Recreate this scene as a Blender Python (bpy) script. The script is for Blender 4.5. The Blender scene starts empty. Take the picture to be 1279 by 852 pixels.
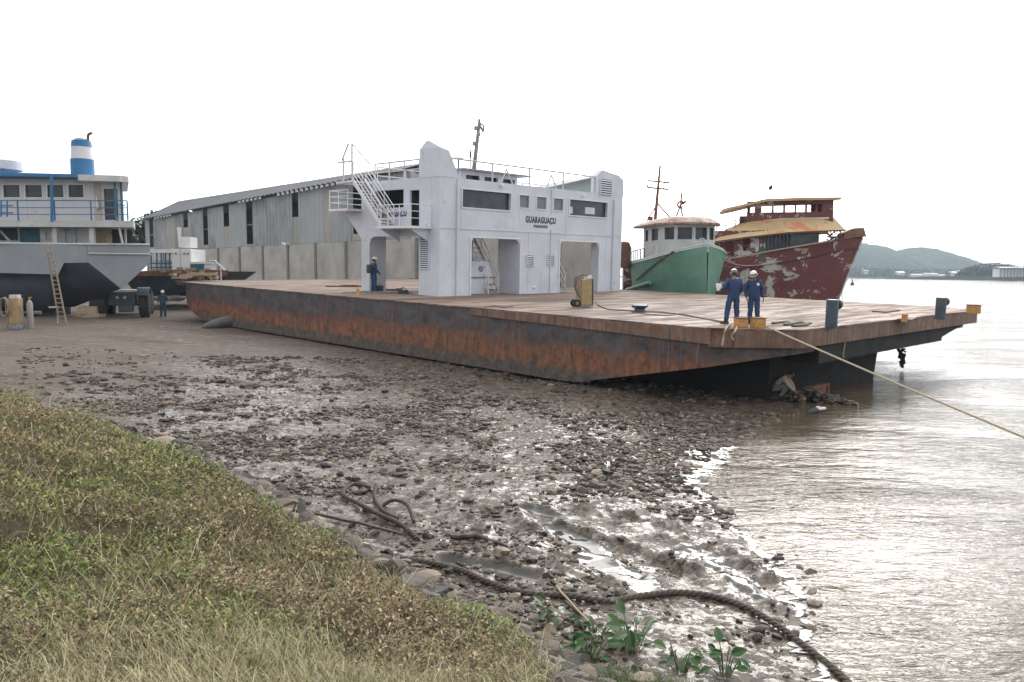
import bpy, math, random
import numpy as np
from mathutils import Vector, Matrix

random.seed(7)
rng = np.random.default_rng(7)
sc = bpy.context.scene
R = math.radians

# ------------------------------------------------------------------ camera
PITCH = math.atan(83 / 1000)
CAMZ = 4.2
cam_data = bpy.data.cameras.new('camera')
cam_data.sensor_width = 36
cam_data.lens = 28.15
cam_data.clip_start = 0.1
cam_data.clip_end = 9000
cam = bpy.data.objects.new('camera', cam_data)
sc.collection.objects.link(cam)
cam.location = (0, 0, CAMZ)
cam.rotation_euler = (R(90) - PITCH, 0, 0)
sc.camera = cam

# ------------------------------------------------------------------ light
SUN_EL, SUN_AZ = 28, 20          # overcast; the bright part of the sky stands over the river, ahead right
world = bpy.data.worlds.new('World')
sc.world = world
world.use_nodes = True
wn, wl = world.node_tree.nodes, world.node_tree.links
wn.clear()
sky = wn.new('ShaderNodeTexSky')
sky.sky_type = 'NISHITA'
sky.sun_disc = False
sky.sun_elevation = R(SUN_EL)
sky.sun_rotation = R(SUN_AZ)
sky.dust_density = 6
sky.air_density = 1.0
hs = wn.new('ShaderNodeHueSaturation')
hs.inputs['Saturation'].default_value = 0.22
wl.new(sky.outputs[0], hs.inputs['Color'])
cl = wn.new('ShaderNodeMix')            # the cloud layer evens the sky out
cl.data_type = 'RGBA'
cl.inputs[0].default_value = 0.72
cl.inputs[7].default_value = (13.35, 13.35, 13.35, 1)
wl.new(hs.outputs[0], cl.inputs[6])
# the cloud is thin and bright round the hidden sun and thicker away from it
tcw = wn.new('ShaderNodeTexCoord')
dotn = wn.new('ShaderNodeVectorMath'); dotn.operation = 'DOT_PRODUCT'
dotn.inputs[1].default_value = (math.sin(R(SUN_AZ)) * math.cos(R(SUN_EL)), math.cos(R(SUN_AZ)) * math.cos(R(SUN_EL)), math.sin(R(SUN_EL)))
wl.new(tcw.outputs['Generated'], dotn.inputs[0])
mr = wn.new('ShaderNodeMapRange'); mr.interpolation_type = 'SMOOTHSTEP'
mr.inputs['From Min'].default_value = 0.1; mr.inputs['From Max'].default_value = 1.0
mr.inputs['To Min'].default_value = 1.12; mr.inputs['To Max'].default_value = 2.05
wl.new(dotn.outputs['Value'], mr.inputs['Value'])
glow = wn.new('ShaderNodeVectorMath'); glow.operation = 'SCALE'
wl.new(cl.outputs[2], glow.inputs[0]); wl.new(mr.outputs['Result'], glow.inputs['Scale'])
bg = wn.new('ShaderNodeBackground')
bg.inputs[1].default_value = 0.10
wl.new(glow.outputs[0], bg.inputs[0])
wo = wn.new('ShaderNodeOutputWorld')
wl.new(bg.outputs[0], wo.inputs[0])

sun_data = bpy.data.lights.new('sun', 'SUN')
sun_data.energy = 1.0
sun_data.angle = R(26)
sun_data.color = (1, 0.96, 0.9)
sun = bpy.data.objects.new('sun', sun_data)
sc.collection.objects.link(sun)
sun.location = (40, 200, 200)
sun.rotation_euler = Vector((-math.sin(R(SUN_AZ)) * math.cos(R(SUN_EL)), -math.cos(R(SUN_AZ)) * math.cos(R(SUN_EL)), -math.sin(R(SUN_EL)))).to_track_quat('-Z', 'Y').to_euler()

sc.view_settings.view_transform = 'Standard'
sc.view_settings.look = 'None'
sc.view_settings.exposure = 0.0
sc.view_settings.gamma = 1.0
sc.view_settings.use_curve_mapping = False

# ------------------------------------------------------------------ helpers
MW = {}          # world matrix of every empty / part, by object name


def tag(o, label=None, cat=None, group=None, kind=None):
    if label: o['label'] = label
    if cat: o['category'] = cat
    if group: o['group'] = group
    if kind: o['kind'] = kind
    return o


def thing(name, label, cat, loc=(0, 0, 0), rz=0, group=None, mat=None):
    o = bpy.data.objects.new(name, None)
    o.empty_display_size = 0.3
    sc.collection.objects.link(o)
    m = mat if mat is not None else Matrix.Translation(Vector(loc)) @ Matrix.Rotation(rz, 4, 'Z')
    o.matrix_basis = m
    MW[o.name] = m.copy()
    tag(o, label, cat, group)
    return o


SPLIT = {'drain_pipe', 'side_pillar', 'portal_frame', 'far_pillar', 'platform_bracket', 'tread', 'window_bars', 'window_post', 'back_wall', 'centre_casing', 'post', 'pillar', 'port_light', 'rung', 'stanchion', 'strut', 'deck_post', 'awning_post', 'davit', 'keel_block', 'rub_rail', 'side_band', 'hose', 'cabin_far_wall', 'light_leak_panel', 'rail', 'mast_light', 'fender', 'stay', 'ramp', 'eave_trim', 'regulator', 'rail_gate'}


class MB:
    """collects shapes and links them as one mesh object"""
    def __init__(s):
        s.v = []; s.f = []; s.mi = []

    def add(s, vs, fs, mi=0):
        n = len(s.v)
        s.v.extend(tuple(v) for v in vs)
        s.f.extend(tuple(i + n for i in f) for f in fs)
        s.mi.extend([mi] * len(fs))
        return s

    def box(s, c, d, rz=0, mi=0, m=None):
        x, y, z = d[0] / 2, d[1] / 2, d[2] / 2
        vs = [Vector((a * x, b * y, e * z)) for e in (-1, 1) for b in (-1, 1) for a in (-1, 1)]
        M_ = Matrix.Translation(Vector(c)) @ (m if m is not None else Matrix.Rotation(rz, 4, 'Z'))
        return s.add([M_ @ v for v in vs], [(0, 2, 3, 1), (4, 5, 7, 6), (0, 1, 5, 4), (2, 6, 7, 3), (0, 4, 6, 2), (1, 3, 7, 5)], mi)

    def rng(s, a, b, mi=0):
        a = Vector(a); b = Vector(b)
        return s.box((a + b) / 2, [abs(b[i] - a[i]) for i in range(3)], mi=mi)

    def tube(s, pts, r, n=8, cap=True, mi=0, r2=None):
        pts = [Vector(p) for p in pts]
        k = len(pts)
        rs = r if isinstance(r, (list, tuple)) else ([r] * k if r2 is None else [r + (r2 - r) * i / (k - 1) for i in range(k)])
        vs = []; up = None
        for i, p in enumerate(pts):
            t = (pts[min(i + 1, k - 1)] - pts[max(i - 1, 0)])
            t = t.normalized() if t.length > 1e-9 else Vector((0, 0, 1))
            if up is None:
                up = Vector((0, 0, 1)) if abs(t.z) < 0.9 else Vector((1, 0, 0))
            a = t.cross(up)
            if a.length < 1e-4: a = t.cross(Vector((1, 0, 0)))
            a.normalize(); b = a.cross(t).normalized(); up = b
            for j in range(n):
                an = 2 * math.pi * j / n
                vs.append(p + (a * math.cos(an) + b * math.sin(an)) * rs[i])
        fs = [(i * n + j, i * n + (j + 1) % n, (i + 1) * n + (j + 1) % n, (i + 1) * n + j) for i in range(k - 1) for j in range(n)]
        if cap:
            fs.append(tuple(range(n - 1, -1, -1))); fs.append(tuple((k - 1) * n + j for j in range(n)))
        return s.add(vs, fs, mi)

    def lathe(s, prof, c=(0, 0, 0), n=20, mi=0, m=None):
        vs = []
        M_ = Matrix.Translation(Vector(c)) @ (m if m is not None else Matrix.Identity(4))
        for r, z in prof:
            for j in range(n):
                an = 2 * math.pi * j / n
                vs.append(M_ @ Vector((r * math.cos(an), r * math.sin(an), z)))
        k = len(prof)
        fs = [(i * n + j, i * n + (j + 1) % n, (i + 1) * n + (j + 1) % n, (i + 1) * n + j) for i in range(k - 1) for j in range(n)]
        fs.append(tuple(range(n - 1, -1, -1))); fs.append(tuple((k - 1) * n + j for j in range(n)))
        return s.add(vs, fs, mi)

    def loft(s, rings, cap=True, mi=0, closed=True):
        n = len(rings[0]); k = len(rings)
        vs = [p for r in rings for p in r]
        e = n if closed else n - 1
        fs = [(i * n + j, i * n + (j + 1) % n, (i + 1) * n + (j + 1) % n, (i + 1) * n + j) for i in range(k - 1) for j in range(e)]
        if cap:
            fs.append(tuple(range(n - 1, -1, -1))); fs.append(tuple((k - 1) * n + j for j in range(n)))
        return s.add(vs, fs, mi)

    def prism(s, poly, off, mi=0):
        """poly: list of 3d points, pushed by vector off"""
        off = Vector(off)
        a = [Vector(p) for p in poly]
        return s.loft([a, [p + off for p in a]], mi=mi)

    def panel(s, O, U, V, N, u0, u1, v0, v1, holes, t=0.1, mi=0):
        """wall u0..u1 x v0..v1 with rectangular holes, of thickness t along N; boundary faces only"""
        O, U, V, N = Vector(O), Vector(U), Vector(V), Vector(N)
        us = sorted({u0, u1, *[min(max(q, u0), u1) for h in holes for q in h[:2]]})
        vs = sorted({v0, v1, *[min(max(q, v0), v1) for h in holes for q in h[2:]]})
        def solid(i, j):
            if i < 0 or j < 0 or i >= len(us) - 1 or j >= len(vs) - 1: return False
            cu, cv = (us[i] + us[i + 1]) / 2, (vs[j] + vs[j + 1]) / 2
            return not any(h[0] < cu < h[1] and h[2] < cv < h[3] for h in holes)
        def P(u, v, d): return O + U * u + V * v + N * d
        for i in range(len(us) - 1):
            for j in range(len(vs) - 1):
                if not solid(i, j): continue
                a, b, c, d = us[i], us[i + 1], vs[j], vs[j + 1]
                s.add([P(a, c, 0), P(b, c, 0), P(b, d, 0), P(a, d, 0)], [(0, 1, 2, 3)], mi)
                s.add([P(a, c, t), P(b, c, t), P(b, d, t), P(a, d, t)], [(3, 2, 1, 0)], mi)
                for (di, dj, e) in ((-1, 0, ((a, c), (a, d))), (1, 0, ((b, c), (b, d))), (0, -1, ((a, c), (b, c))), (0, 1, ((a, d), (b, d)))):
                    if not solid(i + di, j + dj):
                        (p, q), (r_, w_) = e
                        s.add([P(p, q, 0), P(r_, w_, 0), P(r_, w_, t), P(p, q, t)], [(0, 1, 2, 3)], mi)
        return s

    def split(s):
        """shapes that do not touch one another, each as its own collector"""
        par = list(range(len(s.v)))
        def find(a):
            while par[a] != a:
                par[a] = par[par[a]]; a = par[a]
            return a
        for f in s.f:
            r0 = find(f[0])
            for i in f[1:]: par[find(i)] = r0
        g = {}
        for i, v in enumerate(s.v): g.setdefault(find(i), []).append(i)
        bx = [[set([k]), [min(s.v[i][a] for i in ix) - 0.02 for a in range(3)], [max(s.v[i][a] for i in ix) + 0.02 for a in range(3)]] for k, ix in g.items()]
        ch = True
        while ch:
            ch = False
            for i in range(len(bx)):
                for j in range(i + 1, len(bx)):
                    if all(bx[i][1][a] <= bx[j][2][a] and bx[j][1][a] <= bx[i][2][a] for a in range(3)):
                        bx[i][0] |= bx[j][0]; bx[i][1] = [min(p, q) for p, q in zip(bx[i][1], bx[j][1])]; bx[i][2] = [max(p, q) for p, q in zip(bx[i][2], bx[j][2])]
                        del bx[j]; ch = True; break
                if ch: break
        out = []
        for ks, _, _ in bx:
            m_ = MB(); mp = {}
            for f, mi in zip(s.f, s.mi):
                if find(f[0]) in ks:
                    for i in f:
                        if i not in mp: mp[i] = len(m_.v); m_.v.append(s.v[i])
                    m_.f.append(tuple(mp[i] for i in f)); m_.mi.append(mi)
            out.append(m_)
        return out

    def build(s, name, mats, parent=None, world=False, smooth=False, bevel=0):
        if name in SPLIT and parent is not None:
            return [m_.build_one(name, mats, parent, world, smooth, bevel) for m_ in s.split()][0]
        return s.build_one(name, mats, parent, world, smooth, bevel)

    def build_one(s, name, mats, parent=None, world=False, smooth=False, bevel=0):
        if not isinstance(mats, (list, tuple)): mats = [mats]
        vs = s.v
        pm = MW[parent.name] if parent is not None else Matrix.Identity(4)
        if world and parent is not None:
            inv = pm.inverted()
            vs = [tuple(inv @ Vector(v)) for v in vs]
        me = bpy.data.meshes.new(name)
        me.from_pydata([tuple(v) for v in vs], [], s.f)
        for m_ in mats: me.materials.append(m_)
        if len(mats) > 1: me.polygons.foreach_set('material_index', s.mi)
        o = bpy.data.objects.new(name, me)
        sc.collection.objects.link(o)
        if parent is not None: o.parent = parent
        MW[o.name] = pm.copy()
        import bmesh
        bm = bmesh.new(); bm.from_mesh(me)
        bmesh.ops.recalc_face_normals(bm, faces=bm.faces)
        bm.to_mesh(me); bm.free()
        if smooth:
            me.polygons.foreach_set('use_smooth', [True] * len(me.polygons))
            if smooth != 'all':
                try: me.set_sharp_from_angle(angle=R(40))
                except Exception: pass
        if bevel:
            b = o.modifiers.new('bevel', 'BEVEL'); b.width = bevel; b.segments = 2; b.limit_method = 'ANGLE'; b.angle_limit = R(40)
        return o


def dup(root, loc=None, rz=None, label=None, group=None, mat=None, scale=None):
    r = root.copy(); sc.collection.objects.link(r)
    if mat is not None: r.matrix_basis = mat
    if loc is not None: r.location = loc
    if rz is not None: r.rotation_euler = (0, 0, rz)
    if scale is not None: r.scale = (scale,) * 3
    if label: r['label'] = label
    if group: r['group'] = group
    for ch in list(root.children):
        c = ch.copy(); sc.collection.objects.link(c); c.parent = r
        for g in ch.children:
            d = g.copy(); sc.collection.objects.link(d); d.parent = c
    return r


def ray(px, py):
    u, v = (px - 639.5) / 1000, (426 - py) / 1000
    cp, sp = math.cos(PITCH), math.sin(PITCH)
    return Vector((u, cp + v * sp, -sp + v * cp))


def W(px, py, Y):
    """the point at depth Y that is seen in that direction (measuring helper)"""
    d = ray(px, py)
    return Vector((0, 0, CAMZ)) + d * (Y / d.y)


# ------------------------------------------------------------------ materials
def lk(t, a, b): t.links.new(a, b)


def new_mat(name):
    m = bpy.data.materials.new(name); m.use_nodes = True
    t = m.node_tree; b = t.nodes['Principled BSDF']
    return m, t, b


def n_noise(t, vec, scale, detail=4, rough=0.55, dist=0):
    n = t.nodes.new('ShaderNodeTexNoise'); n.inputs['Scale'].default_value = scale
    n.inputs['Detail'].default_value = detail; n.inputs['Roughness'].default_value = rough; n.inputs['Distortion'].default_value = dist
    if vec is not None: lk(t, vec, n.inputs['Vector'])
    return n.outputs['Fac']


def n_ramp(t, fac, a, b, c0=(0, 0, 0, 1), c1=(1, 1, 1, 1)):
    r = t.nodes.new('ShaderNodeValToRGB')
    r.color_ramp.elements[0].position = a; r.color_ramp.elements[1].position = b
    r.color_ramp.elements[0].color = c0; r.color_ramp.elements[1].color = c1
    lk(t, fac, r.inputs[0]); return r.outputs[0]


def n_mix(t, fac, a, b, mode='MIX'):
    m = t.nodes.new('ShaderNodeMix'); m.data_type = 'RGBA'; m.blend_type = mode
    for s, x in ((0, fac), (6, a), (7, b)):
        if isinstance(x, (int, float)): m.inputs[s].default_value = x
        elif isinstance(x, tuple): m.inputs[s].default_value = (*x[:3], 1)
        else: lk(t, x, m.inputs[s])
    return m.outputs[2]


def n_map(t, scale=(1, 1, 1), rot=(0, 0, 0), coord='Object'):
    tc = t.nodes.new('ShaderNodeTexCoord'); mp = t.nodes.new('ShaderNodeMapping')
    mp.inputs['Scale'].default_value = scale; mp.inputs['Rotation'].default_value = rot
    lk(t, tc.outputs[coord], mp.inputs[0]); return mp.outputs[0]


def n_math(t, op, a, b=0.0, clamp=False):
    m = t.nodes.new('ShaderNodeMath'); m.operation = op; m.use_clamp = clamp
    for s, x in ((0, a), (1, b)):
        if isinstance(x, (int, float)): m.inputs[s].default_value = x
        else: lk(t, x, m.inputs[s])
    return m.outputs[0]


def n_bump(t, h, strength=0.3, dist=0.02, normal=None):
    b = t.nodes.new('ShaderNodeBump'); b.inputs['Strength'].default_value = strength; b.inputs['Distance'].default_value = dist
    lk(t, h, b.inputs['Height'])
    if normal is not None: lk(t, normal, b.inputs['Normal'])
    return b.outputs[0]


def mat(name, col, rough=0.6, metal=0.0, var=0.25, scale=2.0, bump=0.15, bscale=25, rust=0.0, rustcol=(0.16, 0.06, 0.03), streak=0.0, streakcol=(0.15, 0.09, 0.06), patch=None, pthr=0.6, pscale=1.2):
    m, t, b = new_mat(name)
    v = n_map(t)
    f = n_noise(t, v, scale, 6, 0.6)
    c = n_mix(t, n_ramp(t, f, 0.3, 0.7), tuple(x * (1 - var) for x in col), tuple(min(1, x * (1 + var)) for x in col))
    if patch is not None:
        f2 = n_noise(t, v, pscale, 5, 0.65, 0.4)
        c = n_mix(t, n_ramp(t, f2, pthr, pthr + 0.02), c, patch)
    if streak > 0:
        vs = n_map(t, (3.5, 3.5, 0.25))
        f3 = n_noise(t, vs, 1.6, 5, 0.7)
        k = n_ramp(t, f3, 0.68 - 0.25 * streak, 0.80 - 0.1 * streak)
        c = n_mix(t, n_math(t, 'MULTIPLY', k, min(1, 0.5 + streak)), c, streakcol)
    if rust > 0:
        f4 = n_noise(t, v, scale * 2.3, 8, 0.7)
        k = n_ramp(t, f4, 0.66 - 0.22 * rust, 0.72 - 0.18 * rust)
        c = n_mix(t, k, c, rustcol)
    lk(t, c, b.inputs['Base Color'])
    b.inputs['Roughness'].default_value = rough
    rr = n_ramp(t, f, 0.2, 0.8, (rough * 0.8,) * 3 + (1,), (min(1, rough * 1.2),) * 3 + (1,))
    lk(t, rr, b.inputs['Roughness'])
    b.inputs['Metallic'].default_value = metal
    if bump:
        lk(t, n_bump(t, n_noise(t, v, bscale, 4), bump, 0.02), b.inputs['Normal'])
    return m


MT = dict(
    white=mat('white_paint', (0.60, 0.63, 0.70), 0.5, var=0.10, scale=0.8, streak=0.22, streakcol=(0.40, 0.37, 0.36), rust=0.10, rustcol=(0.40, 0.33, 0.28), bump=0.45, bscale=1.1),
    white2=mat('white_trim_paint', (0.74, 0.75, 0.78), 0.45, var=0.08, scale=3, streak=0.2, bump=0.05),
    dkglass=mat('dark_window_opening', (0.035, 0.045, 0.055), 0.25, var=0.4, scale=1.5, bump=0),
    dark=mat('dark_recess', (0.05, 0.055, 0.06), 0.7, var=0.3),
    steel=mat('grey_steel', (0.22, 0.23, 0.25), 0.5, var=0.3, rust=0.4),
    rusty=mat('rusty_steel', (0.17, 0.075, 0.045), 0.75, var=0.5, scale=5, rust=0.5, rustcol=(0.08, 0.04, 0.03)),
    postblue=mat('dark_teal_paint', (0.042, 0.066, 0.084), 0.45, var=0.3, scale=4, rust=0.25),
    yellow=mat('yellow_ochre_paint', (0.50, 0.27, 0.08), 0.55, var=0.25, scale=6, rust=0.3),
    tan=mat('tan_case_paint', (0.36, 0.26, 0.13), 0.5, var=0.2, scale=4, rust=0.15),
    rubber=mat('black_rubber', (0.02, 0.02, 0.022), 0.8, var=0.3, scale=8),
    dirtyrubber=mat('muddy_rubber', (0.028, 0.026, 0.025), 0.85, var=0.4, scale=8),
    coverall=mat('navy_blue_coverall_cloth', (0.026, 0.055, 0.14), 0.85, var=0.25, scale=7, bump=0.5, bscale=18),
    coverall2=mat('dark_teal_coverall_cloth', (0.03, 0.06, 0.09), 0.85, var=0.25, scale=7, bump=0.4, bscale=18),
    tee=mat('pale_beige_shirt_cloth', (0.34, 0.29, 0.24), 0.9, var=0.15, scale=7, bump=0.4, bscale=18),
    trousers=mat('grey_trousers_cloth', (0.14, 0.15, 0.16), 0.9, var=0.25, scale=7),
    skin=mat('brown_skin', (0.30, 0.16, 0.105), 0.55, var=0.1, bump=0.05),
    hair=mat('black_hair', (0.012, 0.010, 0.009), 0.6, var=0.2),
    boot=mat('black_boot_leather', (0.02, 0.018, 0.018), 0.5),
    helmet=mat('white_hard_hat', (0.75, 0.75, 0.74), 0.3, var=0.04, bump=0),
    helmetband=mat('dark_cap_band', (0.03, 0.03, 0.035), 0.6),
    text=mat('dark_blue_lettering', (0.015, 0.04, 0.075), 0.6, bump=0),
    concrete=mat('stained_concrete', (0.40, 0.385, 0.355), 0.9, var=0.25, scale=0.5, streak=0.35, streakcol=(0.17, 0.15, 0.13), bump=0.3, bscale=6),
    concretedark=mat('dark_concrete_post', (0.20, 0.19, 0.18), 0.9, var=0.25),
    green=mat('sea_green_hull_paint', (0.13, 0.275, 0.21), 0.5, var=0.22, scale=0.8, streak=0.3, streakcol=(0.10, 0.17, 0.12), rust=0.03, bump=0.1, bscale=2),
    maroon=None, orange=mat('peeling_ochre_paint', (0.52, 0.38, 0.20), 0.6, var=0.15, scale=1.0, rust=0.15, rustcol=(0.40, 0.15, 0.08), patch=(0.55, 0.22, 0.12), pthr=0.55, pscale=0.5),
    palegrey=mat('peeling_pale_paint', (0.52, 0.53, 0.53), 0.6, var=0.15, scale=1.5, streak=0.3, rust=0.12),
    rustroof=mat('rust_and_cream_roof', (0.45, 0.38, 0.33), 0.7, var=0.3, scale=1.5, rust=0.85, rustcol=(0.33, 0.15, 0.09)),
    shipgrey=mat('ship_grey_paint', (0.26, 0.285, 0.31), 0.5, var=0.12, scale=0.7, streak=0.2, streakcol=(0.15, 0.15, 0.15), rust=0.03),
    shipdark=mat('dark_blue_bottom_paint', (0.042, 0.052, 0.072), 0.6, var=0.35, scale=0.8, streak=0.15, streakcol=(0.06, 0.07, 0.08)),
    shipwhite=mat('ship_white_paint', (0.62, 0.62, 0.64), 0.5, var=0.1, scale=1, streak=0.3, streakcol=(0.33, 0.28, 0.24), rust=0.03),
    blue=mat('bright_blue_paint', (0.028, 0.155, 0.33), 0.5, var=0.15, scale=2, rust=0.04),
    teal=mat('teal_blue_paint', (0.03, 0.13, 0.18), 0.5, var=0.2),
    wood=mat('weathered_wood', (0.27, 0.22, 0.16), 0.85, var=0.3, scale=5),
    wetwood=mat('wet_dark_wood', (0.06, 0.045, 0.035), 0.5, var=0.4, scale=9, bump=0.5),
    palewood=mat('pale_dry_stick', (0.38, 0.29, 0.20), 0.8, var=0.2, scale=9),
    rope=mat('pale_rope_fibre', (0.46, 0.38, 0.27), 0.9, var=0.2, scale=12, bump=0.5, bscale=40),
    hawser=mat('muddy_hawser_fibre', (0.085, 0.068, 0.055), 0.75, var=0.35, scale=9, bump=0.6, bscale=60),
    cable=mat('dark_cable', (0.10, 0.075, 0.06), 0.7),
    weed=mat('dark_hanging_weed', (0.02, 0.018, 0.012), 0.9),
    airbag=mat('muddy_grey_airbag', (0.10, 0.10, 0.10), 0.6, var=0.3, scale=4),
    greenpale=mat('pale_green_canopy_panel', (0.34, 0.42, 0.40), 0.5, var=0.12, scale=1),
)
# maroon hull with white filler patches and a green one
m, t, b = new_mat('maroon_hull_paint')
v = n_map(t)
base = n_mix(t, n_noise(t, v, 0.8, 6), (0.10, 0.024, 0.028), (0.21, 0.065, 0.060))
sep = t.nodes.new('ShaderNodeSeparateXYZ'); lk(t, v, sep.inputs[0])
pz = n_ramp(t, n_math(t, 'DIVIDE', sep.outputs[0], 9.0), 0.55, 0.85, (1, 1, 1, 1), (0, 0, 0, 1))
f = n_noise(t, n_map(t, (0.75, 0.75, 1.1)), 1.05, 9, 0.68, 0.5)
pk = n_ramp(t, n_math(t, 'ADD', f, n_math(t, 'MULTIPLY', pz, 0.075)), 0.595, 0.615)
base = n_mix(t, pk, base, n_mix(t, n_noise(t, v, 4, 6, 0.7), (0.33, 0.30, 0.28), (0.62, 0.62, 0.60)))
f = n_noise(t, n_map(t, (0.9, 0.9, 0.5)), 0.5, 3, 0.5, 0.3)
base = n_mix(t, n_ramp(t, f, 0.66, 0.68), base, (0.07, 0.10, 0.07))
base = n_mix(t, n_math(t, 'MULTIPLY', n_ramp(t, n_noise(t, n_map(t, (4, 4, 0.3)), 1.2, 5, 0.7), 0.55, 0.8), 0.5), base, (0.12, 0.06, 0.04))
lk(t, base, b.inputs['Base Color']); b.inputs['Roughness'].default_value = 0.6
lk(t, n_bump(t, n_noise(t, v, 1.5, 3), 0.25, 0.05), b.inputs['Normal'])
MT['maroon'] = m
# ------------------------------------------------------------------ terrain
def vn(x, y, seed=0):
    xi = np.floor(x).astype(np.int64); yi = np.floor(y).astype(np.int64)
    fx = x - xi; fy = y - yi
    fx = fx * fx * (3 - 2 * fx); fy = fy * fy * (3 - 2 * fy)
    def h(a, b):
        n = (a * 374761393 + b * 668265263 + seed * 974634777) & 0x7fffffff
        n = ((n ^ (n >> 13)) * 1274126177) & 0x7fffffff
        return ((n ^ (n >> 16)) & 0xffff) / 65535.0
    return (h(xi, yi) * (1 - fx) + h(xi + 1, yi) * fx) * (1 - fy) + (h(xi, yi + 1) * (1 - fx) + h(xi + 1, yi + 1) * fx) * fy


def fbm(x, y, oct=4, seed=0):
    s = 0; a = 0.5; tot = 0
    for k in range(oct):
        s = s + a * vn(x * 2 ** k + 17.3 * k, y * 2 ** k - 9.1 * k, seed + k); tot += a; a *= 0.55
    return s / tot


def lw(x, y):
    return ((6.125 - x) + (y - 24.5)) / 1.41421, ((x - 6.125) + (y - 24.5)) / 1.41421


SH_W = np.array([-60, -33, -19.5, -13.5, -10.5, -9.5, -7.5, -4.3, -1.0, 2.7, 8, 14, 19.5, 22, 30, 60, 4000])
SH_L = np.array([-56, -29, -15.1, -9.4, -7.3, -5.6, -4.1, -2.9, -1.8, -1.2, 1.5, 6, 12, 19, 22, 45, 3000])
# edge of the grass: x, y, height of the ground there
EDGE = np.array([(2.2, -30, 1.2), (2.0, 0, 1.0), (1.9, 3.0, 0.9), (0.95, 5.4, 0.65), (0.25, 7.1, 0.58), (-0.95, 8.5, 0.70), (-2.3, 9.85, 0.92), (-3.9, 10.75, 1.45), (-5.9, 11.6, 1.98), (-8.4, 13.1, 2.22), (-14, 17, 2.2), (-30, 27, 2.2), (-70, 45, 2.2), (-400, 150, 2.4)])


def edge_dist(x, y):
    """signed distance to the grass edge (positive on the grass) and the edge height"""
    best = np.full(np.shape(x), 1e9); sg = np.zeros(np.shape(x)); eh = np.zeros(np.shape(x))
    for i in range(len(EDGE) - 1):
        ax, ay, az = EDGE[i]; bx, by, bz = EDGE[i + 1]
        dx, dy = bx - ax, by - ay
        tt = np.clip(((x - ax) * dx + (y - ay) * dy) / (dx * dx + dy * dy), 0, 1)
        qx, qy = ax + tt * dx, ay + tt * dy
        d = np.hypot(x - qx, y - qy)
        cr = dx * (y - ay) - dy * (x - ax)       # left of the running edge = grass
        u = d < best
        best = np.where(u, d, best); sg = np.where(u, np.sign(cr), sg); eh = np.where(u, az + tt * (bz - az), eh)
    return best * np.where(sg == 0, 1, sg), eh


def gp(px, py, z):
    d = ray(px, py); k = (z - CAMZ) / d.z
    return (d.x * k, d.y * k)


RIDGES = [([(728, 637), (790, 642), (850, 660), (905, 683), (960, 712)], 0.10, 0.13),
          ([(690, 652), (745, 668), (800, 682), (868, 706)], 0.085, 0.13),
          ([(640, 655), (690, 672), (742, 690)], 0.07, 0.12),
          ([(655, 690), (720, 694), (765, 702)], 0.06, 0.10),
          ([(868, 692), (905, 706), (940, 726)], 0.08, 0.11),
          ([(690, 706), (730, 722), (770, 732)], 0.06, 0.11),
          ([(600, 640), (640, 646), (690, 664)], 0.05, 0.12),
          ([(560, 640), (615, 668)], 0.05, 0.12),
          ([(900, 712), (945, 735), (985, 752)], 0.05, 0.09)]
RIDGES = [([gp(a, b, 0.12) for a, b in p], h, w_) for p, h, w_ in RIDGES]
POOLS = [([(695, 662), (722, 676), (748, 688)], 0.16), ([(745, 700), (778, 716), (800, 726)], 0.20), ([(860, 682), (905, 706), (948, 734)], 0.16),
         ([(560, 704), (620, 712), (665, 724)], 0.14), ([(660, 636), (720, 655)], 0.12), ([(870, 560), (885, 575)], 0.2)]
POOLS = [([gp(a, b, 0.12) for a, b in p], w_) for p, w_ in POOLS]


def pl_dist(x, y, pts):
    best = np.full(np.shape(x), 1e9)
    for i in range(len(pts) - 1):
        ax, ay = pts[i]; bx, by = pts[i + 1]; dx, dy = bx - ax, by - ay
        tt = np.clip(((x - ax) * dx + (y - ay) * dy) / (dx * dx + dy * dy), 0, 1)
        best = np.minimum(best, np.hypot(x - ax - tt * dx, y - ay - tt * dy))
    return best


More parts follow.
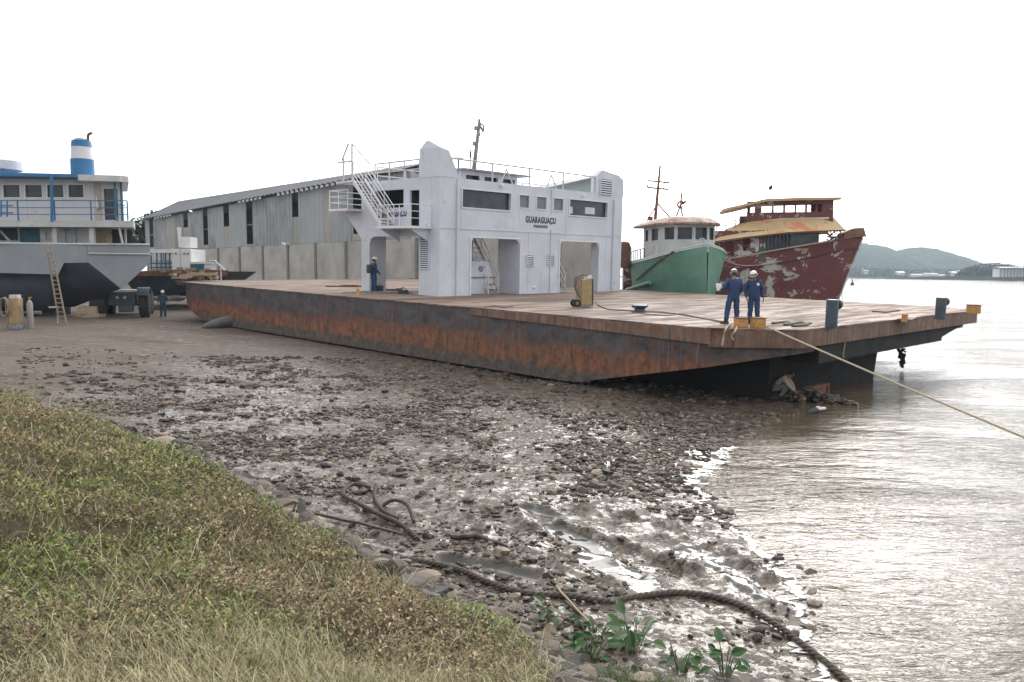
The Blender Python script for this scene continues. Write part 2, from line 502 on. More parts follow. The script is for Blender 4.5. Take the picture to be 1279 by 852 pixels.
def ground(x, y, full=False):
    x = np.asarray(x, float); y = np.asarray(y, float)
    l, w = lw(x, y)
    ls = np.interp(w, SH_W, SH_L) + 0.5 * (fbm(x * 0.5, y * 0.5, 3, 3) - 0.5)
    d = l - ls
    z = np.where(d > 0, 0.031 * np.minimum(d, 120), np.maximum(0.06 * d, -2.0))
    near = np.clip(1 - (np.hypot(x, y) - 32) / 30, 0, 1)
    z = z + (fbm(x * 0.35, y * 0.35, 3, 5) - 0.5) * 0.16 * np.clip(d / 3, 0.15, 1)
    sd, eh = edge_dist(x, y)
    sd = sd + 0.75 * (fbm(x * 0.8, y * 0.8, 4, 7) - 0.5)
    zb = np.where(sd > 0, eh + 0.245 * sd, eh + 0.6 * sd)
    top = 2.55 + (fbm(x * 0.2, y * 0.2, 2, 9) - 0.5) * 0.3
    zb = np.minimum(zb, top)
    k = 0.12
    hh = np.clip(0.5 + 0.5 * (zb - z) / k, 0, 1)
    zz = z * (1 - hh) + zb * hh + k * hh * (1 - hh)
    # fine relief of the trodden mud
    mudm = np.clip(-sd / 0.6, 0, 1) * near
    shore = np.clip(1 - np.abs(d - 2.5) / 6, 0, 1)
    rel = (fbm(x * 2.2, y * 2.2, 4, 21) - 0.5) * 0.10 * shore + (fbm(x * 6, y * 6, 3, 33) - 0.5) * 0.06 + (0.5 - np.abs(fbm(x * 9, y * 9, 2, 35) - 0.5) * 2) * 0.022
    # swirled drag marks
    a = x * 0.8 + y * 0.55 + 1.2 * fbm(x * 0.6, y * 0.6, 2, 41)
    rel = rel + 0.028 * np.sin(a * 7.5) * np.clip(1 - np.abs(y - 12) / 4.5, 0, 1) * fbm(x * 1.4, y * 1.4, 2, 45) * 1.6
    zz = zz + rel * mudm * np.clip((d + 0.4) / 0.8, 0.1, 1)
    wet = np.zeros(np.shape(x))
    for pts, h_, w_ in RIDGES:
        q = pl_dist(x, y, pts)
        lump = 0.15 + 2.6 * np.clip(fbm(x * 4.5, y * 4.5, 4, 55) - 0.22, 0, 1) + 0.5 * np.abs(fbm(x * 13, y * 13, 2, 57) - 0.5)
        zz = zz + h_ * lump * np.exp(-(q / w_) ** 2)
    for pts, w_ in POOLS:
        q = pl_dist(x, y, pts) + 0.12 * (fbm(x * 3, y * 3, 2, 61) - 0.5)
        kk = np.clip(1.6 - q / w_, 0, 1)
        zz = zz * (1 - kk) + np.minimum(zz, 0.085) * kk
        wet = np.maximum(wet, np.clip((w_ * 1.5 - q) / 0.03, 0, 1))
    if full: return zz, sd, d, wet
    return zz


def gz(x, y): return float(ground(np.array([x]), np.array([y]))[0])


def G(px, py, ymin=3.0, ymax=160.0):
    """where the view ray meets the ground"""
    d = ray(px, py)
    ys = np.linspace(ymin, ymax, 3000)
    xs = d.x / d.y * ys; zs = CAMZ + d.z / d.y * ys
    h = ground(xs, ys)
    i = int(np.argmax(zs < h))
    if i == 0: i = len(ys) - 1
    return Vector((xs[i], ys[i], h[i]))


def axis(a0, a1, step, lo, hi, g):
    c = list(np.arange(a0, a1, step))
    s = step; p = a0; left = []
    while p > lo: s *= g; p -= s; left.append(p)
    s = step; p = c[-1]; right = []
    while p < hi: s *= g; p += s; right.append(p)
    return np.array(left[::-1] + c + right)


def grid_mesh(name, xs, ys, z):
    ny, nx = len(ys), len(xs)
    X, Y = np.meshgrid(xs, ys)
    co = np.stack([X, Y, z], -1).reshape(-1, 3).astype(np.float32)
    idx = np.arange(ny * nx).reshape(ny, nx)
    q = np.stack([idx[:-1, :-1], idx[:-1, 1:], idx[1:, 1:], idx[1:, :-1]], -1).reshape(-1, 4)
    return np_mesh(name, co, q)


def np_mesh(name, co, faces, smooth=True):
    me = bpy.data.meshes.new(name)
    n = faces.shape[1]
    me.vertices.add(len(co)); me.vertices.foreach_set('co', np.ascontiguousarray(co, dtype=np.float32).ravel())
    me.loops.add(faces.size); me.loops.foreach_set('vertex_index', np.ascontiguousarray(faces, dtype=np.int32).ravel())
    me.polygons.add(len(faces))
    me.polygons.foreach_set('loop_start', np.arange(0, faces.size, n, dtype=np.int32))
    me.polygons.foreach_set('use_smooth', np.full(len(faces), smooth))
    me.update(calc_edges=True)
    return me


def fattr(me, name, vals):
    a = me.attributes.new(name, 'FLOAT', 'POINT'); a.data.foreach_set('value', np.ascontiguousarray(vals, dtype=np.float32).ravel())


def cattr(me, name, vals):
    a = me.attributes.new(name, 'FLOAT_COLOR', 'POINT')
    v = np.concatenate([vals, np.ones((len(vals), 1))], 1)
    a.data.foreach_set('color', np.ascontiguousarray(v, dtype=np.float32).ravel())


def link(name, me, *mats):
    for m_ in mats: me.materials.append(m_)
    o = bpy.data.objects.new(name, me); sc.collection.objects.link(o); return o


def n_attr(t, name):
    a = t.nodes.new('ShaderNodeAttribute'); a.attribute_name = name; return a


def quad(px, py, Y): return W(px, py, Y)


# ground sheet
xs = axis(-9, 8.5, 0.036, -2400, 2400, 1.07)
ys = axis(4, 25, 0.036, -2400, 2400, 1.07)
Xg, Yg = np.meshgrid(xs, ys)
Z, SD, DD, WET = ground(Xg, Yg, True)
me = grid_mesh('ground', xs, ys, Z)
fattr(me, 'grassy', np.clip(SD / 0.4 + 0.3, 0, 1)); fattr(me, 'dshore', DD); fattr(me, 'pool', WET)
mg, t, b = new_mat('wet_mud_and_silt')
v = n_map(t)
gr = n_attr(t, 'grassy').outputs['Fac']; ds = n_attr(t, 'dshore').outputs['Fac']; po = n_attr(t, 'pool').outputs['Fac']
f1 = n_noise(t, v, 0.5, 6, 0.6); f2 = n_noise(t, v, 5, 8, 0.65); f3 = n_noise(t, n_map(t, (1, 2.2, 1), (0, 0, 0.6)), 1.6, 7, 0.65, 0.6)
wetc = n_mix(t, n_ramp(t, f2, 0.38, 0.64), (0.050, 0.038, 0.029), (0.215, 0.172, 0.130))
dryc = n_mix(t, n_ramp(t, f2, 0.3, 0.7), (0.09, 0.071, 0.057), (0.18, 0.142, 0.114))
dryc = n_mix(t, n_ramp(t, n_noise(t, n_map(t, (1, 4, 1)), 0.12, 6, 0.65, 1), 0.5, 0.65), dryc, (0.085, 0.052, 0.040))
dk = n_ramp(t, n_math(t, 'ADD', n_math(t, 'DIVIDE', ds, 40.0), n_math(t, 'MULTIPLY', n_math(t, 'SUBTRACT', f1, 0.5), 0.35)), 0.42, 0.72)
c = n_mix(t, dk, wetc, dryc)
soil = n_mix(t, f2, (0.07, 0.055, 0.033), (0.19, 0.155, 0.09))
c = n_mix(t, gr, c, soil)
c = n_mix(t, po, c, (0.06, 0.053, 0.045))
lk(t, c, b.inputs['Base Color'])
fz = n_noise(t, n_map(t, (1, 1.5, 1), (0, 0, 0.5)), 7.5, 8, 0.72, 0.5)
film = n_math(t, 'MULTIPLY', n_ramp(t, n_math(t, 'ADD', fz, n_math(t, 'MULTIPLY', n_math(t, 'SUBTRACT', f3, 0.5), 0.9)), 0.45, 0.505), n_math(t, 'SUBTRACT', 1.0, dk))
film = n_math(t, 'MULTIPLY', film, n_math(t, 'SUBTRACT', 1.0, gr))
rw = n_mix(t, film, (0.55, 0.55, 0.55), (0.08, 0.08, 0.08))
rd = n_mix(t, dk, rw, n_mix(t, n_ramp(t, f3, 0.36, 0.42), (0.3, 0.3, 0.3), (0.9, 0.9, 0.9)))
rd = n_mix(t, gr, rd, (0.95, 0.95, 0.95)); rd = n_mix(t, po, rd, (0.03, 0.03, 0.03))
lk(t, rd, b.inputs['Roughness'])
npool = n_math(t, 'MULTIPLY', n_math(t, 'SUBTRACT', 1.0, po), n_math(t, 'SUBTRACT', 1.0, n_math(t, 'MULTIPLY', film, 0.80)))
hgt = n_math(t, 'ADD', n_math(t, 'MULTIPLY', n_noise(t, v, 9, 6, 0.7), 1.0), n_math(t, 'MULTIPLY', n_noise(t, v, 38, 4, 0.7), 0.35))
lk(t, n_bump(t, n_math(t, 'MULTIPLY', hgt, npool), 0.9, 0.06), b.inputs['Normal'])
tag(link('ground', me, mg), kind='structure')

# water
mw, t, b = new_mat('murky_river_water')
v = n_map(t)
f = n_noise(t, v, 0.12, 3, 0.5, 0.5)
lk(t, n_mix(t, n_ramp(t, f, 0.35, 0.65), (0.085, 0.060, 0.036), (0.120, 0.094, 0.064)), b.inputs['Base Color'])
b.inputs['Roughness'].default_value = 0.06
b.inputs['IOR'].default_value = 1.333
w1 = n_noise(t, n_map(t, (1.0, 2.4, 1), (0, 0, -0.25)), 1.5, 3, 0.55, 0.7)
w2 = n_noise(t, n_map(t, (1.0, 2.0, 1), (0, 0, 0.5)), 5.5, 3, 0.6, 0.8)
w3 = n_noise(t, n_map(t, (1.0, 2.6, 1), (0, 0, -0.1)), 0.5, 3, 0.5, 0.3)
calm = n_ramp(t, n_noise(t, n_map(t, (1, 2, 1)), 0.09, 3, 0.5, 0.6), 0.38, 0.6, (0.28,) * 3 + (1,), (1,) * 3 + (1,))
hsum = n_math(t, 'ADD', n_math(t, 'ADD', n_math(t, 'MULTIPLY', w1, 0.55), n_math(t, 'MULTIPLY', w2, 0.22)), n_math(t, 'MULTIPLY', w3, 0.8))
lk(t, n_bump(t, n_math(t, 'MULTIPLY', hsum, calm), 1.0, 0.17), b.inputs['Normal'])
xs2 = axis(-2, 22, 0.5, -2400, 2400, 1.25); ys2 = axis(5, 40, 0.5, -2400, 2400, 1.25)
me = grid_mesh('water', xs2, ys2, np.zeros((len(ys2), len(xs2))))
tag(link('river_water', me, mw), kind='structure')

# foam along the water's edge
shore_px = [(1075, 880), (1030, 845), (985, 795), (955, 742), (938, 712), (905, 682), (868, 655), (855, 630), (862, 605), (878, 588), (890, 572), (905, 555)]
mf, t, b = new_mat('shore_foam')
b.inputs['Base Color'].default_value = (0.80, 0.79, 0.76, 1); b.inputs['Roughness'].default_value = 0.5
v = n_map(t)
a_ = n_attr(t, 'fade').outputs['Fac']
al = n_ramp(t, n_math(t, 'MULTIPLY', n_noise(t, v, 7, 7, 0.75), a_), 0.385, 0.45)
tr = t.nodes.new('ShaderNodeBsdfTransparent'); mx = t.nodes.new('ShaderNodeMixShader')
lk(t, al, mx.inputs[0]); lk(t, tr.outputs[0], mx.inputs[1]); lk(t, b.outputs[0], mx.inputs[2]); lk(t, mx.outputs[0], t.nodes['Material Output'].inputs[0])
# follow the real zero-height contour of the ground
rows = []; fades = []
cur = [Vector(gp(a, b_, 0.0)) for a, b_ in shore_px]
dense = []
for i in range(len(cur) - 1):
    for k in range(12): dense.append(cur[i].lerp(cur[i + 1], k / 12))
fixed = []
for i, p in enumerate(dense):
    q = dense[min(i + 1, len(dense) - 1)] - dense[max(i - 1, 0)]
    nrm = Vector((q.y, -q.x)).normalized()           # towards the water (right)
    ss = np.linspace(-1.5, 1.5, 61)
    hh = ground(p.x + nrm.x * ss, p.y + nrm.y * ss)
    cand = [s_ for s_, h_ in zip(ss, hh) if h_ > 0.0][::-1]
    fixed.append((p + nrm * (cand[0] if cand else 0), nrm))
vs = []; fd = []
for i, (p, nrm) in enumerate(fixed):
    wd = 0.10 + 0.10 * vn(np.array([i * 0.31]), np.array([0.0]), 5)[0] + (0.32 if i > 96 else 0)
    for k, (o_, a) in enumerate(((-0.10, 0.0), (0.0, 0.9), (0.05, 1.05), (wd, 0.72), (wd * 2.2, 0.0))):
        vs.append((p.x + nrm.x * o_, p.y + nrm.y * o_, 0.014)); fd.append(a)
n5 = len(fixed)
fs = np.array([(i * 5 + k, i * 5 + k + 1, (i + 1) * 5 + k + 1, (i + 1) * 5 + k) for i in range(n5 - 1) for k in range(4)])
me = np_mesh('foam', np.array(vs), fs); fattr(me, 'fade', np.array(fd))
tag(link('foam', me, mf), label='thin broken line of white foam along the edge of the mud', cat='foam', kind='stuff')

# ------------------------------------------------------------------ stones
def ico(sub=0):
    import bmesh
    bm = bmesh.new(); bmesh.ops.create_icosphere(bm, subdivisions=sub + 1, radius=1)
    bm.verts.ensure_lookup_table()
    co = np.array([v_.co[:] for v_ in bm.verts]); f_ = np.array([[q.index for q in p.verts] for p in bm.faces]); bm.free()
    return co, f_


def stone_variants(k, sub):
    co, f_ = ico(sub)
    out = []
    for i in range(k):
        c_ = co.copy()
        for _ in range(5 if sub else 2):                      # chop flat facets off
            n_ = rng.normal(size=3); n_ /= np.linalg.norm(n_)
            dcut = rng.uniform(0.45, 0.8); pr = c_ @ n_
            c_ = c_ - np.outer(np.clip(pr - dcut, 0, None), n_)
        c_ *= rng.uniform(0.85, 1.15, size=(len(c_), 1)) if sub == 0 else rng.uniform(0.95, 1.05, size=(len(c_), 1))
        c_ *= np.array([rng.uniform(0.9, 1.4), rng.uniform(0.7, 1.0), rng.uniform(0.4, 0.7)])
        out.append(c_)
    return out, f_


mst, t, b = new_mat('dark_wet_stone')
geo = t.nodes.new('ShaderNodeNewGeometry')
ramp = t.nodes.new('ShaderNodeValToRGB')
ramp.color_ramp.elements[0].color = (0.022, 0.018, 0.016, 1); ramp.color_ramp.elements[1].color = (0.28, 0.22, 0.165, 1)
ramp.color_ramp.elements[0].position = 0.0; ramp.color_ramp.elements[1].position = 1.0
e = ramp.color_ramp.elements.new(0.55); e.color = (0.080, 0.066, 0.054, 1)
e = ramp.color_ramp.elements.new(0.85); e.color = (0.15, 0.123, 0.098, 1)
oi = t.nodes.new('ShaderNodeObjectInfo')
rsum = n_math(t, 'FRACT', n_math(t, 'ADD', geo.outputs['Random Per Island'], oi.outputs['Random']))
lk(t, rsum, ramp.inputs[0])
v = n_map(t)
lk(t, n_mix(t, 0.6, ramp.outputs[0], n_mix(t, n_noise(t, v, 14, 5), (0.4, 0.4, 0.4), (1.5, 1.45, 1.4)), 'MULTIPLY'), b.inputs['Base Color'])
b.inputs['Roughness'].default_value = 0.62
b.inputs['Specular IOR Level'].default_value = 0.35
lk(t, n_bump(t, n_noise(t, v, 30, 4), 0.4, 0.01), b.inputs['Normal'])


def scatter(name, P, S, variants, faces, m_, smooth=False, label=None, cat=None):
    n = len(P); nv = len(variants[0])
    pick = rng.integers(0, len(variants), n); V = np.array(variants)[pick]            # n,nv,3
    a = rng.uniform(0, 2 * np.pi, n); tx = rng.normal(0, 0.25, n); 
    ca, sa = np.cos(a), np.sin(a); ct, st = np.cos(tx), np.sin(tx)
    x, y, z = V[..., 0], V[..., 1], V[..., 2]
    y, z = y * ct[:, None] - z * st[:, None], y * st[:, None] + z * ct[:, None]
    x, y = x * ca[:, None] - y * sa[:, None], x * sa[:, None] + y * ca[:, None]
    co = np.stack([x, y, z], -1) * S[:, None, None] + P[:, None, :]
    fa = (faces[None] + (np.arange(n) * nv)[:, None, None]).reshape(-1, faces.shape[1])
    me = np_mesh(name, co.reshape(-1, 3), fa, smooth)
    o = link(name, me, m_); tag(o, label, cat, kind='stuff'); return o


# pebble flats
N = 110000
py_ = 7.5 + 27 * rng.random(N) ** 1.15
px_ = (rng.random(N) * 1.15 - 0.62) * py_
z_, sd_, d_, wet_ = ground(px_, py_, True)
dens = fbm(px_ * 0.45, py_ * 0.45, 3, 71) * 1.0 + fbm(px_ * 1.6, py_ * 1.6, 2, 73) * 0.5
field = np.exp(-((py_ - 17.5 - 0.25 * px_) / 6.5) ** 2)
toe = np.exp(-(sd_ / 0.9) ** 2)
keep = (sd_ < -0.05) & (d_ > -0.8) & (wet_ < 0.3) & (rng.random(N) < np.clip((dens - 0.76) * 5.0 + 1.0 * field, 0.04, 1) * np.where(py_ < 12.8, 0.30, 1.0) + 0.5 * toe)
px_, py_, z_, d_ = px_[keep], py_[keep], z_[keep], d_[keep]
S = rng.lognormal(math.log(0.030), 0.55, len(px_)); S = np.clip(S, 0.013, 0.13) * (0.75 + 0.02 * py_)
vr, fc = stone_variants(14, 0)
scatter('pebbles', np.stack([px_, py_, z_ + S * 0.12], -1), S, vr, fc, mst, label='loose dark pebbles strewn over the wet mud flat', cat='pebbles')
print('pebbles', len(px_))
# bigger stones along the toe of the bank
N = 5200
tt = rng.random(N) * 9.6; k = np.clip(tt, 0, 9.59)
seg = EDGE[3:10]; cum = np.concatenate([[0], np.cumsum(np.hypot(*(seg[1:, :2] - seg[:-1, :2]).T))])
tt = rng.random(N) * cum[-1]
ex = np.interp(tt, cum, seg[:, 0]); ey = np.interp(tt, cum, seg[:, 1])
off = np.abs(rng.normal(0, 0.62, N)) * np.where(ey < 10.5, 1.0, 0.6) + 0.0
nx, ny = 0.72, 0.69
bx, by = ex + nx * off - 0.1, ey + ny * off - 0.1
z_, sd_, d_, wet_ = ground(bx, by, True)
keep = (d_ > -0.3) & (sd_ < 0.3) & (wet_ < 0.5) & (by < 10.9 + 0.3 * rng.random(len(by)))
bx, by, z_, off = bx[keep], by[keep], z_[keep], off[keep]
S = np.clip(rng.lognormal(math.log(0.068), 0.48, len(bx)), 0.035, 0.20) * np.clip(1.25 - off * 0.35, 0.5, 1.2)
vr1, fc1 = stone_variants(12, 1)
size_px = S / by
order = np.argsort(-size_px)
big, rest = order[:300], order[300:]
scatter('rubble', np.stack([bx[rest], by[rest], z_[rest] + S[rest] * 0.15], -1), S[rest], vr1, fc1, mst, label='broken dark rubble along the foot of the grassy bank', cat='rubble')
var_me = []
for c_ in vr1:
    q = np_mesh('stone', c_, fc1, False); q.materials.append(mst); var_me.append(q)
for i in big:
    o = bpy.data.objects.new('stone', var_me[int(rng.integers(12))]); sc.collection.objects.link(o)
    o.location = (bx[i], by[i], z_[i] + S[i] * 0.2); o.scale = (S[i],) * 3
    o.rotation_euler = (rng.normal(0, 0.3), rng.normal(0, 0.3), rng.uniform(0, 6.28))
    tag(o, 'broken dark stone in the rubble at the foot of the grassy bank', 'stone', 'broken stones along the foot of the bank')
# rubble heap under the ferry end
hp = G(1000, 503); pts = []
for i in range(520):
    q = rng.random(); pts.append((hp.x - 0.8 + 2.3 * q + rng.normal(0, 0.15), hp.y + 0.7 - 0.9 * q + rng.normal(0, 0.22), 0.0))
pts = np.array(pts); hz = ground(pts[:, 0], pts[:, 1])
cx = np.clip(1 - np.abs((pts[:, 0] - hp.x - 0.3) / 1.5), 0, 1)
pts[:, 2] = np.maximum(hz, -0.02) + rng.random(len(pts)) * 0.42 * cx
scatter('rubble_heap', pts, rng.uniform(0.06, 0.16, len(pts)), vr1, fc1, mst, label='heap of grey rubble at the water edge under the ferry ramp', cat='rubble heap')

# ------------------------------------------------------------------ grass bank
def leafmat(name, stops, rough=0.65, trans=0.25):
    m, t, b = new_mat(name)
    a = n_attr(t, 'tint')
    lk(t, a.outputs['Color'], b.inputs['Base Color']); b.inputs['Roughness'].default_value = rough
    tl = t.nodes.new('ShaderNodeBsdfTranslucent'); lk(t, a.outputs['Color'], tl.inputs[0])
    mx = t.nodes.new('ShaderNodeMixShader'); mx.inputs[0].default_value = trans
    lk(t, b.outputs[0], mx.inputs[1]); lk(t, tl.outputs[0], mx.inputs[2]); lk(t, mx.outputs[0], t.nodes['Material Output'].inputs[0])
    return m


mblade = leafmat('grass_blades', None)


def pick_col(pal, u):
    pal = np.array(pal); i = np.clip((u * (len(pal) - 1e-6)).astype(int), 0, len(pal) - 1); return pal[i]


def blades(P, H, Wd, lean, az, col, name, label, cat, curl=0.6):
    """three-segment bent blades"""
    n = len(P)
    dirx, diry = np.cos(az), np.sin(az); sx, sy = -diry, dirx
    ts = np.array([0, 0.35, 0.7, 1.0]); ws = np.array([0.8, 1.0, 0.7, 0.05])
    co = np.zeros((n, 8, 3))
    for k in range(4):
        t_ = ts[k]; ho = lean * H * (t_ ** (1 + curl)); vz = H * t_ * np.sqrt(np.clip(1 - (lean * t_ * 0.9) ** 2, 0.04, 1))
        cx_, cy_, cz_ = P[:, 0] + dirx * ho, P[:, 1] + diry * ho, P[:, 2] + vz
        hw = Wd * ws[k] * 0.5
        co[:, 2 * k] = np.stack([cx_ - sx * hw, cy_ - sy * hw, cz_], -1); co[:, 2 * k + 1] = np.stack([cx_ + sx * hw, cy_ + sy * hw, cz_], -1)
    base = (np.arange(n) * 8)[:, None, None]
    fa = (np.array([[0, 1, 3, 2], [2, 3, 5, 4], [4, 5, 7, 6]])[None] + base).reshape(-1, 4)
    me = np_mesh(name, co.reshape(-1, 3), fa); cattr(me, 'tint', np.repeat(col, 8, axis=0))
    return tag(link(name, me, mblade), label, cat, kind='stuff')


def leaves(P, L, az, tilt, col, name, label, cat, asp=0.55):
    """small folded leaves"""
    n = len(P)
    dx, dy = np.cos(az) * np.cos(tilt), np.sin(az) * np.cos(tilt); dz = np.sin(tilt)
    sx, sy = -np.sin(az), np.cos(az)
    co = np.zeros((n, 6, 3))
    w_ = L * asp * 0.5
    rows = [(0, 0, 0), (0.45, 1, 0.12), (0.45, -1, 0.12), (1, 0, 0), (0.3, 0, -0.05)]
    def pt(a, s_, u): return np.stack([P[:, 0] + dx * L * a + sx * w_ * s_, P[:, 1] + dy * L * a + sy * w_ * s_, P[:, 2] + dz * L * a + u * L], -1)
    co[:, 0] = pt(0, 0, 0); co[:, 1] = pt(0.5, 1, 0.1); co[:, 2] = pt(1, 0, 0); co[:, 3] = pt(0.5, -1, 0.1); co[:, 4] = pt(0.5, 0, 0); co[:, 5] = pt(0.5, 0, 0)
    base = (np.arange(n) * 6)[:, None, None]
    fa = (np.array([[0, 4, 2, 1], [0, 3, 2, 5]])[None] + base).reshape(-1, 4)
    me = np_mesh(name, co.reshape(-1, 3), fa, False); cattr(me, 'tint', np.repeat(col, 6, axis=0))
    return tag(link(name, me, mblade), label, cat, kind='stuff')


def bank_points(N, pw=1.0, y0=2.6, y1=19):
    y = y0 + (y1 - y0) * rng.random(N) ** pw
    x = (rng.random(N) * 1.05 - 0.72) * np.maximum(y, 4.0)
    z, sd, d, w_ = ground(x, y, True)
    return x, y, z, sd


GREEN = [(0.10, 0.13, 0.03), (0.15, 0.19, 0.04), (0.24, 0.27, 0.08), (0.055, 0.08, 0.025), (0.20, 0.21, 0.10)]
BROWN = [(0.15, 0.095, 0.06), (0.08, 0.055, 0.038), (0.22, 0.15, 0.095), (0.36, 0.28, 0.17), (0.045, 0.035, 0.028), (0.18, 0.16, 0.07), (0.27, 0.21, 0.13), (0.13, 0.12, 0.05)]
STRAW = [(0.54, 0.47, 0.28), (0.43, 0.36, 0.20), (0.62, 0.55, 0.36), (0.30, 0.24, 0.13), (0.48, 0.44, 0.25), (0.17, 0.13, 0.08)]
# leafy brown green weeds
x, y, z, sd = bank_points(420000, 1.5)
rag = 0.22 + 1.0 * (fbm(x * 1.1, y * 1.1, 4, 81) - 0.55)
dry = np.clip((7.2 + 0.5 * x - y) / 1.2 + 2.4 * (fbm(x * 0.8, y * 0.8, 3, 83) - 0.5), 0, 1)     # straw area near the viewer
gap_ = fbm(x * 3.2, y * 3.2, 3, 89)
k = (sd > rag) & (rng.random(len(x)) > dry * 0.85) & (rng.random(len(x)) < np.clip((gap_ - 0.25) * 5, 0.3, 1))
x, y, z, sd, dry = x[k], y[k], z[k], sd[k], dry[k]
n = len(x)
clump = 0.03 + 0.34 * np.clip(fbm(x * 1.5, y * 1.5, 3, 87) - 0.25, 0, 1) + 0.20 * np.clip(fbm(x * 5.5, y * 5.5, 2, 88) - 0.35, 0, 1)
hz = 0.015 + rng.random(n) ** 0.7 * clump
gmix = fbm(x * 0.9, y * 0.9, 3, 91) + 0.25 * np.exp(-(sd / 0.5) ** 2) + rng.normal(0, 0.12, n)
u = rng.random(n)
col = np.where((gmix > 0.56)[:, None], pick_col(GREEN, u), pick_col(BROWN, u)) * rng.uniform(0.85, 2.2, (n, 1))
leaves(np.stack([x, y, z + hz], -1), rng.uniform(0.018, 0.050, n) * (0.85 + 0.045 * y), rng.uniform(0, 6.28, n), rng.uniform(-0.3, 1.2, n), col, 'weed_leaves', 'brown and green leafy weeds covering the upper bank', 'weeds')
print('weeds', n)
# stems among the weeds
x, y, z, sd = bank_points(75000, 1.4)
k = sd > -0.02; x, y, z, sd = x[k], y[k], z[k], sd[k]; n = len(x)
u = rng.random(n)
col = np.where((rng.random(n) < 0.45)[:, None], pick_col(GREEN, u), pick_col(STRAW, u) * 0.8) * rng.uniform(0.7, 1.2, (n, 1))
blades(np.stack([x, y, z - 0.01], -1), rng.uniform(0.05, 0.22, n), rng.uniform(0.003, 0.008, n), rng.uniform(0.4, 0.99, n), rng.uniform(0, 6.28, n), col, 'weed_stems', 'thin stems and green blades among the weeds of the bank', 'grass')
# long pale stems lying over the weeds
x, y, z, sd = bank_points(4200, 1.3)
k = sd > 0.1; x, y, z = x[k], y[k], z[k]; n = len(x)
blades(np.stack([x, y, z + rng.uniform(0.03, 0.16, n)], -1), rng.uniform(0.15, 0.5, n), rng.uniform(0.003, 0.007, n), rng.uniform(0.96, 1.0, n), rng.normal(0.4, 1.2, n), pick_col(STRAW, rng.random(n)) * rng.uniform(0.7, 1.2, (n, 1)), 'fallen_stems', 'long pale dry stems lying across the weeds', 'grass', 0.1)
# dry straw in front
x, y, z, sd = bank_points(170000, 1.25, 2.6, 9.5)
dry = np.clip((7.2 + 0.5 * x - y) / 1.2 + 2.4 * (fbm(x * 0.8, y * 0.8, 3, 83) - 0.5), 0, 1)
k = (sd > 0.0) & (rng.random(len(x)) < dry * 0.95 + 0.10); x, y, z = x[k], y[k], z[k]; n = len(x)
u = rng.random(n)
pg = fbm(x * 1.8, y * 1.8, 2, 95) > 0.56
col = np.where((rng.random(n) < np.where(pg, 0.45, 0.14))[:, None], pick_col(GREEN, u), pick_col(STRAW, u)) * rng.uniform(0.65, 1.2, (n, 1))
main = 2.2 + 1.5 * fbm(x * 0.7, y * 0.7, 2, 97)
az = np.where(rng.random(n) < 0.5, main + rng.normal(0, 0.6, n), rng.uniform(0, 6.28, n))
blades(np.stack([x, y, z - 0.01 + rng.random(n) * 0.05], -1), rng.uniform(0.08, 0.26, n), rng.uniform(0.0035, 0.009, n), rng.uniform(0.55, 1.0, n), az, col, 'dry_grass', 'matted dry straw coloured grass nearest the viewer', 'dry grass', 0.2)
# low green creepers at the grass edge
x, y, z, sd = bank_points(260000, 1.3)
k = (sd > -0.45 + 1.0 * fbm(x * 1.6, y * 1.6, 3, 99)) & (sd < 0.95) & (rng.random(len(x)) < 0.35 * (y < 11) + 0.25); x, y, z = x[k], y[k], z[k]; n = len(x)
u = rng.random(n); col = np.where((u < 0.72)[:, None], pick_col(GREEN, rng.random(n)) * 1.1, pick_col(BROWN, rng.random(n)) * 1.2) * rng.uniform(0.7, 1.4, (n, 1))
leaves(np.stack([x, y, z + rng.random(n) * 0.10], -1), rng.uniform(0.02, 0.05, n), rng.uniform(0, 6.28, n), rng.uniform(-0.2, 1.0, n), col, 'creeper', 'low green creeper with rusty tips along the edge of the bank', 'creeper')
# ------------------------------------------------------------------ the ferry
# local frame of the ferry: x = l (towards its far end), y = -w (towards the viewer's side), z = h above deck
FX = Vector((-0.70711, 0.70711, 0.0303)).normalized()
FYt = Vector((-0.70711, -0.70711, -0.0035))
FZ = FX.cross(FYt).normalized(); FY = FZ.cross(FX).normalized()
FO = Vector((6.125, 24.5, 2.56))
MF = Matrix((( FX.x, FY.x, FZ.x, FO.x), (FX.y, FY.y, FZ.y, FO.y), (FX.z, FY.z, FZ.z, FO.z), (0, 0, 0, 1)))
MFi = MF.inverted()


def FL(px, py, l=None, w=None, h=None):
    """local ferry point (l, w, h) seen in that direction on the plane l=, w= or h="""
    o = MFi @ Vector((0, 0, CAMZ)); d = (MFi.to_3x3() @ ray(px, py))
    if l is not None: k = (l - o.x) / d.x
    elif w is not None: k = (-w - o.y) / d.y
    else: k = (h - o.z) / d.z
    p = o + d * k
    return p.x, -p.y, p.z


def Lc(l, w, h): return Vector((l, -w, h))


def fw(l, w, h): return MF @ Lc(l, w, h)


ferry = thing('ferry', 'rust streaked flat deck ferry hauled out on the mud with a white deckhouse across it', 'ferry', mat=MF)
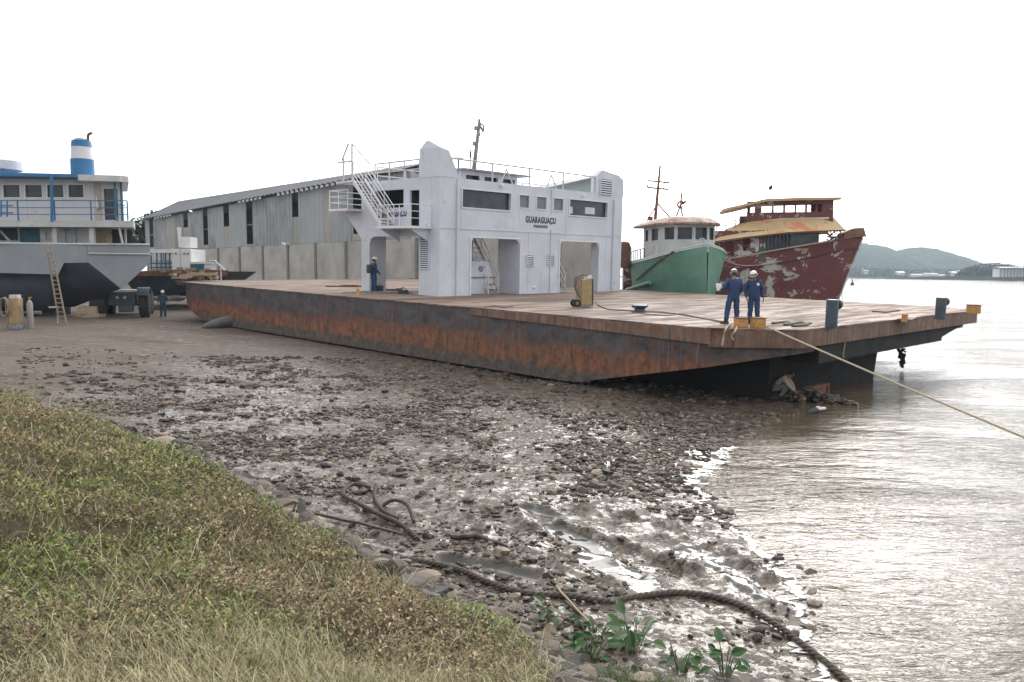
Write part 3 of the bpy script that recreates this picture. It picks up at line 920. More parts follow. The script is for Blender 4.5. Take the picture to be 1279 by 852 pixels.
# hull paint: blue-black above, orange rust band, grey slime below
m, t, b = new_mat('rust_streaked_hull')
v = n_map(t); sep = t.nodes.new('ShaderNodeSeparateXYZ'); lk(t, v, sep.inputs[0])
big = n_noise(t, n_map(t, (0.22, 0.22, 0.5)), 1.0, 5, 0.7); strk = n_noise(t, n_map(t, (2.0, 2.0, 0.10)), 1.3, 7, 0.78)
fine = n_noise(t, v, 2.6, 9, 0.78); mid = n_noise(t, n_map(t, (0.8, 0.8, 1.3)), 1.2, 7, 0.72)
def cen(x, k): return n_math(t, 'MULTIPLY', n_math(t, 'SUBTRACT', x, 0.5), k)
hh = n_math(t, 'ADD', n_math(t, 'ADD', sep.outputs[2], cen(big, 1.6)), n_math(t, 'ADD', cen(strk, 2.2), cen(fine, 0.9)))
dark_ = n_mix(t, n_ramp(t, mid, 0.35, 0.65), (0.022, 0.024, 0.032), (0.105, 0.100, 0.108))
dark_ = n_mix(t, n_ramp(t, strk, 0.50, 0.64), dark_, (0.15, 0.065, 0.035))
dark_ = n_mix(t, n_ramp(t, n_noise(t, n_map(t, (1.4, 1.4, 0.07)), 2.3, 4, 0.7), 0.62, 0.69), dark_, (0.24, 0.17, 0.13))
rust_ = n_mix(t, n_ramp(t, fine, 0.40, 0.60), (0.075, 0.036, 0.025), (0.27, 0.105, 0.052))
rust_ = n_mix(t, n_ramp(t, mid, 0.54, 0.66), rust_, (0.13, 0.09, 0.062))
rust_ = n_mix(t, n_ramp(t, n_noise(t, v, 1.1, 9, 0.75), 0.60, 0.65), rust_, (0.04, 0.034, 0.032))
rust_ = n_mix(t, n_math(t, 'MULTIPLY', n_ramp(t, strk, 0.50, 0.60), 0.55), rust_, (0.32, 0.13, 0.06))
rust_ = n_mix(t, n_math(t, 'MULTIPLY', n_ramp(t, n_noise(t, n_map(t, (2.6, 2.6, 0.15)), 1.9, 5, 0.75), 0.53, 0.62), 0.6), rust_, (0.055, 0.04, 0.035))
slime = n_mix(t, n_ramp(t, fine, 0.35, 0.65), (0.028, 0.024, 0.021), (0.15, 0.125, 0.10))
c = n_mix(t, n_ramp(t, n_math(t, 'ADD', n_math(t, 'DIVIDE', hh, 2.5), 1.0), 0.52, 0.64), rust_, dark_)
hb = n_math(t, 'ADD', sep.outputs[2], n_math(t, 'ADD', cen(fine, 1.0), cen(mid, 0.8)))
c = n_mix(t, n_ramp(t, n_math(t, 'ADD', n_math(t, 'DIVIDE', hb, 2.5), 1.0), 0.20, 0.27), slime, c)
# plate seams
wv = t.nodes.new('ShaderNodeTexWave'); wv.inputs['Scale'].default_value = 0.11; wv.inputs['Distortion'].default_value = 0.5; wv.inputs['Detail'].default_value = 1; lk(t, v, wv.inputs[0])
seam = n_ramp(t, wv.outputs['Fac'], 0.0, 0.006)
c = n_mix(t, n_math(t, 'MULTIPLY', n_math(t, 'SUBTRACT', 1.0, seam), n_math(t, 'MULTIPLY', big, 0.4)), c, (0.13, 0.10, 0.09))
lk(t, c, b.inputs['Base Color']); b.inputs['Roughness'].default_value = 0.62
bh = n_math(t, 'ADD', n_math(t, 'MULTIPLY', fine, 0.4), n_math(t, 'ADD', n_noise(t, v, 0.6, 2), n_math(t, 'MULTIPLY', seam, 0.3)))
lk(t, n_bump(t, bh, 0.35, 0.08), b.inputs['Normal'])
M_hull = m
# deck: rusty sheet steel, worn bright, with puddles
m, t, b = new_mat('worn_rusty_deck_plate')
v = n_map(t)
s1 = n_noise(t, n_map(t, (1.6, 0.22, 1)), 1.1, 7, 0.72, 0.4); s2 = n_noise(t, v, 4.5, 7, 0.7)
s3 = n_noise(t, n_map(t, (0.9, 0.16, 1)), 0.55, 4, 0.6, 0.8)
c = n_mix(t, n_ramp(t, s1, 0.36, 0.60), (0.095, 0.055, 0.040), (0.29, 0.22, 0.178))
c = n_mix(t, n_math(t, 'MULTIPLY', n_ramp(t, s2, 0.5, 0.66), 0.6), c, (0.21, 0.115, 0.075))
c = n_mix(t, n_ramp(t, s3, 0.52, 0.62), c, (0.105, 0.075, 0.062))
br = t.nodes.new('ShaderNodeTexBrick'); br.inputs['Scale'].default_value = 1.0; br.inputs['Brick Width'].default_value = 1.5; br.inputs['Row Height'].default_value = 6.0; br.inputs['Mortar Size'].default_value = 0.018
br.inputs['Color1'].default_value = (0.92, 0.92, 0.92, 1); br.inputs['Color2'].default_value = (1.12, 1.1, 1.08, 1); br.inputs['Mortar'].default_value = (0.5, 0.42, 0.38, 1)
lk(t, v, br.inputs[0])
c = n_mix(t, 1.0, c, br.outputs[0], 'MULTIPLY')
lk(t, c, b.inputs['Base Color'])
lk(t, n_ramp(t, s1, 0.42, 0.56, (0.85,) * 3 + (1,), (0.6,) * 3 + (1,)), b.inputs['Roughness'])
b.inputs['Specular IOR Level'].default_value = 0.25
lk(t, n_bump(t, s2, 0.2, 0.02), b.inputs['Normal'])
M_deck = m
# end plating: vertical light rust streaks
M_under = mat('shade_black_plating', (0.009, 0.010, 0.012), 0.8, var=0.4, scale=1.5, streak=0.2, streakcol=(0.04, 0.035, 0.03))  # near black: the deep shade under the ferry end is put into the colour
M_fascia = mat('streaked_end_plating', (0.19, 0.125, 0.095), 0.7, var=0.45, scale=1.2, streak=0.9, streakcol=(0.06, 0.04, 0.035), rust=0.6, rustcol=(0.19, 0.075, 0.04), bump=0.25, bscale=6)

LEN, WID = 38.8, 20.9
def ring(l, wi, hb, flare=0.0):
    return [Lc(l, wi, -0.045), Lc(l, WID - wi, -0.045), Lc(l, WID - wi - flare, hb), Lc(l, wi + flare, hb)]
q = MB()
st = [(-1.70, 1.95, -0.80), (-0.9, 1.15, -0.98), (0.1, 0.06, -1.22), (2.6, 0.0, -1.75), (5.3, 0.0, -2.33), (6.3, 0, -2.38), (30, 0, -2.40), (33.5, 0.0, -2.38), (35.4, 0.0, -2.28), (37.0, 0.05, -2.06), (38.0, 0.1, -1.75), (38.55, 0.15, -1.4), (38.8, 0.2, -0.9)]
q.loft([ring(*a) for a in st])
q.build('hull', M_hull, ferry)
q = MB()       # deck sheet with chamfered corners and a small lip
out = [(-1.95, 2.0), (-0.05, -0.05), (LEN + 0.1, -0.05), (LEN + 0.1, WID + 0.05), (-0.05, WID + 0.05), (-2.1, WID - 1.3)]
q.prism([Lc(a, c_, -0.05) for a, c_ in out], (0, 0, 0.05))
deck = q.build('deck', M_deck, ferry)
q = MB()       # end plating under the deck edge, about 0.6 deep
for (a, c_) in (((-1.93, 2.0), (-2.08, WID - 1.3)), ((-0.05, -0.04), (-1.93, 2.0)), ((-2.08, WID - 1.3), (-0.05, WID + 0.04))):
    p0, p1 = Vector((a[0], -a[1], 0)), Vector((c_[0], -c_[1], 0)); dn = (p1 - p0).cross(Vector((0, 0, 1))).normalized()
    deep = 0.58
    q.prism([p0 + Vector((0, 0, -0.052)), p1 + Vector((0, 0, -0.052)), p1 + Vector((0, 0, -deep)), p0 + Vector((0, 0, -deep))], (0.12, 0, 0))
q.build('end_plating', M_fascia, ferry)
q = MB()       # wedge shaped rubbing strake along the near side
q.prism([Lc(11.0, -0.005, -0.26), Lc(11.0, -0.005, -0.30), Lc(5, -0.005, -0.40), Lc(-0.02, -0.005, -0.50), Lc(-0.02, -0.005, -0.052), Lc(11, -0.005, -0.052)], (0, 0.07, 0))
q.build('rubbing_strake', M_fascia, ferry)
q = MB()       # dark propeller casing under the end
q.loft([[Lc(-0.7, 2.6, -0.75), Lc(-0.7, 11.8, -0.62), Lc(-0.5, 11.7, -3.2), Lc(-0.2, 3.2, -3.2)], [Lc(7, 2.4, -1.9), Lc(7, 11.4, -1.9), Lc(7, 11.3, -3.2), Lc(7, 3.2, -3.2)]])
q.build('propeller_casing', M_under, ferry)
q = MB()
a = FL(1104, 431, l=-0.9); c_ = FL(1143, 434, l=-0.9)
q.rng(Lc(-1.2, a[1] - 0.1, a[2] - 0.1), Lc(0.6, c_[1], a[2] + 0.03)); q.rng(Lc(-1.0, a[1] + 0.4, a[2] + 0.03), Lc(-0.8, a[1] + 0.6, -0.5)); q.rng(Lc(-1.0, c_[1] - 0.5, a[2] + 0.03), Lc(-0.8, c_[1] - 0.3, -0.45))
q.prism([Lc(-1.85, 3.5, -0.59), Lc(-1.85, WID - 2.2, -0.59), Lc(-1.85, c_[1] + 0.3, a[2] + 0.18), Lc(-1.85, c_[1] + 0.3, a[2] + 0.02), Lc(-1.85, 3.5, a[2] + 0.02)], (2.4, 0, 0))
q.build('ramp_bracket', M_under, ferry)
q = MB()       # rudder frame in the shade
g0 = FL(1032, 478, l=-1.1)
q.rng(Lc(-1.2, g0[1] - 1.9, g0[2] - 0.10), Lc(-1.0, g0[1], g0[2])); q.rng(Lc(-1.22, g0[1] - 0.06, g0[2] - 1.6), Lc(-0.98, g0[1] + 0.03, g0[2] - 0.002))
q.rng(Lc(-1.15, g0[1] - 1.8, g0[2] - 1.6), Lc(-1.05, g0[1] - 0.07, g0[2] - 0.11))
q.build('rudder', MT['rusty'], ferry)
q = MB()       # far end ramp
q.rng(Lc(LEN + 0.1, 0.8, -0.16), Lc(LEN + 3.2, WID - 0.8, -0.04)); q.rng(Lc(LEN + 0.1, 0.9, -0.32), Lc(LEN + 3.1, 1.1, -0.161)); q.rng(Lc(LEN + 0.1, WID - 1.1, -0.32), Lc(LEN + 3.1, WID - 0.9, -0.161))
q.build('ramp', M_deck, ferry)

# ---- deckhouse
LF, LB, W0 = 17.8, 24.5, 4.0
W1 = FL(774, 368, l=LF)[1]
HT = FL(575, 220.5, l=LF)[2]; HTr = FL(752, 244, l=LF)[2]
HT = (HT + HTr) / 2
print('house', W1, HT, HTr)
def fr(px, py): a = FL(px, py, l=LF); return a[1], a[2]
def hole(px0, py0, px1, py1):
    a = fr(px0, (py0)); c_ = fr(px1, py1); return [min(a[0], c_[0]), max(a[0], c_[0]), min(a[1], c_[1]), max(a[1], c_[1])]
PH = [hole(588.5, 296, 648, 369), hole(699.5, 302.5, 746, 369)]
for h_ in PH: h_[2] = -0.2
ph = (PH[0][3] + PH[1][3]) / 2
PH[0][3] = PH[1][3] = ph
WH = [hole(577.5, 235, 637.5, 262), hole(711.5, 250, 758, 273)]
SW = [hole(649, 243.5, 660.5, 259.5), hole(670.5, 245.5, 682, 262), hole(691.5, 248, 703, 264)]
hm = sum((h_[2] + h_[3]) / 2 for h_ in SW) / 3
for h_ in SW: h_[2], h_[3] = hm - 0.33, hm + 0.33
hm = sum(h_[3] for h_ in WH) / 2; hl = sum(h_[2] for h_ in WH) / 2
for h_ in WH: h_[2], h_[3] = hl, hm
print(PH, WH, SW)
U_, V_, N_ = (0, -1, 0), (0, 0, 1), (1, 0, 0)
q = MB()
q.panel(Lc(LF, 0, 0), U_, V_, N_, W0, W1, 0.0, HT, [[h_[0], h_[1], h_[2], h_[3]] for h_ in PH] + WH + SW, 0.14)
wall = q.build('front_wall', MT['white'], ferry)
# rounded upper corners and raised edge of the portals
q = MB()
for h_ in PH:
    for s_, e in ((h_[0], 1), (h_[1], -1)):
        arc = [Lc(LF + 0.003, s_, h_[3]), Lc(LF + 0.003, s_, h_[3] - 0.35)] + [Lc(LF + 0.003, s_ + e * 0.35 * (1 - math.cos(k * math.pi / 12)), h_[3] - 0.35 + 0.35 * math.sin(k * math.pi / 12)) for k in range(1, 7)]
        q.prism(arc, (0.13, 0, 0))
    for a, c_ in ((h_[0] - 0.07, h_[0] - 0.002), (h_[1] + 0.002, h_[1] + 0.07)):
        q.rng(Lc(LF - 0.05, a, 0.002), Lc(LF - 0.002, c_, h_[3] + 0.08))
    q.rng(Lc(LF - 0.05, h_[0] - 0.002, h_[3] + 0.01), Lc(LF - 0.002, h_[1] + 0.002, h_[3] + 0.08))
q.build('portal_frame', MT['white2'], ferry)
# horizontal seam of the storeys and vertical seams: shallow weld beads and drain pipes
q = MB()
for px in (570,):
    wv_ = fr(px, 300)[0]
    q.tube([Lc(LF - 0.07, wv_, 0.05), Lc(LF - 0.07, wv_, HT - 0.05)], 0.045, 8)
wv_ = fr(687.5, 300)[0]; zz_ = (fr(687, 268)[1], fr(687, 287)[1])
q.tube([Lc(LF - 0.04, wv_, 0.05), Lc(LF - 0.04, wv_, zz_[1])], 0.028, 8); q.tube([Lc(LF - 0.04, wv_, zz_[0]), Lc(LF - 0.04, wv_, HT - 0.05)], 0.028, 8)
wv_ = fr(765, 300)[0]
q.tube([Lc(LF - 0.07, wv_, 0.05), Lc(LF - 0.07, wv_, HT - 0.3)], 0.05, 8)
q.build('drain_pipe', MT['white'], ferry, smooth=True)
q = MB(); q.rng(Lc(LF - 0.03, W0 + 0.02, ph + 0.42), Lc(LF - 0.002, W1 - 0.02, ph + 0.455)); q.build('seam_bead', MT['white'], ferry)
for px, h0_, h1_ in ((660, 0.02, ph + 0.41), (575.5, ph + 0.46, ph + 1.1), (641, ph + 0.46, ph + 1.25), (757, 0.02, ph + 0.41), (676, 0.02, 1.2), (706, ph + 0.46, HT - 0.4)):
    wv_ = fr(px, 300)[0]; MB().rng(Lc(LF - 0.014, wv_, h0_), Lc(LF - 0.002, wv_ + 0.022, h1_)).build('seam_bead', MT['white'], ferry)
for h_ in PH: MB().rng(Lc(LF - 0.016, h_[0] + 0.3, ph + 0.16), Lc(LF - 0.002, h_[1] - 0.3, ph + 0.18)).build('seam_bead', MT['white'], ferry)
# windows
for h_ in WH:
    fm = MB(); f_ = 0.06
    for a, c_, d_, e_ in ((h_[0] - f_, h_[1] + f_, h_[3], h_[3] + f_), (h_[0] - f_, h_[1] + f_, h_[2] - f_, h_[2]), (h_[0] - f_, h_[0], h_[2] + 0.001, h_[3] - 0.001), (h_[1], h_[1] + f_, h_[2] + 0.001, h_[3] - 0.001)):
        fm.rng(Lc(LF - 0.045, a, d_), Lc(LF - 0.003, c_, e_))
    wo_ = fm.build('window', MT['white2'], ferry)
    MB().rng(Lc(LF + 0.16, h_[0] - 0.03, h_[2] - 0.03), Lc(LF + 0.2, h_[1] + 0.03, h_[3] + 0.03)).build('pane', MT['dkglass'], wo_)
for h_ in SW:
    fm = MB(); f_ = 0.05
    for a, c_, d_, e_ in ((h_[0] - f_, h_[1] + f_, h_[3], h_[3] + f_), (h_[0] - f_, h_[1] + f_, h_[2] - f_, h_[2]), (h_[0] - f_, h_[0], h_[2] + 0.001, h_[3] - 0.001), (h_[1], h_[1] + f_, h_[2] + 0.001, h_[3] - 0.001)):
        fm.rng(Lc(LF - 0.035, a, d_), Lc(LF - 0.003, c_, e_))
    wo_ = fm.build('window', MT['white2'], ferry)
    MB().rng(Lc(LF + 0.05, h_[0] - 0.01, h_[2] - 0.01), Lc(LF + 0.08, h_[1] + 0.01, h_[3] + 0.01)).build('pane', mat('dusty_pane', (0.16, 0.18, 0.19), 0.3, var=0.25, bump=0) if h_ is SW[0] else bpy.data.materials['dusty_pane'], wo_)
# white panels whose colour imitates light leaking through behind the right hand opening
a = fr(738, 258)[0]
MB().rng(Lc(LF + 0.145, a - 0.35, WH[1][2] + 0.15), Lc(LF + 0.158, a + 0.55, WH[1][3] - 0.35)).rng(Lc(LF + 0.145, WH[1][0] + 0.05, WH[1][2] + 0.1), Lc(LF + 0.158, WH[1][0] + 0.45, WH[1][3] - 0.4)).build('light_leak_panel', MT['shipwhite'], ferry)

# blocks of the house between the lanes
BL = [(W0, PH[0][0]), (PH[0][1], PH[1][0]), (PH[1][1], W1)]
sd_l = FL(523, 330, w=W0)[0]; leg0, leg1 = FL(461.5, 330, w=W0)[0], FL(451.5, 330, w=W0)[0]
LB = leg1
print('side', sd_l, leg0, leg1)
wall_h = HT - 0.05
q = MB()
q.rng(Lc(LF + 0.142, W0 + 0.001, 0.0), Lc(sd_l, PH[0][0] - 0.3, ph + 0.2))          # near pillar
q.rng(Lc(leg0, W0 + 0.001, 0.0), Lc(leg1, W0 + 1.1, ph + 0.2))
q.build('side_pillar', MT['white'], ferry)
q = MB(); q.rng(Lc(LF + 0.142, PH[0][1] + 0.001, 0), Lc(LF + 1.7, PH[1][0] - 0.001, ph + 0.2)).rng(Lc(LB - 0.5, PH[0][1] + 1.2, 0), Lc(LB, PH[0][1] + 2.2, ph + 0.2)); q.build('centre_casing', MT['white'], ferry)
q = MB(); q.rng(Lc(LF + 0.142, PH[1][1] + 0.02, 0), Lc(LF + 0.6, W1 - 0.001, ph + 0.2)).rng(Lc(LB - 0.5, W1 - 0.6, 0), Lc(LB, W1 - 0.001, ph + 0.2)); q.build('far_pillar', MT['white'], ferry)
# upper storey: floor, side wall with openings, back wall, roof slab
q = MB(); q.rng(Lc(LF + 0.142, W0 + 0.01, ph + 0.201), Lc(LB, W1 - 0.01, ph + 0.36)); q.build('upper_floor', MT['white'], ferry)
def sd(px, py): a = FL(px, py, w=W0); return a[0], a[2]
def shole(px0, py0, px1, py1):
    a = sd(px0, py0); c_ = sd(px1, py1); return [min(a[0], c_[0]), max(a[0], c_[0]), min(a[1], c_[1]), max(a[1], c_[1])]
S1 = shole(512, 238, 523.5, 283); S2 = shole(468, 239, 504, 259)
q = MB(); q.panel(Lc(0, W0, 0), (1, 0, 0), (0, 0, 1), (0, -1, 0), LF + 0.142, LB, ph + 0.361, HT, [S1, S2], 0.12)
q.build('side_wall', MT['white'], ferry)
q = MB(); q.panel(Lc(LB, 0, 0), (0, -1, 0), (0, 0, 1), (-1, 0, 0), W0 + 0.125, W1 - 0.12, ph + 0.361, HT - 0.01, [[6, 9, 4.2, 5.4], [12, 16, 4.2, 5.4]], 0.1)
q.panel(Lc(0, W1, 0), (1, 0, 0), (0, 0, 1), (0, 1, 0), LF + 0.142, LB, ph + 0.361, HT, [[19, 21, 4.2, 5.4]], 0.12)
q.build('back_wall', MT['white'], ferry)
q = MB(); q.rng(Lc(LF + 0.142, W0 + 0.122, HT - 0.16), Lc(LB - 0.102, W1 - 0.122, HT - 0.04)); q.rng(Lc(LF + 0.5, W0 - 1.6 + 1.6, HT + 0.001), Lc(LB, W0 + 0.25, HT + 0.03)); q.build('roof_deck', MT['white'], ferry)
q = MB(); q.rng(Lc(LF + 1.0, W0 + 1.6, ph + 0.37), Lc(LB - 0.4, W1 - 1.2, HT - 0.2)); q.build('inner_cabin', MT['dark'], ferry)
# corner fins above the roof
def fin(poly, l0, l1, nm):
    q = MB(); q.prism([Lc(l0, w_, h_) for w_, h_ in poly], (l1 - l0, 0, 0)); return q
fA = [fr(*p) for p in ((549, 219), (549, 187), (559, 183.5), (570, 216), (572.5, 221))]
q = MB()
pk = sd(531, 176.5)
c0 = fr(551, 183.5); w_a = W0; w_b = fr(561, 183)[0]; w_c = fr(574, 219)[0]
h_top = sd(549, 184)[1]
ring0 = [Lc(LF - 0.02, w_a - 0.02, HT + 0.0), Lc(LF - 0.02, w_c, HT + 0.0), Lc(sd_l, w_c, HT), Lc(sd_l, w_a - 0.02, HT)]
ring1 = [Lc(LF - 0.0, w_a - 0.0, h_top), Lc(LF, w_b, h_top - 0.1), Lc(sd_l, w_b, h_top - 0.1), Lc(sd_l, w_a, sd(525, 186)[1])]
q.loft([ring0, ring1], cap=True)
hp_ = sd(529, 176)[1]
q.loft([[ring1[0] + Vector((0.02, -0.02, 0.001)), ring1[1] + Vector((0.02, 0.02, 0.001)), ring1[2] + Vector((-0.02, 0.02, 0.001)), ring1[3] + Vector((-0.02, -0.02, 0.001))], [Lc(sd_l - 0.6, w_a + 0.1, hp_), Lc(sd_l - 0.6, w_a + 0.25, hp_), Lc(sd_l - 0.4, w_a + 0.25, hp_), Lc(sd_l - 0.4, w_a + 0.1, hp_)]])
q.build('corner_fin', MT['white'], ferry)
a = fr(744, 245)[0]
htop = fr(750, 212)[1]; hr = fr(771, 219)[1]
q = MB(); q.prism([Lc(LF - 0.01, a, HT + 0.001), Lc(LF - 0.01, a, htop - 0.4), Lc(LF - 0.01, a + 0.55, htop), Lc(LF - 0.01, W1 - 0.5, hr), Lc(LF - 0.01, W1 + 0.02, hr - 0.25), Lc(LF - 0.01, W1 + 0.05, HT + 0.001)], (0.4, 0, 0))
q.build('corner_fin', MT['white'], ferry)


def louvre(name, P0, U, V, N, w_, h_, parent, n=10, m_=None):
    P0, U, V, N = Vector(P0), Vector(U), Vector(V), Vector(N)
    q = MB(); q.prism([P0 + N * 0.004, P0 + U * w_ + N * 0.004, P0 + U * w_ + V * h_ + N * 0.004, P0 + V * h_ + N * 0.004], N * 0.012)
    for i in range(n):
        z0 = h_ * (i + 0.15) / n; z1 = h_ * (i + 0.7) / n
        q.add([P0 + V * z0 + N * 0.06, P0 + U * w_ + V * z0 + N * 0.06, P0 + U * w_ + V * z1 + N * 0.018, P0 + V * z1 + N * 0.018], [(0, 1, 2, 3)], 1)
    for a_, c_ in ((-0.04, 0), (w_, w_ + 0.04)):
        q.prism([P0 + U * a_ + N * 0.003, P0 + U * c_ + N * 0.003, P0 + U * c_ + V * h_ + N * 0.003, P0 + U * a_ + V * h_ + N * 0.003], N * 0.07, 1)
    q.build(name, [MT['dark'], m_ or MT['white']], parent)


a = sd(536, 337); c_ = sd(526, 294)
louvre('louvre', Lc(a[0], W0 - 0.002, a[1]), (1, 0, 0), (0, 0, 1), (0, 1, 0), c_[0] - a[0], c_[1] - a[1], ferry, 16)
for (x0, y0, x1, y1) in ((657, 333, 665.5, 317.5), (683.5, 332, 691.5, 318.5)):
    a = fr(x0, y0); c_ = fr(x1, y1); louvre('louvre', Lc(LF - 0.002, a[0], a[1]), (0, -1, 0), (0, 0, 1), (-1, 0, 0), c_[0] - a[0], 0.62, ferry, 6)
a = fr(749, 243); c_ = fr(763, 225); louvre('louvre', Lc(LF - 0.013, a[0], a[1]), (0, -1, 0), (0, 0, 1), (-1, 0, 0), c_[0] - a[0], c_[1] - a[1], ferry, 7)

# lettering
def lettering(txt, size, mtx, name, parent, bold=True, ext=0.004, width=None):
    cu = bpy.data.curves.new(name, 'FONT'); cu.body = txt; cu.size = size; cu.align_x = 'CENTER'; cu.align_y = 'CENTER'
    cu.extrude = ext; cu.offset = 0.018 * size / 0.4 if bold else 0; cu.space_character = 1.12
    o = bpy.data.objects.new(name, cu); sc.collection.objects.link(o)
    bpy.context.view_layer.update()
    me = bpy.data.meshes.new_from_object(o.evaluated_get(bpy.context.evaluated_depsgraph_get()))
    bpy.data.objects.remove(o)
    xs_ = [v_.co.x for v_ in me.vertices]; k = (width / (max(xs_) - min(xs_))) if width else 1
    me.transform(mtx @ Matrix.Diagonal((k, 1, 1, 1)))
    me.materials.clear(); me.materials.append(MT['text'])
    o = bpy.data.objects.new(name, me); sc.collection.objects.link(o); o.parent = parent; MW[o.name] = MW[parent.name].copy(); return o


def basis(X, Y, Z, P): return Matrix(((X[0], Y[0], Z[0], P[0]), (X[1], Y[1], Z[1], P[1]), (X[2], Y[2], Z[2], P[2]), (0, 0, 0, 1)))
a = fr(656.5, 274); c_ = fr(694, 277)
Bf = lambda w_, h_: basis((0, -1, 0), (0, 0, 1), (-1, 0, 0), Lc(LF - 0.006, w_, h_))
lettering('GUARAGUAÇU', 0.46, Bf((a[0] + c_[0]) / 2, (a[1] + c_[1]) / 2), 'name_lettering', ferry, width=c_[0] - a[0])
a = fr(666.5, 282.3); c_ = fr(684, 284)
lettering('PARANAGUÁ', 0.21, Bf((a[0] + c_[0]) / 2, (a[1] + c_[1]) / 2), 'port_lettering', ferry, width=c_[0] - a[0])
a = sd(471, 268); c_ = sd(508, 267)
lettering('GUARAGUAÇU', 0.42, basis((-1, 0, 0), (0, 0, 1), (0, 1, 0), Lc((a[0] + c_[0]) / 2, W0 - 0.007, (a[1] + c_[1]) / 2)), 'name_lettering', ferry, width=abs(c_[0] - a[0]))


# rails
def rail(name, pts, hgt, mids, post, r, parent, m_, rp=None, n=6):
    q = MB(); up = Vector((0, 0, 1)); pts = [Vector(p) for p in pts]
    q.tube([p + up * hgt for p in pts], r, n)
    for f_ in mids: q.tube([p + up * hgt * f_ for p in pts], r * 0.8, n)
    for i in range(len(pts) - 1):
        k = max(1, int(round((pts[i + 1] - pts[i]).length / post)))
        for j in range(k + (1 if i == len(pts) - 2 else 0)):
            p = pts[i].lerp(pts[i + 1], j / k); q.tube([p, p + up * (hgt - r)], rp or r, n)
    return q.build(name, m_, parent, smooth=True)


rail('roof_rail', [Lc(LF + 0.1, fr(566, 221)[0], HT), Lc(LF + 0.1, fr(744, 245)[0] - 0.05, HT)], 0.95, (), 2.6, 0.045, ferry, MT['palegrey'])
rail('roof_rail', [Lc(sd_l + 0.1, W0 + 0.1, HT), Lc(FL(466.5, 225, w=W0)[0], W0 + 0.1, HT)], 0.95, (0.5,), 1.4, 0.045, ferry, MT['palegrey'])
rail('roof_rail', [Lc(LB - 0.1, W0 + 1.0, HT), Lc(LB - 0.1, W1 - 0.2, HT)], 0.95, (0.5,), 2.0, 0.04, ferry, MT['palegrey'])
# wheelhouse on the roof, low in view behind the front edge
a = FL(575, 222, l=LF + 1.6)[1]; c_ = FL(646, 233, l=LF + 1.6)[1]
zt = FL(600, 215, l=LF + 1.6)[2]
q = MB(); q.panel(Lc(LF + 1.6, 0, 0), (0, -1, 0), (0, 0, 1), (1, 0, 0), a, c_, HT - 0.03, zt - 0.02, [[a + 0.4 + k * 1.35, a + 1.4 + k * 1.35, HT + 0.2, zt - 0.22] for k in range(4)], 0.1)
q.rng(Lc(LF + 1.7, a, HT - 0.03), Lc(LF + 4, a + 0.1, zt - 0.02)).rng(Lc(LF + 1.7, c_ - 0.1, HT - 0.03), Lc(LF + 4, c_, zt - 0.02))
wh = q.build('wheelhouse', MT['shipwhite'], ferry)
MB().rng(Lc(LF + 1.9, a + 0.12, HT), Lc(LF + 3.8, c_ - 0.12, zt - 0.1)).build('pane', MT['dkglass'], wh)
MB().rng(Lc(LF + 1.2, a - 0.15, zt - 0.018), Lc(LF + 4.3, c_ + 0.7, zt + 0.07)).build('wheelhouse_roof', MT['steel'], wh)
# canopy towards the far side of the roof
lc = LF + 4.6
a = FL(652, 236, l=lc); c_ = FL(742, 219, l=lc); c2 = FL(738, 243, l=lc)
q = MB(); q.prism([Lc(lc, a[1], HT - 0.1), Lc(lc, a[1], a[2] - 0.35), Lc(lc, c_[1], c_[2] - 0.12), Lc(lc, c_[1], HT - 0.1)], (0.08, 0, 0))
cn = q.build('canopy', MT['greenpale'], ferry)
q = MB(); q.prism([Lc(lc - 0.5, a[1] - 0.2, a[2] - 0.36), Lc(lc - 0.5, c_[1] + 0.3, c_[2] - 0.08), Lc(lc - 0.5, c_[1] + 0.3, c_[2] + 0.02), Lc(lc - 0.5, a[1] - 0.2, a[2] - 0.26)], (1.9, 0, 0)); q.build('canopy_roof', MT['steel'], cn)
# mast
mb_ = FL(592, 211, l=LF + 2.4); mt_ = FL(598.5, 154, l=LF + 2.4)
q = MB()
p0, p1 = Lc(*mb_), Lc(*mt_)
p0 = p0 + (p0 - p1).normalized() * 0.5
q.tube([p0, p1], [0.13, 0.09], 8); mast = q.build('mast', MT['steel'], ferry, smooth=True)
q = MB(); q.tube([p1, p1 + Vector((0, 0, 0.22))], 0.07, 8); q.tube([p1 + Vector((0, 0, -0.05)), p1 + Vector((0, -0.32, -0.42))], 0.06, 6); q.tube([p1 + Vector((0, -0.1, 0)), p1 + Vector((0, -0.35, -0.1)), p1 + Vector((0, -0.32, -0.42))], 0.05, 6)
for f_, s_ in ((0.90, 1), (0.62, 1)):
    pp = p0.lerp(p1, f_); q.box(pp + Vector((0, 0.22 * s_, 0)), (0.12, 0.12, 0.22)); q.tube([pp, pp + Vector((0, 0.22 * s_, -0.05))], 0.025, 5)
q.box(p0.lerp(p1, 0.8) + Vector((0, -0.1, 0)), (0.1, 0.1, 0.2))
q.build('mast_light', MT['steel'], mast)
g0 = FL(587.5, 197, l=LF + 2.0)
MB().lathe([(0.06, 0), (0.06, 0.3), (0.03, 0.32), (0.03, 0.42)], Lc(*g0), 8).tube([Lc(g0[0], g0[1], g0[2]), Lc(g0[0], g0[1], HT)], 0.03, 6).build('beacon', MT['rusty'], ferry)
g0 = FL(572.5, 199, l=LF + 0.6); MB().tube([Lc(g0[0], g0[1], HT - 0.05), Lc(*g0)], 0.05, 8).lathe([(0.35, 0), (0.35, 0.05)], Lc(g0[0], g0[1] - 0.12, g0[2]), 12).build('vent_post', MT['steel'], ferry)
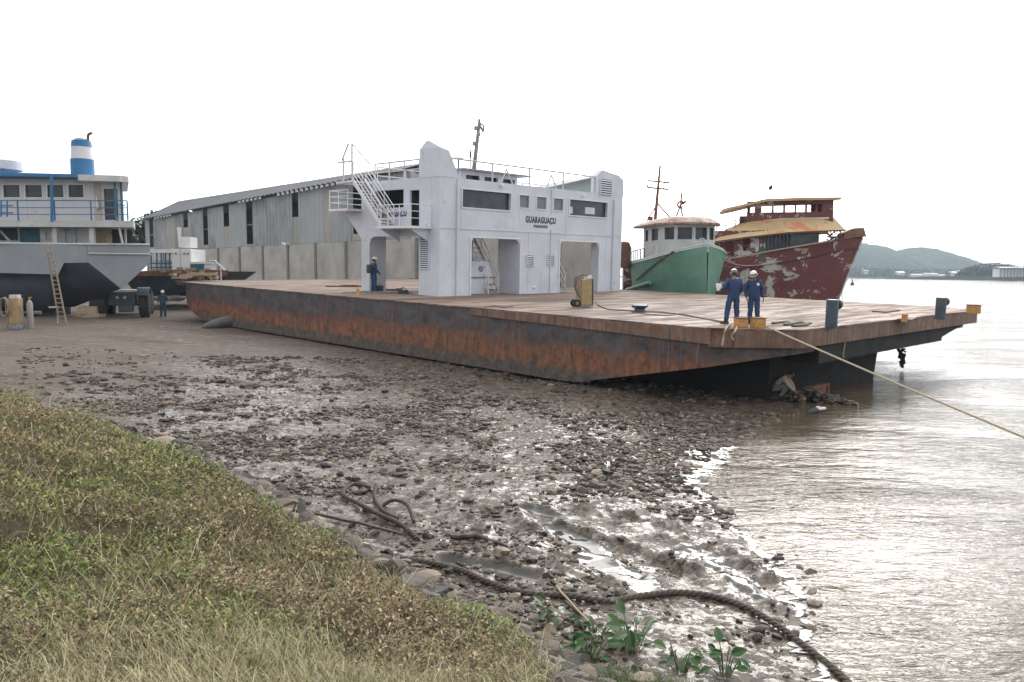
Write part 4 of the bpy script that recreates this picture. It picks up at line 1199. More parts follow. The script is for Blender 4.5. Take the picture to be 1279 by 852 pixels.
for px, py in ((626, 230), (728, 243)):
    a = fr(px, py); MB().lathe([(0.04, 0), (0.1, 0.1), (0.1, 0.12)], Lc(LF - 0.12, a[0], a[1]), 10, m=Matrix.Rotation(R(150), 4, 'Y')).tube([Lc(LF, a[0], a[1] + 0.03), Lc(LF - 0.12, a[0], a[1] + 0.03)], 0.02, 5).build('floodlight', MT['white2'], ferry)
a = fr(667, 359); MB().lathe([(0.09, 0), (0.09, 0.04), (0.05, 0.07)], Lc(LF - 0.001, a[0], a[1]), 12, m=Matrix.Rotation(R(-90), 4, 'Y')).build('hose_connection', MT['white2'], ferry)
# roof braces seen on the front edge
for px in (634, 690):
    a = fr(px, 237)[0]; MB().tube([Lc(LF + 0.12, a - 0.35, HT), Lc(LF + 0.12, a, HT + 0.75), Lc(LF + 0.12, a + 0.5, HT)], 0.045, 6).build('rail_brace', MT['palegrey'], ferry)


# stairs
def stairs(name, A, B, wdt, side, parent, m_, steps, rails=2, treadm=None):
    """A foot, B head of the flight in local coordinates, side = unit vector across"""
    A, B, side = Vector(A), Vector(B), Vector(side).normalized(); q = MB(); d = (B - A); up = Vector((0, 0, 1))
    hz_ = Vector((d.x, d.y, 0)).normalized()
    for s_ in (-0.5, 0.5):
        o_ = side * wdt * s_
        q.prism([A + o_ - up * 0.05, A + o_ + up * 0.24, B + o_ + up * 0.24, B + o_ - up * 0.05], side * 0.04)
    st_ = q.build(name, m_, parent)
    q = MB()
    for i in range(steps):
        p = A.lerp(B, (i + 0.7) / steps); q.prism([p - side * wdt * 0.48 - hz_ * 0.12, p + side * wdt * 0.48 - hz_ * 0.12, p + side * wdt * 0.48 + hz_ * 0.12, p - side * wdt * 0.48 + hz_ * 0.12], up * 0.03)
    q.build('tread', treadm or MT['steel'], st_)
    for s_ in (-0.5, 0.5):
        q = MB(); o_ = side * wdt * s_ + up * 0.15
        for k in range(rails):
            hh_ = 0.9 * (k + 1) / rails
            q.tube([A + o_ + up * hh_, B + o_ + up * hh_], 0.025, 6)
        for k in range(4):
            p = A.lerp(B, k / 3) + o_; q.tube([p, p + up * 0.9], 0.025, 6)
        q.build('handrail', m_, st_, smooth=True)
    return st_


# outside flight on the near side, from the side platform up to the roof deck, rising away
wo = W0 - 0.85
pa = FL(484, 283, w=wo); pb = FL(449, 226, w=wo)
stairs('outside_stairs', Lc(pa[0], wo, pa[2]), Lc(pb[0], wo, HT - 0.1), 0.8, (0, 1, 0), ferry, MT['white2'], 14, 3, MT['rusty'])
hp_l = FL(484, 284, w=wo)
q = MB(); q.rng(Lc(FL(522, 284, w=wo)[0], W0 - 1.35, pa[2] - 0.12), Lc(pa[0] + 0.35, W0 - 0.003, pa[2])); plat = q.build('side_platform', MT['white2'], ferry)
pl0 = FL(522, 284, w=wo)[0]
rail('platform_rail', [Lc(pa[0] + 0.25, W0 - 1.3, pa[2]), Lc(pl0, W0 - 1.3, pa[2]), Lc(pl0, W0 - 0.05, pa[2])], 1.05, (0.36, 0.68), 1.0, 0.025, plat, MT['white2'])
q = MB()
for l_ in (pl0 + 0.2, pa[0] + 0.1): q.prism([Lc(l_, W0 - 0.003, pa[2] - 0.13), Lc(l_, W0 - 1.2, pa[2] - 0.13), Lc(l_, W0 - 0.003, pa[2] - 0.75)], (0.06, 0, 0))
q.build('platform_bracket', MT['white'], plat)
# lower arch lip between pillars
q = MB(); q.rng(Lc(sd_l + 0.002, W0 - 0.02, ph + 0.02), Lc(leg0 - 0.002, W0 + 0.12, ph + 0.198)); q.prism([Lc(leg0 - 0.001, W0, ph + 0.02), Lc(leg0 - 0.45, W0, ph + 0.02), Lc(leg0 - 0.12, W0, ph - 0.1), Lc(leg0 - 0.001, W0, ph - 0.45)], (0, -0.1, 0)); q.build('side_beam', MT['white'], ferry)
# stair head hoop
q = MB(); b0 = Lc(pb[0] + 0.1, wo - 0.4, HT); b1 = Lc(pb[0] + 0.9, wo - 0.4, HT)
q.rng(Lc(pb[0] - 0.05, wo - 0.5, HT - 0.1), Lc(pb[0] + 1.5, W0 + 0.1, HT - 0.02))
q.build('stair_landing', MT['white2'], ferry)
q = MB()
q.tube([b0, b0 + Vector((0, 0, 1.9)), b0 + Vector((0.35, 0, 1.9)), b0 + Vector((0.95, 0, 1.1)), b0 + Vector((0.75, 0, 1.05))], 0.05, 6); q.tube([b1, b1 + Vector((0, 0, 1.2))], 0.05, 6)
q.tube([b0 + Vector((0, 0, 1.0)), b0 + Vector((1.3, 0, 1.0))], 0.045, 6); q.tube([b0 + Vector((0, 0, 1.9)), b0 + Vector((-1.6, 0, 0.75))], 0.035, 6)
q.build('stair_hoop', MT['palegrey'], ferry, smooth=True)
# rear balcony
a = FL(452, 263, w=W0 - 0.5)[0]; c_ = FL(418, 260, w=W0 - 0.5); hb_ = FL(435, 261, w=W0 - 0.5)[2]
q = MB(); q.rng(Lc(LB + 0.003, W0 - 0.9, hb_ - 0.12), Lc(c_[0], W0 + 1.6, hb_)); bal = q.build('rear_balcony', MT['white2'], ferry)
rail('balcony_rail', [Lc(LB + 0.05, W0 - 0.85, hb_), Lc(c_[0] - 0.05, W0 - 0.85, hb_), Lc(c_[0] - 0.05, W0 + 1.5, hb_)], 1.0, (0.35, 0.68), 1.1, 0.03, bal, MT['white2'])
q = MB(); q.rng(Lc(LB + 0.003, W0 - 0.3, hb_ + 1.35), Lc(c_[0], W0 + 1.6, hb_ + 1.42)); q.build('balcony_roof', MT['steel'], bal)
q = MB(); q.prism([Lc(LB + 0.003, W0 + 0.05, hb_ - 0.13), Lc(c_[0] - 0.2, W0 + 0.05, hb_ - 0.13), Lc(LB + 0.003, W0 + 0.05, hb_ - 1.7)], (0, -0.08, 0)); q.build('balcony_bracket', MT['white'], bal)

# stairs inside the two portals: flights come down towards the viewer's right
for k, h_ in enumerate(PH):
    w_f = h_[0] + (h_[1] - h_[0]) * (0.70 if k == 0 else 0.34)
    foot = Lc(LF + 0.9, w_f, 0.02)
    head = Lc(LF + 2.9, w_f - 0.15, ph + 0.15)
    sdv = (head - foot); sdv.z = 0; sdv = sdv.normalized().cross(Vector((0, 0, 1)))
    stairs('lane_stairs', foot, head, 0.8, sdv, ferry, MT['white2'], 11, 2, MT['rusty'])
h_ = [FL(591, 350, l=LF + 1.2)[1]]
q = MB(); q.prism([Lc(LF + 1.2, h_[0] - 0.3, 0), Lc(LF + 1.2, h_[0] + 1.5, 0), Lc(LF + 1.2, h_[0] + 1.5, 0.85), Lc(LF + 1.2, h_[0] + 1.1, 1.75), Lc(LF + 1.2, h_[0] - 0.3, 1.75)], (0.9, 0, 0)); lk_ = q.build('deck_locker', MT['white'], ferry)
MB().rng(Lc(LF + 1.15, h_[0] - 0.3, 0.85), Lc(LF + 1.197, h_[0] + 1.6, 0.92)).build('locker_ledge', MT['steel'], lk_)
MB().lathe([(0.17, 0), (0.17, 0.03), (0.12, 0.04)], Lc(LF + 1.198, h_[0] + 0.55, 1.35), 14, m=Matrix.Rotation(R(-90), 4, 'Y')).build('locker_wheel', MT['steel'], lk_)

# ---- fittings on the deck
def on_deck(px, py): a = FL(px, py, h=0); return Vector((a[0], -a[1], 0))
for (px, py, tp) in ((1038, 408.5, 374.5), (1174, 398, 372)):
    p = on_deck(px, py); hh_ = FL(px, tp, l=p.x)[2]
    r_ = 0.19
    q = MB(); q.lathe([(r_, -0.03), (r_, hh_ - 0.04), (r_ * 0.96, hh_), (r_ * 0.5, hh_ + 0.01)], p, 16)
    bo = q.build('bollard_post', MT['postblue'], ferry, smooth=True)
    q = MB(); q.lathe([(0.15, -0.02), (0.17, 0.05), (0.17, 0.12), (0.1, 0.18)], p + Vector((-0.05, -r_ * 0.95, hh_ - 0.16)), 12, m=Matrix.Rotation(R(90), 4, 'X')); q.box(p + Vector((0, -r_ - 0.03, hh_ - 0.08)), (0.12, 0.2, 0.12))
    q.build('bollard_horn', MT['dark'], bo, smooth=True)
for (px, py, s_) in ((926, 409, 0.34), (947.5, 409.5, 0.36), (1216.5, 391.5, 0.42)):
    p = on_deck(px, py)
    q = MB(); q.box(p + Vector((0.03, 0, s_ * 0.42)), (s_ * 0.9, s_, s_ * 0.84), rz=R(-30)); bx_ = q.build('mooring_bitt', MT['yellow'], ferry, bevel=0.015)
    MB().box(p + Vector((0.03, 0, s_ * 0.84 + 0.012)), (s_ * 1.02, s_ * 1.12, 0.022), rz=R(-30)).build('bitt_cap', MT['rusty'], bx_)
p = on_deck(1129.5, 402); MB().lathe([(0.11, 0), (0.1, 0.26), (0.11, 0.28)], p, 12).build('pipe_stub', MT['yellow'], ferry, smooth=True)
p = on_deck(447, 370); MB().box(p + Vector((0, 0, 0.17)), (0.1, 0.1, 0.36)).build('marker_stub', MT['yellow'], ferry)
p = on_deck(799, 389.5)
q = MB(); q.lathe([(0.22, 0), (0.20, 0.12), (0.30, 0.2), (0.31, 0.26), (0.2, 0.28)], p, 18); q.box(p + Vector((0, 0, 0.22)), (0.18, 0.85, 0.1)); q.build('cleat', MT['postblue'], ferry, smooth=True, bevel=0.01)
p = on_deck(632, 376)
for (px, py, a_, l_) in ((1140, 399, 0.2, 1.5), (905, 409.5, 0.4, 1.3)):
    p = on_deck(px, py); MB().box(p + Vector((0.2, 0, 0.02)), (0.5, l_, 0.03), rz=a_).build('loose_plate', MT['rusty'], ferry)
MB().box(on_deck(1107, 389) + Vector((0, 0, 0.03)), (0.6, 2.2, 0.05), rz=0.1).build('hatch_plate', MT['rusty'], ferry)
for (px, py, a_, sz) in ((760, 384.5, 0.3, (0.4, 1.2, 0.05)), (740, 377.5, 0.15, (0.3, 2.0, 0.04)), (820, 378, -0.3, (0.3, 1.6, 0.05))):
    pass
# knot of rope ends over the deck edge
print('deck done')
# ------------------------------------------------------------------ loose things on the deck
def rope_path(name, pts, r, m_, label, cat, group=None, n=8, sub=6, strands=0, pitch=0.25):
    pts = [Vector(p) for p in pts]; out = []
    P = [pts[0]] + pts + [pts[-1]]
    for i in range(1, len(P) - 2):
        for k in range(sub):
            t_ = k / sub
            out.append(0.5 * ((2 * P[i]) + (-P[i - 1] + P[i + 1]) * t_ + (2 * P[i - 1] - 5 * P[i] + 4 * P[i + 1] - P[i + 2]) * t_ ** 2 + (-P[i - 1] + 3 * P[i] - 3 * P[i + 1] + P[i + 2]) * t_ ** 3))
    out.append(pts[-1])
    q = MB()
    if not strands: q.tube(out, r, n)
    else:
        L = [0]
        for i in range(1, len(out)): L.append(L[-1] + (out[i] - out[i - 1]).length)
        step = pitch / 9; N_ = int(L[-1] / step)
        cum = np.array(L); A = np.array([p[:] for p in out]); ss = np.linspace(0, L[-1], N_)
        C = np.stack([np.interp(ss, cum, A[:, i]) for i in range(3)], -1)
        T = np.gradient(C, axis=0); T /= np.linalg.norm(T, axis=1)[:, None]
        S_ = np.cross(T, np.array([0, 0, 1.0])); S_ /= np.linalg.norm(S_, axis=1)[:, None]; B_ = np.cross(S_, T)
        for k in range(strands):
            ph_ = 2 * math.pi * (ss / pitch + k / strands)
            q.tube([Vector(v_) for v_ in (C + (S_ * np.cos(ph_)[:, None] + B_ * np.sin(ph_)[:, None]) * r * 0.52)], r * 0.56, 6)
    o = q.build(name, m_, smooth='all')
    return tag(o, label, cat, group)


def bottle_rack_free(): pass


wp = MF @ on_deck(730, 383.5)
wm = thing('welding_machine', 'tan upright welding machine on small wheels standing on the ferry deck', 'welding machine', wp, R(20))
q = MB(); q.box((0, 0, 0.62), (0.52, 0.42, 1.08)); body = q.build('case', MT['tan'], wm, bevel=0.03)
q = MB(); q.rng((0.262, -0.22, 0.08), (0.30, 0.22, 1.18)); q.rng((-0.262, -0.213, 0.1), (-0.24, -0.211, 1.15)); q.build('side_band', MT['dark'], body)
q = MB(); q.tube([(-0.28, 0.1, 0.5), (-0.42, 0.1, 0.95), (-0.36, 0.1, 1.22), (-0.1, 0.0, 1.34), (0.15, -0.05, 1.30), (0.22, -0.1, 1.18)], 0.03, 6); q.tube([(-0.3, -0.15, 0.4), (-0.5, -0.12, 0.75), (-0.38, -0.1, 1.15), (-0.05, -0.1, 1.24)], 0.025, 6); q.build('hose', MT['cable'], wm, smooth=True)
q = MB(); q.box((0.18, -0.05, 1.26), (0.16, 0.2, 0.14)); q.tube([(0, 0, 1.16), (0, 0, 1.3)], 0.05, 8); q.build('regulator', MT['helmet'], wm)
for s_ in (-0.16, 0.16):
    q = MB(); q.lathe([(0.15, -0.03), (0.16, 0), (0.15, 0.03)], (-0.42, s_, 0.17), 16, m=Matrix.Rotation(R(90), 4, 'X')); wq = q.build('wheel', MT['rubber'], wm, smooth=True)
    MB().lathe([(0.07, -0.036), (0.07, 0.036)], (-0.42, s_, 0.17), 10, m=Matrix.Rotation(R(90), 4, 'X')).build('hub', MT['steel'], wq)
q = MB(); q.tube([(-0.42, -0.16, 0.17), (-0.42, 0.16, 0.17)], 0.02, 6); q.tube([(-0.42, 0, 0.17), (-0.3, 0, 0.9)], 0.02, 6); q.box((0, 0, 0.05), (0.6, 0.44, 0.05)); q.build('trolley', MT['steel'], wm)

def dk(px, py, up=0.02): return MF @ (on_deck(px, py) + Vector((0, 0, up)))
rope_path('welding_cable', [dk(741, 376, 0.25), dk(746, 381, 0.05), dk(758, 386.5), dk(775, 388), dk(800, 389.8), dk(830, 391), dk(865, 396), dk(905, 403)], 0.022, MT['cable'], 'dark welding cable trailing over the ferry deck from the tan machine', 'cable')
rope_path('deck_hose', [dk(606, 384), dk(618, 382.5), dk(630, 384.5), dk(641, 383)], 0.025, MT['cable'], 'short kinked hose lying on the deck in front of the white house', 'hose')
rope_path('thin_line', [dk(790, 391), dk(830, 395), dk(852, 393), dk(880, 399), dk(912, 406)], 0.014, MT['cable'], 'thin dark line across the deck towards the two yellow bitts', 'line')
for i, pts in enumerate([[(913, 405), (907, 410), (904, 420), (902, 432)], [(922, 403), (919, 412), (914, 420), (916, 425)]]):
    P_ = [dk(pts[0][0], pts[0][1])] + [W(a, c_, 24.15 - 0.1 * i) for a, c_ in pts[1:]]
    rope_path('rope_end', P_, 0.03, MT['rope'], ('frayed rope end hanging lowest over the deck edge left of the yellow bitts', 'short frayed rope end hanging from the deck edge beside the yellow bitts')[i], 'rope', None, 6)
rope_path('rope_tangle', [dk(965, 405), dk(985, 403), dk(980, 407), dk(1000, 404), dk(1008, 407), dk(990, 408.5), dk(1012, 405)], 0.055, MT['hawser'], 'tangled dark rope lying on the deck corner by the dark bollard', 'rope')
rope_path('dangling_line', [dk(1055, 407), W(1055.5, 412, 27.2), W(1056, 425, 27.0), W(1053, 442, 27.0), W(1054, 447, 27.0)], 0.022, MT['rope'], 'pale line dangling from the ramp edge right of the dark bollard', 'line')
q = MB()
cpt = W(1127, 436, 35.2)
for i in range(34):
    k = i / 34; q.box(cpt + Vector((rng.normal(0, 0.09 * (1.1 - k)), rng.normal(0, 0.05), -k * 0.8)), (rng.uniform(0.05, 0.2), 0.1, rng.uniform(0.05, 0.16)), m=Matrix.Rotation(i * 1.3, 4, 'Y'))
q.tube([cpt + Vector((0, 0, 0.12)), cpt + Vector((0, 0, -0.8))], 0.02, 4)
tag(q.build('hanging_weed', MT['weed']), 'dark clump of weed hanging from the bracket under the ramp', 'weed')
# mooring rope out to the right
P0 = MF @ Lc(*(lambda a: (a[0] - 0.05, a[1] - 0.1, 0.12))(FL(947, 408, h=0)))
P1 = W(1279, 543, 16.5); dirr = P1 - P0
pts = []
for k in range(12):
    t_ = k / 11; p = P0 + dirr * (t_ * 1.5); p.z += -0.06 * math.sin(math.pi * t_); pts.append(p)
rope_path('mooring_rope', [P0 - dirr.normalized() * 0.0] + pts[1:], 0.028, MT['rope'], 'long pale mooring rope running from the deck corner out over the water', 'rope', n=8, sub=4)
# litter on the far part of the deck
for (px, py, s_, lb) in ((492, 363, (0.9, 0.3, 0.08), 'flat rusty scrap on the deck behind the standing man'), (430, 358.6, (2.2, 0.3, 0.07), 'long rusty bar on the deck left of the standing man')):
    p = dk(px, py, 0.05); tag(MB().box(p, s_, rz=R(10)).box(p + Vector((0.3, 0.2, 0.05)), (s_[0] * 0.5, 0.15, 0.05), rz=0.7).build('scrap_metal', MT['rusty']), lb, 'scrap')
p = dk(503.5, 367, 0.1)
tag(MB().box(p, (0.5, 0.3, 0.2), rz=0.3).tube([p + Vector((-0.2, 0, 0.1)), p + Vector((0, 0, 0.26)), p + Vector((0.2, 0, 0.1))], 0.02, 6).build('tool_box', MT['dark'], bevel=0.02), 'small black tool box on the deck left of the white pillar', 'tool box')
p = dk(472, 366.0, 0.03); tag(MB().box(p, (3.6, 0.45, 0.05), rz=R(6)).box(p + Vector((0.4, 0.1, 0.04)), (2.2, 0.2, 0.03), rz=R(4)).build('plank', MT['wood']), 'flat plank on the deck under the feet of the standing man', 'plank')
# ------------------------------------------------------------------ warehouse and its yard wall (both run parallel to the ferry)
def LWp(l, w, z): return Vector((6.125 - 0.70711 * l + 0.70711 * w, 24.5 + 0.70711 * l + 0.70711 * w, z))


def LWray(px, py, w):
    """(l, z) on the vertical plane at distance w parallel to the ferry"""
    d = ray(px, py); o = Vector((0, 0, CAMZ)); n = Vector((0.70711, 0.70711, 0))
    k = (w - ((o.x - 6.125) + (o.y - 24.5)) / 1.41421) / (d.dot(n))
    p = o + d * k
    return ((6.125 - p.x) + (p.y - 24.5)) / 1.41421, p.z


WW = 24.0
yw = thing('yard_wall', 'long stained concrete panel wall running behind the ferry and under the warehouse cladding', 'wall', LWp(23, WW, 0))
edges_l = [LWray(px, 320, WW)[0] for px in (521, 474, 434, 397, 361, 331, 300, 273, 250, 229, 210, 194)]
p0 = edges_l[0]; stp = (edges_l[7] - edges_l[0]) / 7
ls_ = [p0 - stp * k for k in (4, 3, 2, 1)]; ls_ = [23.0] + [x_ for x_ in ls_ if x_ > 24] + [p0 + stp * k for k in range(0, 12)]
TOPZ = 7.5
for i in range(len(ls_) - 1):
    a, c_ = ls_[i] + 0.18, ls_[i + 1] - 0.18
    q = MB(); q.prism([LWp(a, WW, 1.2), LWp(c_, WW, 1.2), LWp(c_, WW, TOPZ), LWp(a, WW, TOPZ)], Vector((0.10, 0.10, 0)))
    q.build('wall_panel', MT['concrete'], yw, world=True)
for x_ in ls_:
    q = MB(); q.prism([LWp(x_ - 0.178, WW - 0.12, 1.2), LWp(x_ + 0.178, WW - 0.12, 1.2), LWp(x_ + 0.178, WW - 0.12, TOPZ + 0.05), LWp(x_ - 0.178, WW - 0.12, TOPZ + 0.05)], Vector((0.25, 0.25, 0)))
    q.build('post', MT['concretedark'], yw, world=True)
# wavy pipe or roofing sheets against the foot of the wall seen over the deck
a, _ = LWray(520, 350, WW - 0.5); c_, _ = LWray(474, 350, WW - 0.5)
pts = [LWp(a + (c_ - a) * k / 24, WW - 0.5, 3.62 + 0.17 * abs(math.sin(k * math.pi / 8))) for k in range(25)]
q = MB(); q.tube(pts, 0.09, 6); tag(q.build('bent_pipe', MT['cable'], smooth=True), 'wavy dark pipe lying along the foot of the concrete wall', 'pipe')

wa = thing('warehouse', 'long warehouse clad in grey corrugated sheets above the concrete wall', 'building', LWp(43, WW, 0))
WC = WW + 0.30
def eave(l): return 13.6 - (l - 54.8) * 0.0245
LA, LZ = 46.3, LWray(182, 290, WC)[0]
M_clad = mat('grey_corrugated_cladding', (0.31, 0.325, 0.34), 0.6, var=0.3, scale=0.3, streak=0.6, streakcol=(0.15, 0.15, 0.145), bump=0)
M_clad2 = mat('tan_corrugated_cladding', (0.37, 0.36, 0.325), 0.6, var=0.15, scale=0.25, streak=0.25, streakcol=(0.22, 0.18, 0.14), bump=0)
M_clad3 = mat('pale_corrugated_cladding', (0.36, 0.38, 0.395), 0.6, var=0.12, scale=0.25, streak=0.25, bump=0)
M_rf = mat('dark_fibre_cement_roof', (0.12, 0.125, 0.135), 0.7, var=0.25, scale=0.3, streak=0.0)


def corrug(l0, l1, z0, z1, w_, m_, pitch=0.75, amp=0.10, name='cladding_sheet', z1b=None):
    n = max(2, int((l1 - l0) / pitch * 4)); q = MB(); top = []; bot = []
    for i in range(n + 1):
        l_ = l0 + (l1 - l0) * i / n; o_ = amp * math.sin(2 * math.pi * (l_ / pitch))
        zt_ = z1 + ((z1b if z1b is not None else z1) - z1) * i / n
        bot.append(LWp(l_, w_ + o_, z0)); top.append(LWp(l_, w_ + o_, zt_))
    q.add(bot + top, [(i, i + 1, n + 2 + i, n + 1 + i) for i in range(n)])
    o = q.build(name, m_, wa, world=True)
    sm = o.modifiers.new('thick', 'SOLIDIFY'); sm.thickness = 0.02
    return o


# slots between the sheets: px0, px1, y of the bottom of the opening (top is the eave), kind below
slots = [(442, 453, 292), (366, 373.6, 271), (308.5, 315.5, 305), (280.5, 286, 283), (254.5, 260.2, 306), (230, 234.6, 284), (186.5, 192, 309)]
cuts = []
for a, c_, yb in slots:
    l1_ = LWray(a, 290, WC)[0]; l0_ = LWray(c_, 290, WC)[0]; zb = LWray((a + c_) / 2, yb, WC)[1]
    cuts.append((l0_, l1_, max(zb, 7.55)))
cuts.sort()
pos = LA; rngp = random.Random(3)
tints = [M_clad, M_clad3, M_clad, M_clad, M_clad2, M_clad3, M_clad]
tans = [LWray(px, 300, WC)[0] for px in (406, 285, 240)]
for i, (a, c_, zb) in enumerate(cuts + [(LZ, LZ, 0)]):
    x_ = pos
    while x_ < a - 0.05:
        nx_ = min(a, x_ + rngp.choice((1.6, 2.4, 3.2, 4.0)))
        if a - nx_ < 0.7: nx_ = a
        mm = M_clad2 if any(x_ < tv < nx_ for tv in tans[:1]) or rngp.random() < 0.07 else rngp.choice((M_clad, M_clad, M_clad3))
        corrug(x_, nx_ - 0.03, TOPZ + 0.06 - rngp.random() * 0.05, eave(x_) - 0.12, WC + rngp.random() * 0.05, mm, z1b=eave(nx_) - 0.12)
        x_ = nx_
    if zb > 7.6: corrug(a, c_ - 0.02, TOPZ + 0.06, zb, WC + 0.02, M_clad2, z1b=zb)
    pos = c_
# inner dark wall, girts, roof, gable ends
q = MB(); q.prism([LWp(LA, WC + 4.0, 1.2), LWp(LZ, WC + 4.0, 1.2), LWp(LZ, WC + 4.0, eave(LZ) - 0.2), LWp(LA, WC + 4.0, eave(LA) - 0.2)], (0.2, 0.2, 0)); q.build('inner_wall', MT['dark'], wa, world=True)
q = MB()
for zz in (10.2,):
    q.prism([LWp(LA, WC + 0.15, zz), LWp(LZ, WC + 0.15, zz - 0.3), LWp(LZ, WC + 0.15, zz - 0.15), LWp(LA, WC + 0.15, zz + 0.15)], (0.06, 0.06, 0))
q.build('girt', MT['steel'], wa, world=True)
q = MB(); WR = 5.0
def rline(l_):
    lr_ = max(l_, LA + 4.2); r0 = LWp(l_, WC - 0.6, eave(l_)); r1 = LWp(lr_, WC + WR, 15.2); r2 = LWp(lr_, WC + 2 * WR, eave(l_)); return r0, r1, r2
n = 260; vs = []; 
for i in range(n + 1):
    l_ = LA - 0.3 + (LZ + 0.6 - LA) * i / n; o_ = Vector((0, 0, 0.07 * math.sin(i * math.pi / 2)))
    vs += [p + o_ for p in rline(l_)]
q.add(vs, [(3 * i + j, 3 * i + j + 1, 3 * i + 4 + j, 3 * i + 3 + j) for i in range(n) for j in range(2)])
rf = q.build('roof', M_rf, wa, world=True); rf.modifiers.new('thick', 'SOLIDIFY').thickness = 0.05
q = MB()     # light scalloped eave edge: ends of the roof sheets
for px0, px1 in ((345, 445), (300, 332), (196, 218)):
    l0_, l1_ = sorted((LWray(px0, 250, WC)[0], LWray(px1, 250, WC)[0])); k = int((l1_ - l0_) / 1.0)
    for i in range(k):
        l_ = l0_ + i * 1.0; q.prism([LWp(l_, WC - 0.62, eave(l_) - 0.30), LWp(l_ + 0.62, WC - 0.62, eave(l_) - 0.30), LWp(l_ + 0.55, WC - 0.62, eave(l_) - 0.06), LWp(l_ + 0.05, WC - 0.62, eave(l_) - 0.06)], (0.03, 0.03, 0))
q.build('eave_trim', MT['palegrey'], wa, world=True)
for l_ in (LA, LZ - 0.2):
    q = MB(); q.prism([LWp(l_, WC + 0.1, 1.2), LWp(l_, WC + 2 * WR - 0.3, 1.2), LWp(l_, WC + 2 * WR - 0.3, eave(l_) - (0.05 if l_ > LA else 1.6)), LWp(l_, WC + WR, eave(l_) + (2.4 if l_ > LA else -1.5)), LWp(l_, WC + 0.1, eave(l_) - 0.05)], (-0.14, 0.14, 0)); q.build('gable_wall', M_clad, wa, world=True)
q = MB(); a, z_ = LWray(359, 305, WW - 0.3); p = LWp(a, WW - 0.7, z_)
q.lathe([(0.1, -0.3), (0.22, 0.2), (0.22, 0.25)], p, 10, m=Matrix.Rotation(R(110), 4, 'Y')); q.tube([p, p + Vector((0.6, 0.6, -0.1))], 0.05, 6)
q.build('floodlight', MT['helmet'], yw, world=True)

# ------------------------------------------------------------------ hull lofting for the two boats on the river
def boat_hull(stations, name, m_, parent, dens=1):
    """stations: (x, z_sheer, half_deck, z_chine, half_chine, z_keel) in the boat's frame, bow at +x"""
    q = MB(); rings = []
    for x, zs, hd, zc, hc, zk in stations:
        rings.append([Vector(p) for p in ((x, -hd, zs), (x, -(hd * 0.62 + hc * 0.38), (zs * 0.6 + zc * 0.4)), (x, -hc, zc), (x, -hc * 0.35, zk), (x, 0, zk), (x, hc * 0.35, zk), (x, hc, zc), (x, hd * 0.62 + hc * 0.38, zs * 0.6 + zc * 0.4), (x, hd, zs))])
    q.loft(rings, cap=False, closed=False)
    q.add(rings[0], [tuple(range(9))])
    o = q.build(name, m_, parent, smooth=True)
    return o


# green boat: bow towards the viewer and to the right
gd = Vector((0.2, -0.98, 0)).normalized(); gang = math.atan2(gd.y, gd.x)
gb = thing('green_boat', 'weathered green wooden fishing boat with a pale wheelhouse and rusty roof, moored beside the ferry', 'boat', (12.3, 50.8, 0), gang)
# local: +x = bow, +y = to the left of the bow = towards the viewer's right/back ; near side is -y
MG = MW['green_boat']; MGi = MG.inverted()
def gbp(px, py, x=None, y=None):
    o = MGi @ Vector((0, 0, CAMZ)); d = MGi.to_3x3() @ ray(px, py)
    k = (x - o.x) / d.x if x is not None else (y - o.y) / d.y
    return o + d * k
sheer = lambda x: 5.0 + 1.05 * math.exp(x / 2.8)
def st_(x, hd, hc, zc, zk): return (x, sheer(x), hd, zc, hc, zk)
stG = [st_(-7.1, 2.5, 2.2, 1.4, -0.2), st_(-6, 2.65, 2.25, 1.3, -0.4), st_(-4, 2.65, 2.0, 1.4, -0.4), st_(-2.6, 2.5, 1.55, 1.6, -0.3), st_(-1.5, 2.1, 0.95, 1.8, 0.0), st_(-0.8, 1.55, 0.5, 2.0, 0.6), st_(-0.3, 0.9, 0.2, 2.3, 1.2), st_(0.0, 0.35, 0.06, 2.8, 2.2), (0.12, sheer(0.12), 0.05, 3.4, 0.02, 3.0)]
boat_hull(stG, 'hull', MT['green'], gb)
def gh(px, py):
    y_ = -2.5
    for _ in range(12):
        p = gbp(px, py, y=y_); s2 = sorted(stG, key=lambda s: s[0])
        y_ = 0.5 * y_ + 0.5 * -(float(np.interp(p.x, [s[0] for s in s2], [s[2] for s in s2])) * 0.96 + 0.08)
    return gbp(px, py, y=y_)
q = MB()
for i in range(len(stG) - 1):
    a, c_ = stG[i], stG[i + 1]
    for s_ in (-1, 1):
        q.add([(a[0], s_ * (a[2] + 0.03), a[1] - 0.12), (c_[0], s_ * (c_[2] + 0.03), c_[1] - 0.12), (c_[0], s_ * (c_[2] - 0.06), c_[1] + 0.08), (a[0], s_ * (a[2] - 0.06), a[1] + 0.08), (a[0], s_ * (a[2] - 0.10), a[1] - 0.12), (c_[0], s_ * (c_[2] - 0.10), c_[1] - 0.12)], [(0, 1, 2, 3), (3, 2, 5, 4)])
q.build('gunwale', MT['palegrey'], gb)
q = MB(); q.add([(s[0], e * (s[2] - 0.12), s[1] - 0.5) for s in stG for e in (-1, 1)], [(2 * i, 2 * i + 1, 2 * i + 3, 2 * i + 2) for i in range(len(stG) - 1)]); q.build('foredeck', MT['steel'], gb)
# bulwark topside wash strip aft, paler
# wheelhouse
wx0, wx1 = -6.3, -2.3
zt = gbp(850, 285, x=-2.2).z + 0.42
zb_ = 4.6
q = MB()
wl_n, wl_f = -1.85, 1.85
tp = zt - 0.05
q.panel((0, wl_n, 0), (1, 0, 0), (0, 0, 1), (0, 1, 0), wx0, wx1 - 0.5, zb_, tp, [[-6.0, -5.4, zt - 1.15, zt - 0.38], [-4.8, -3.6, zt - 1.15, zt - 0.36]], 0.07)
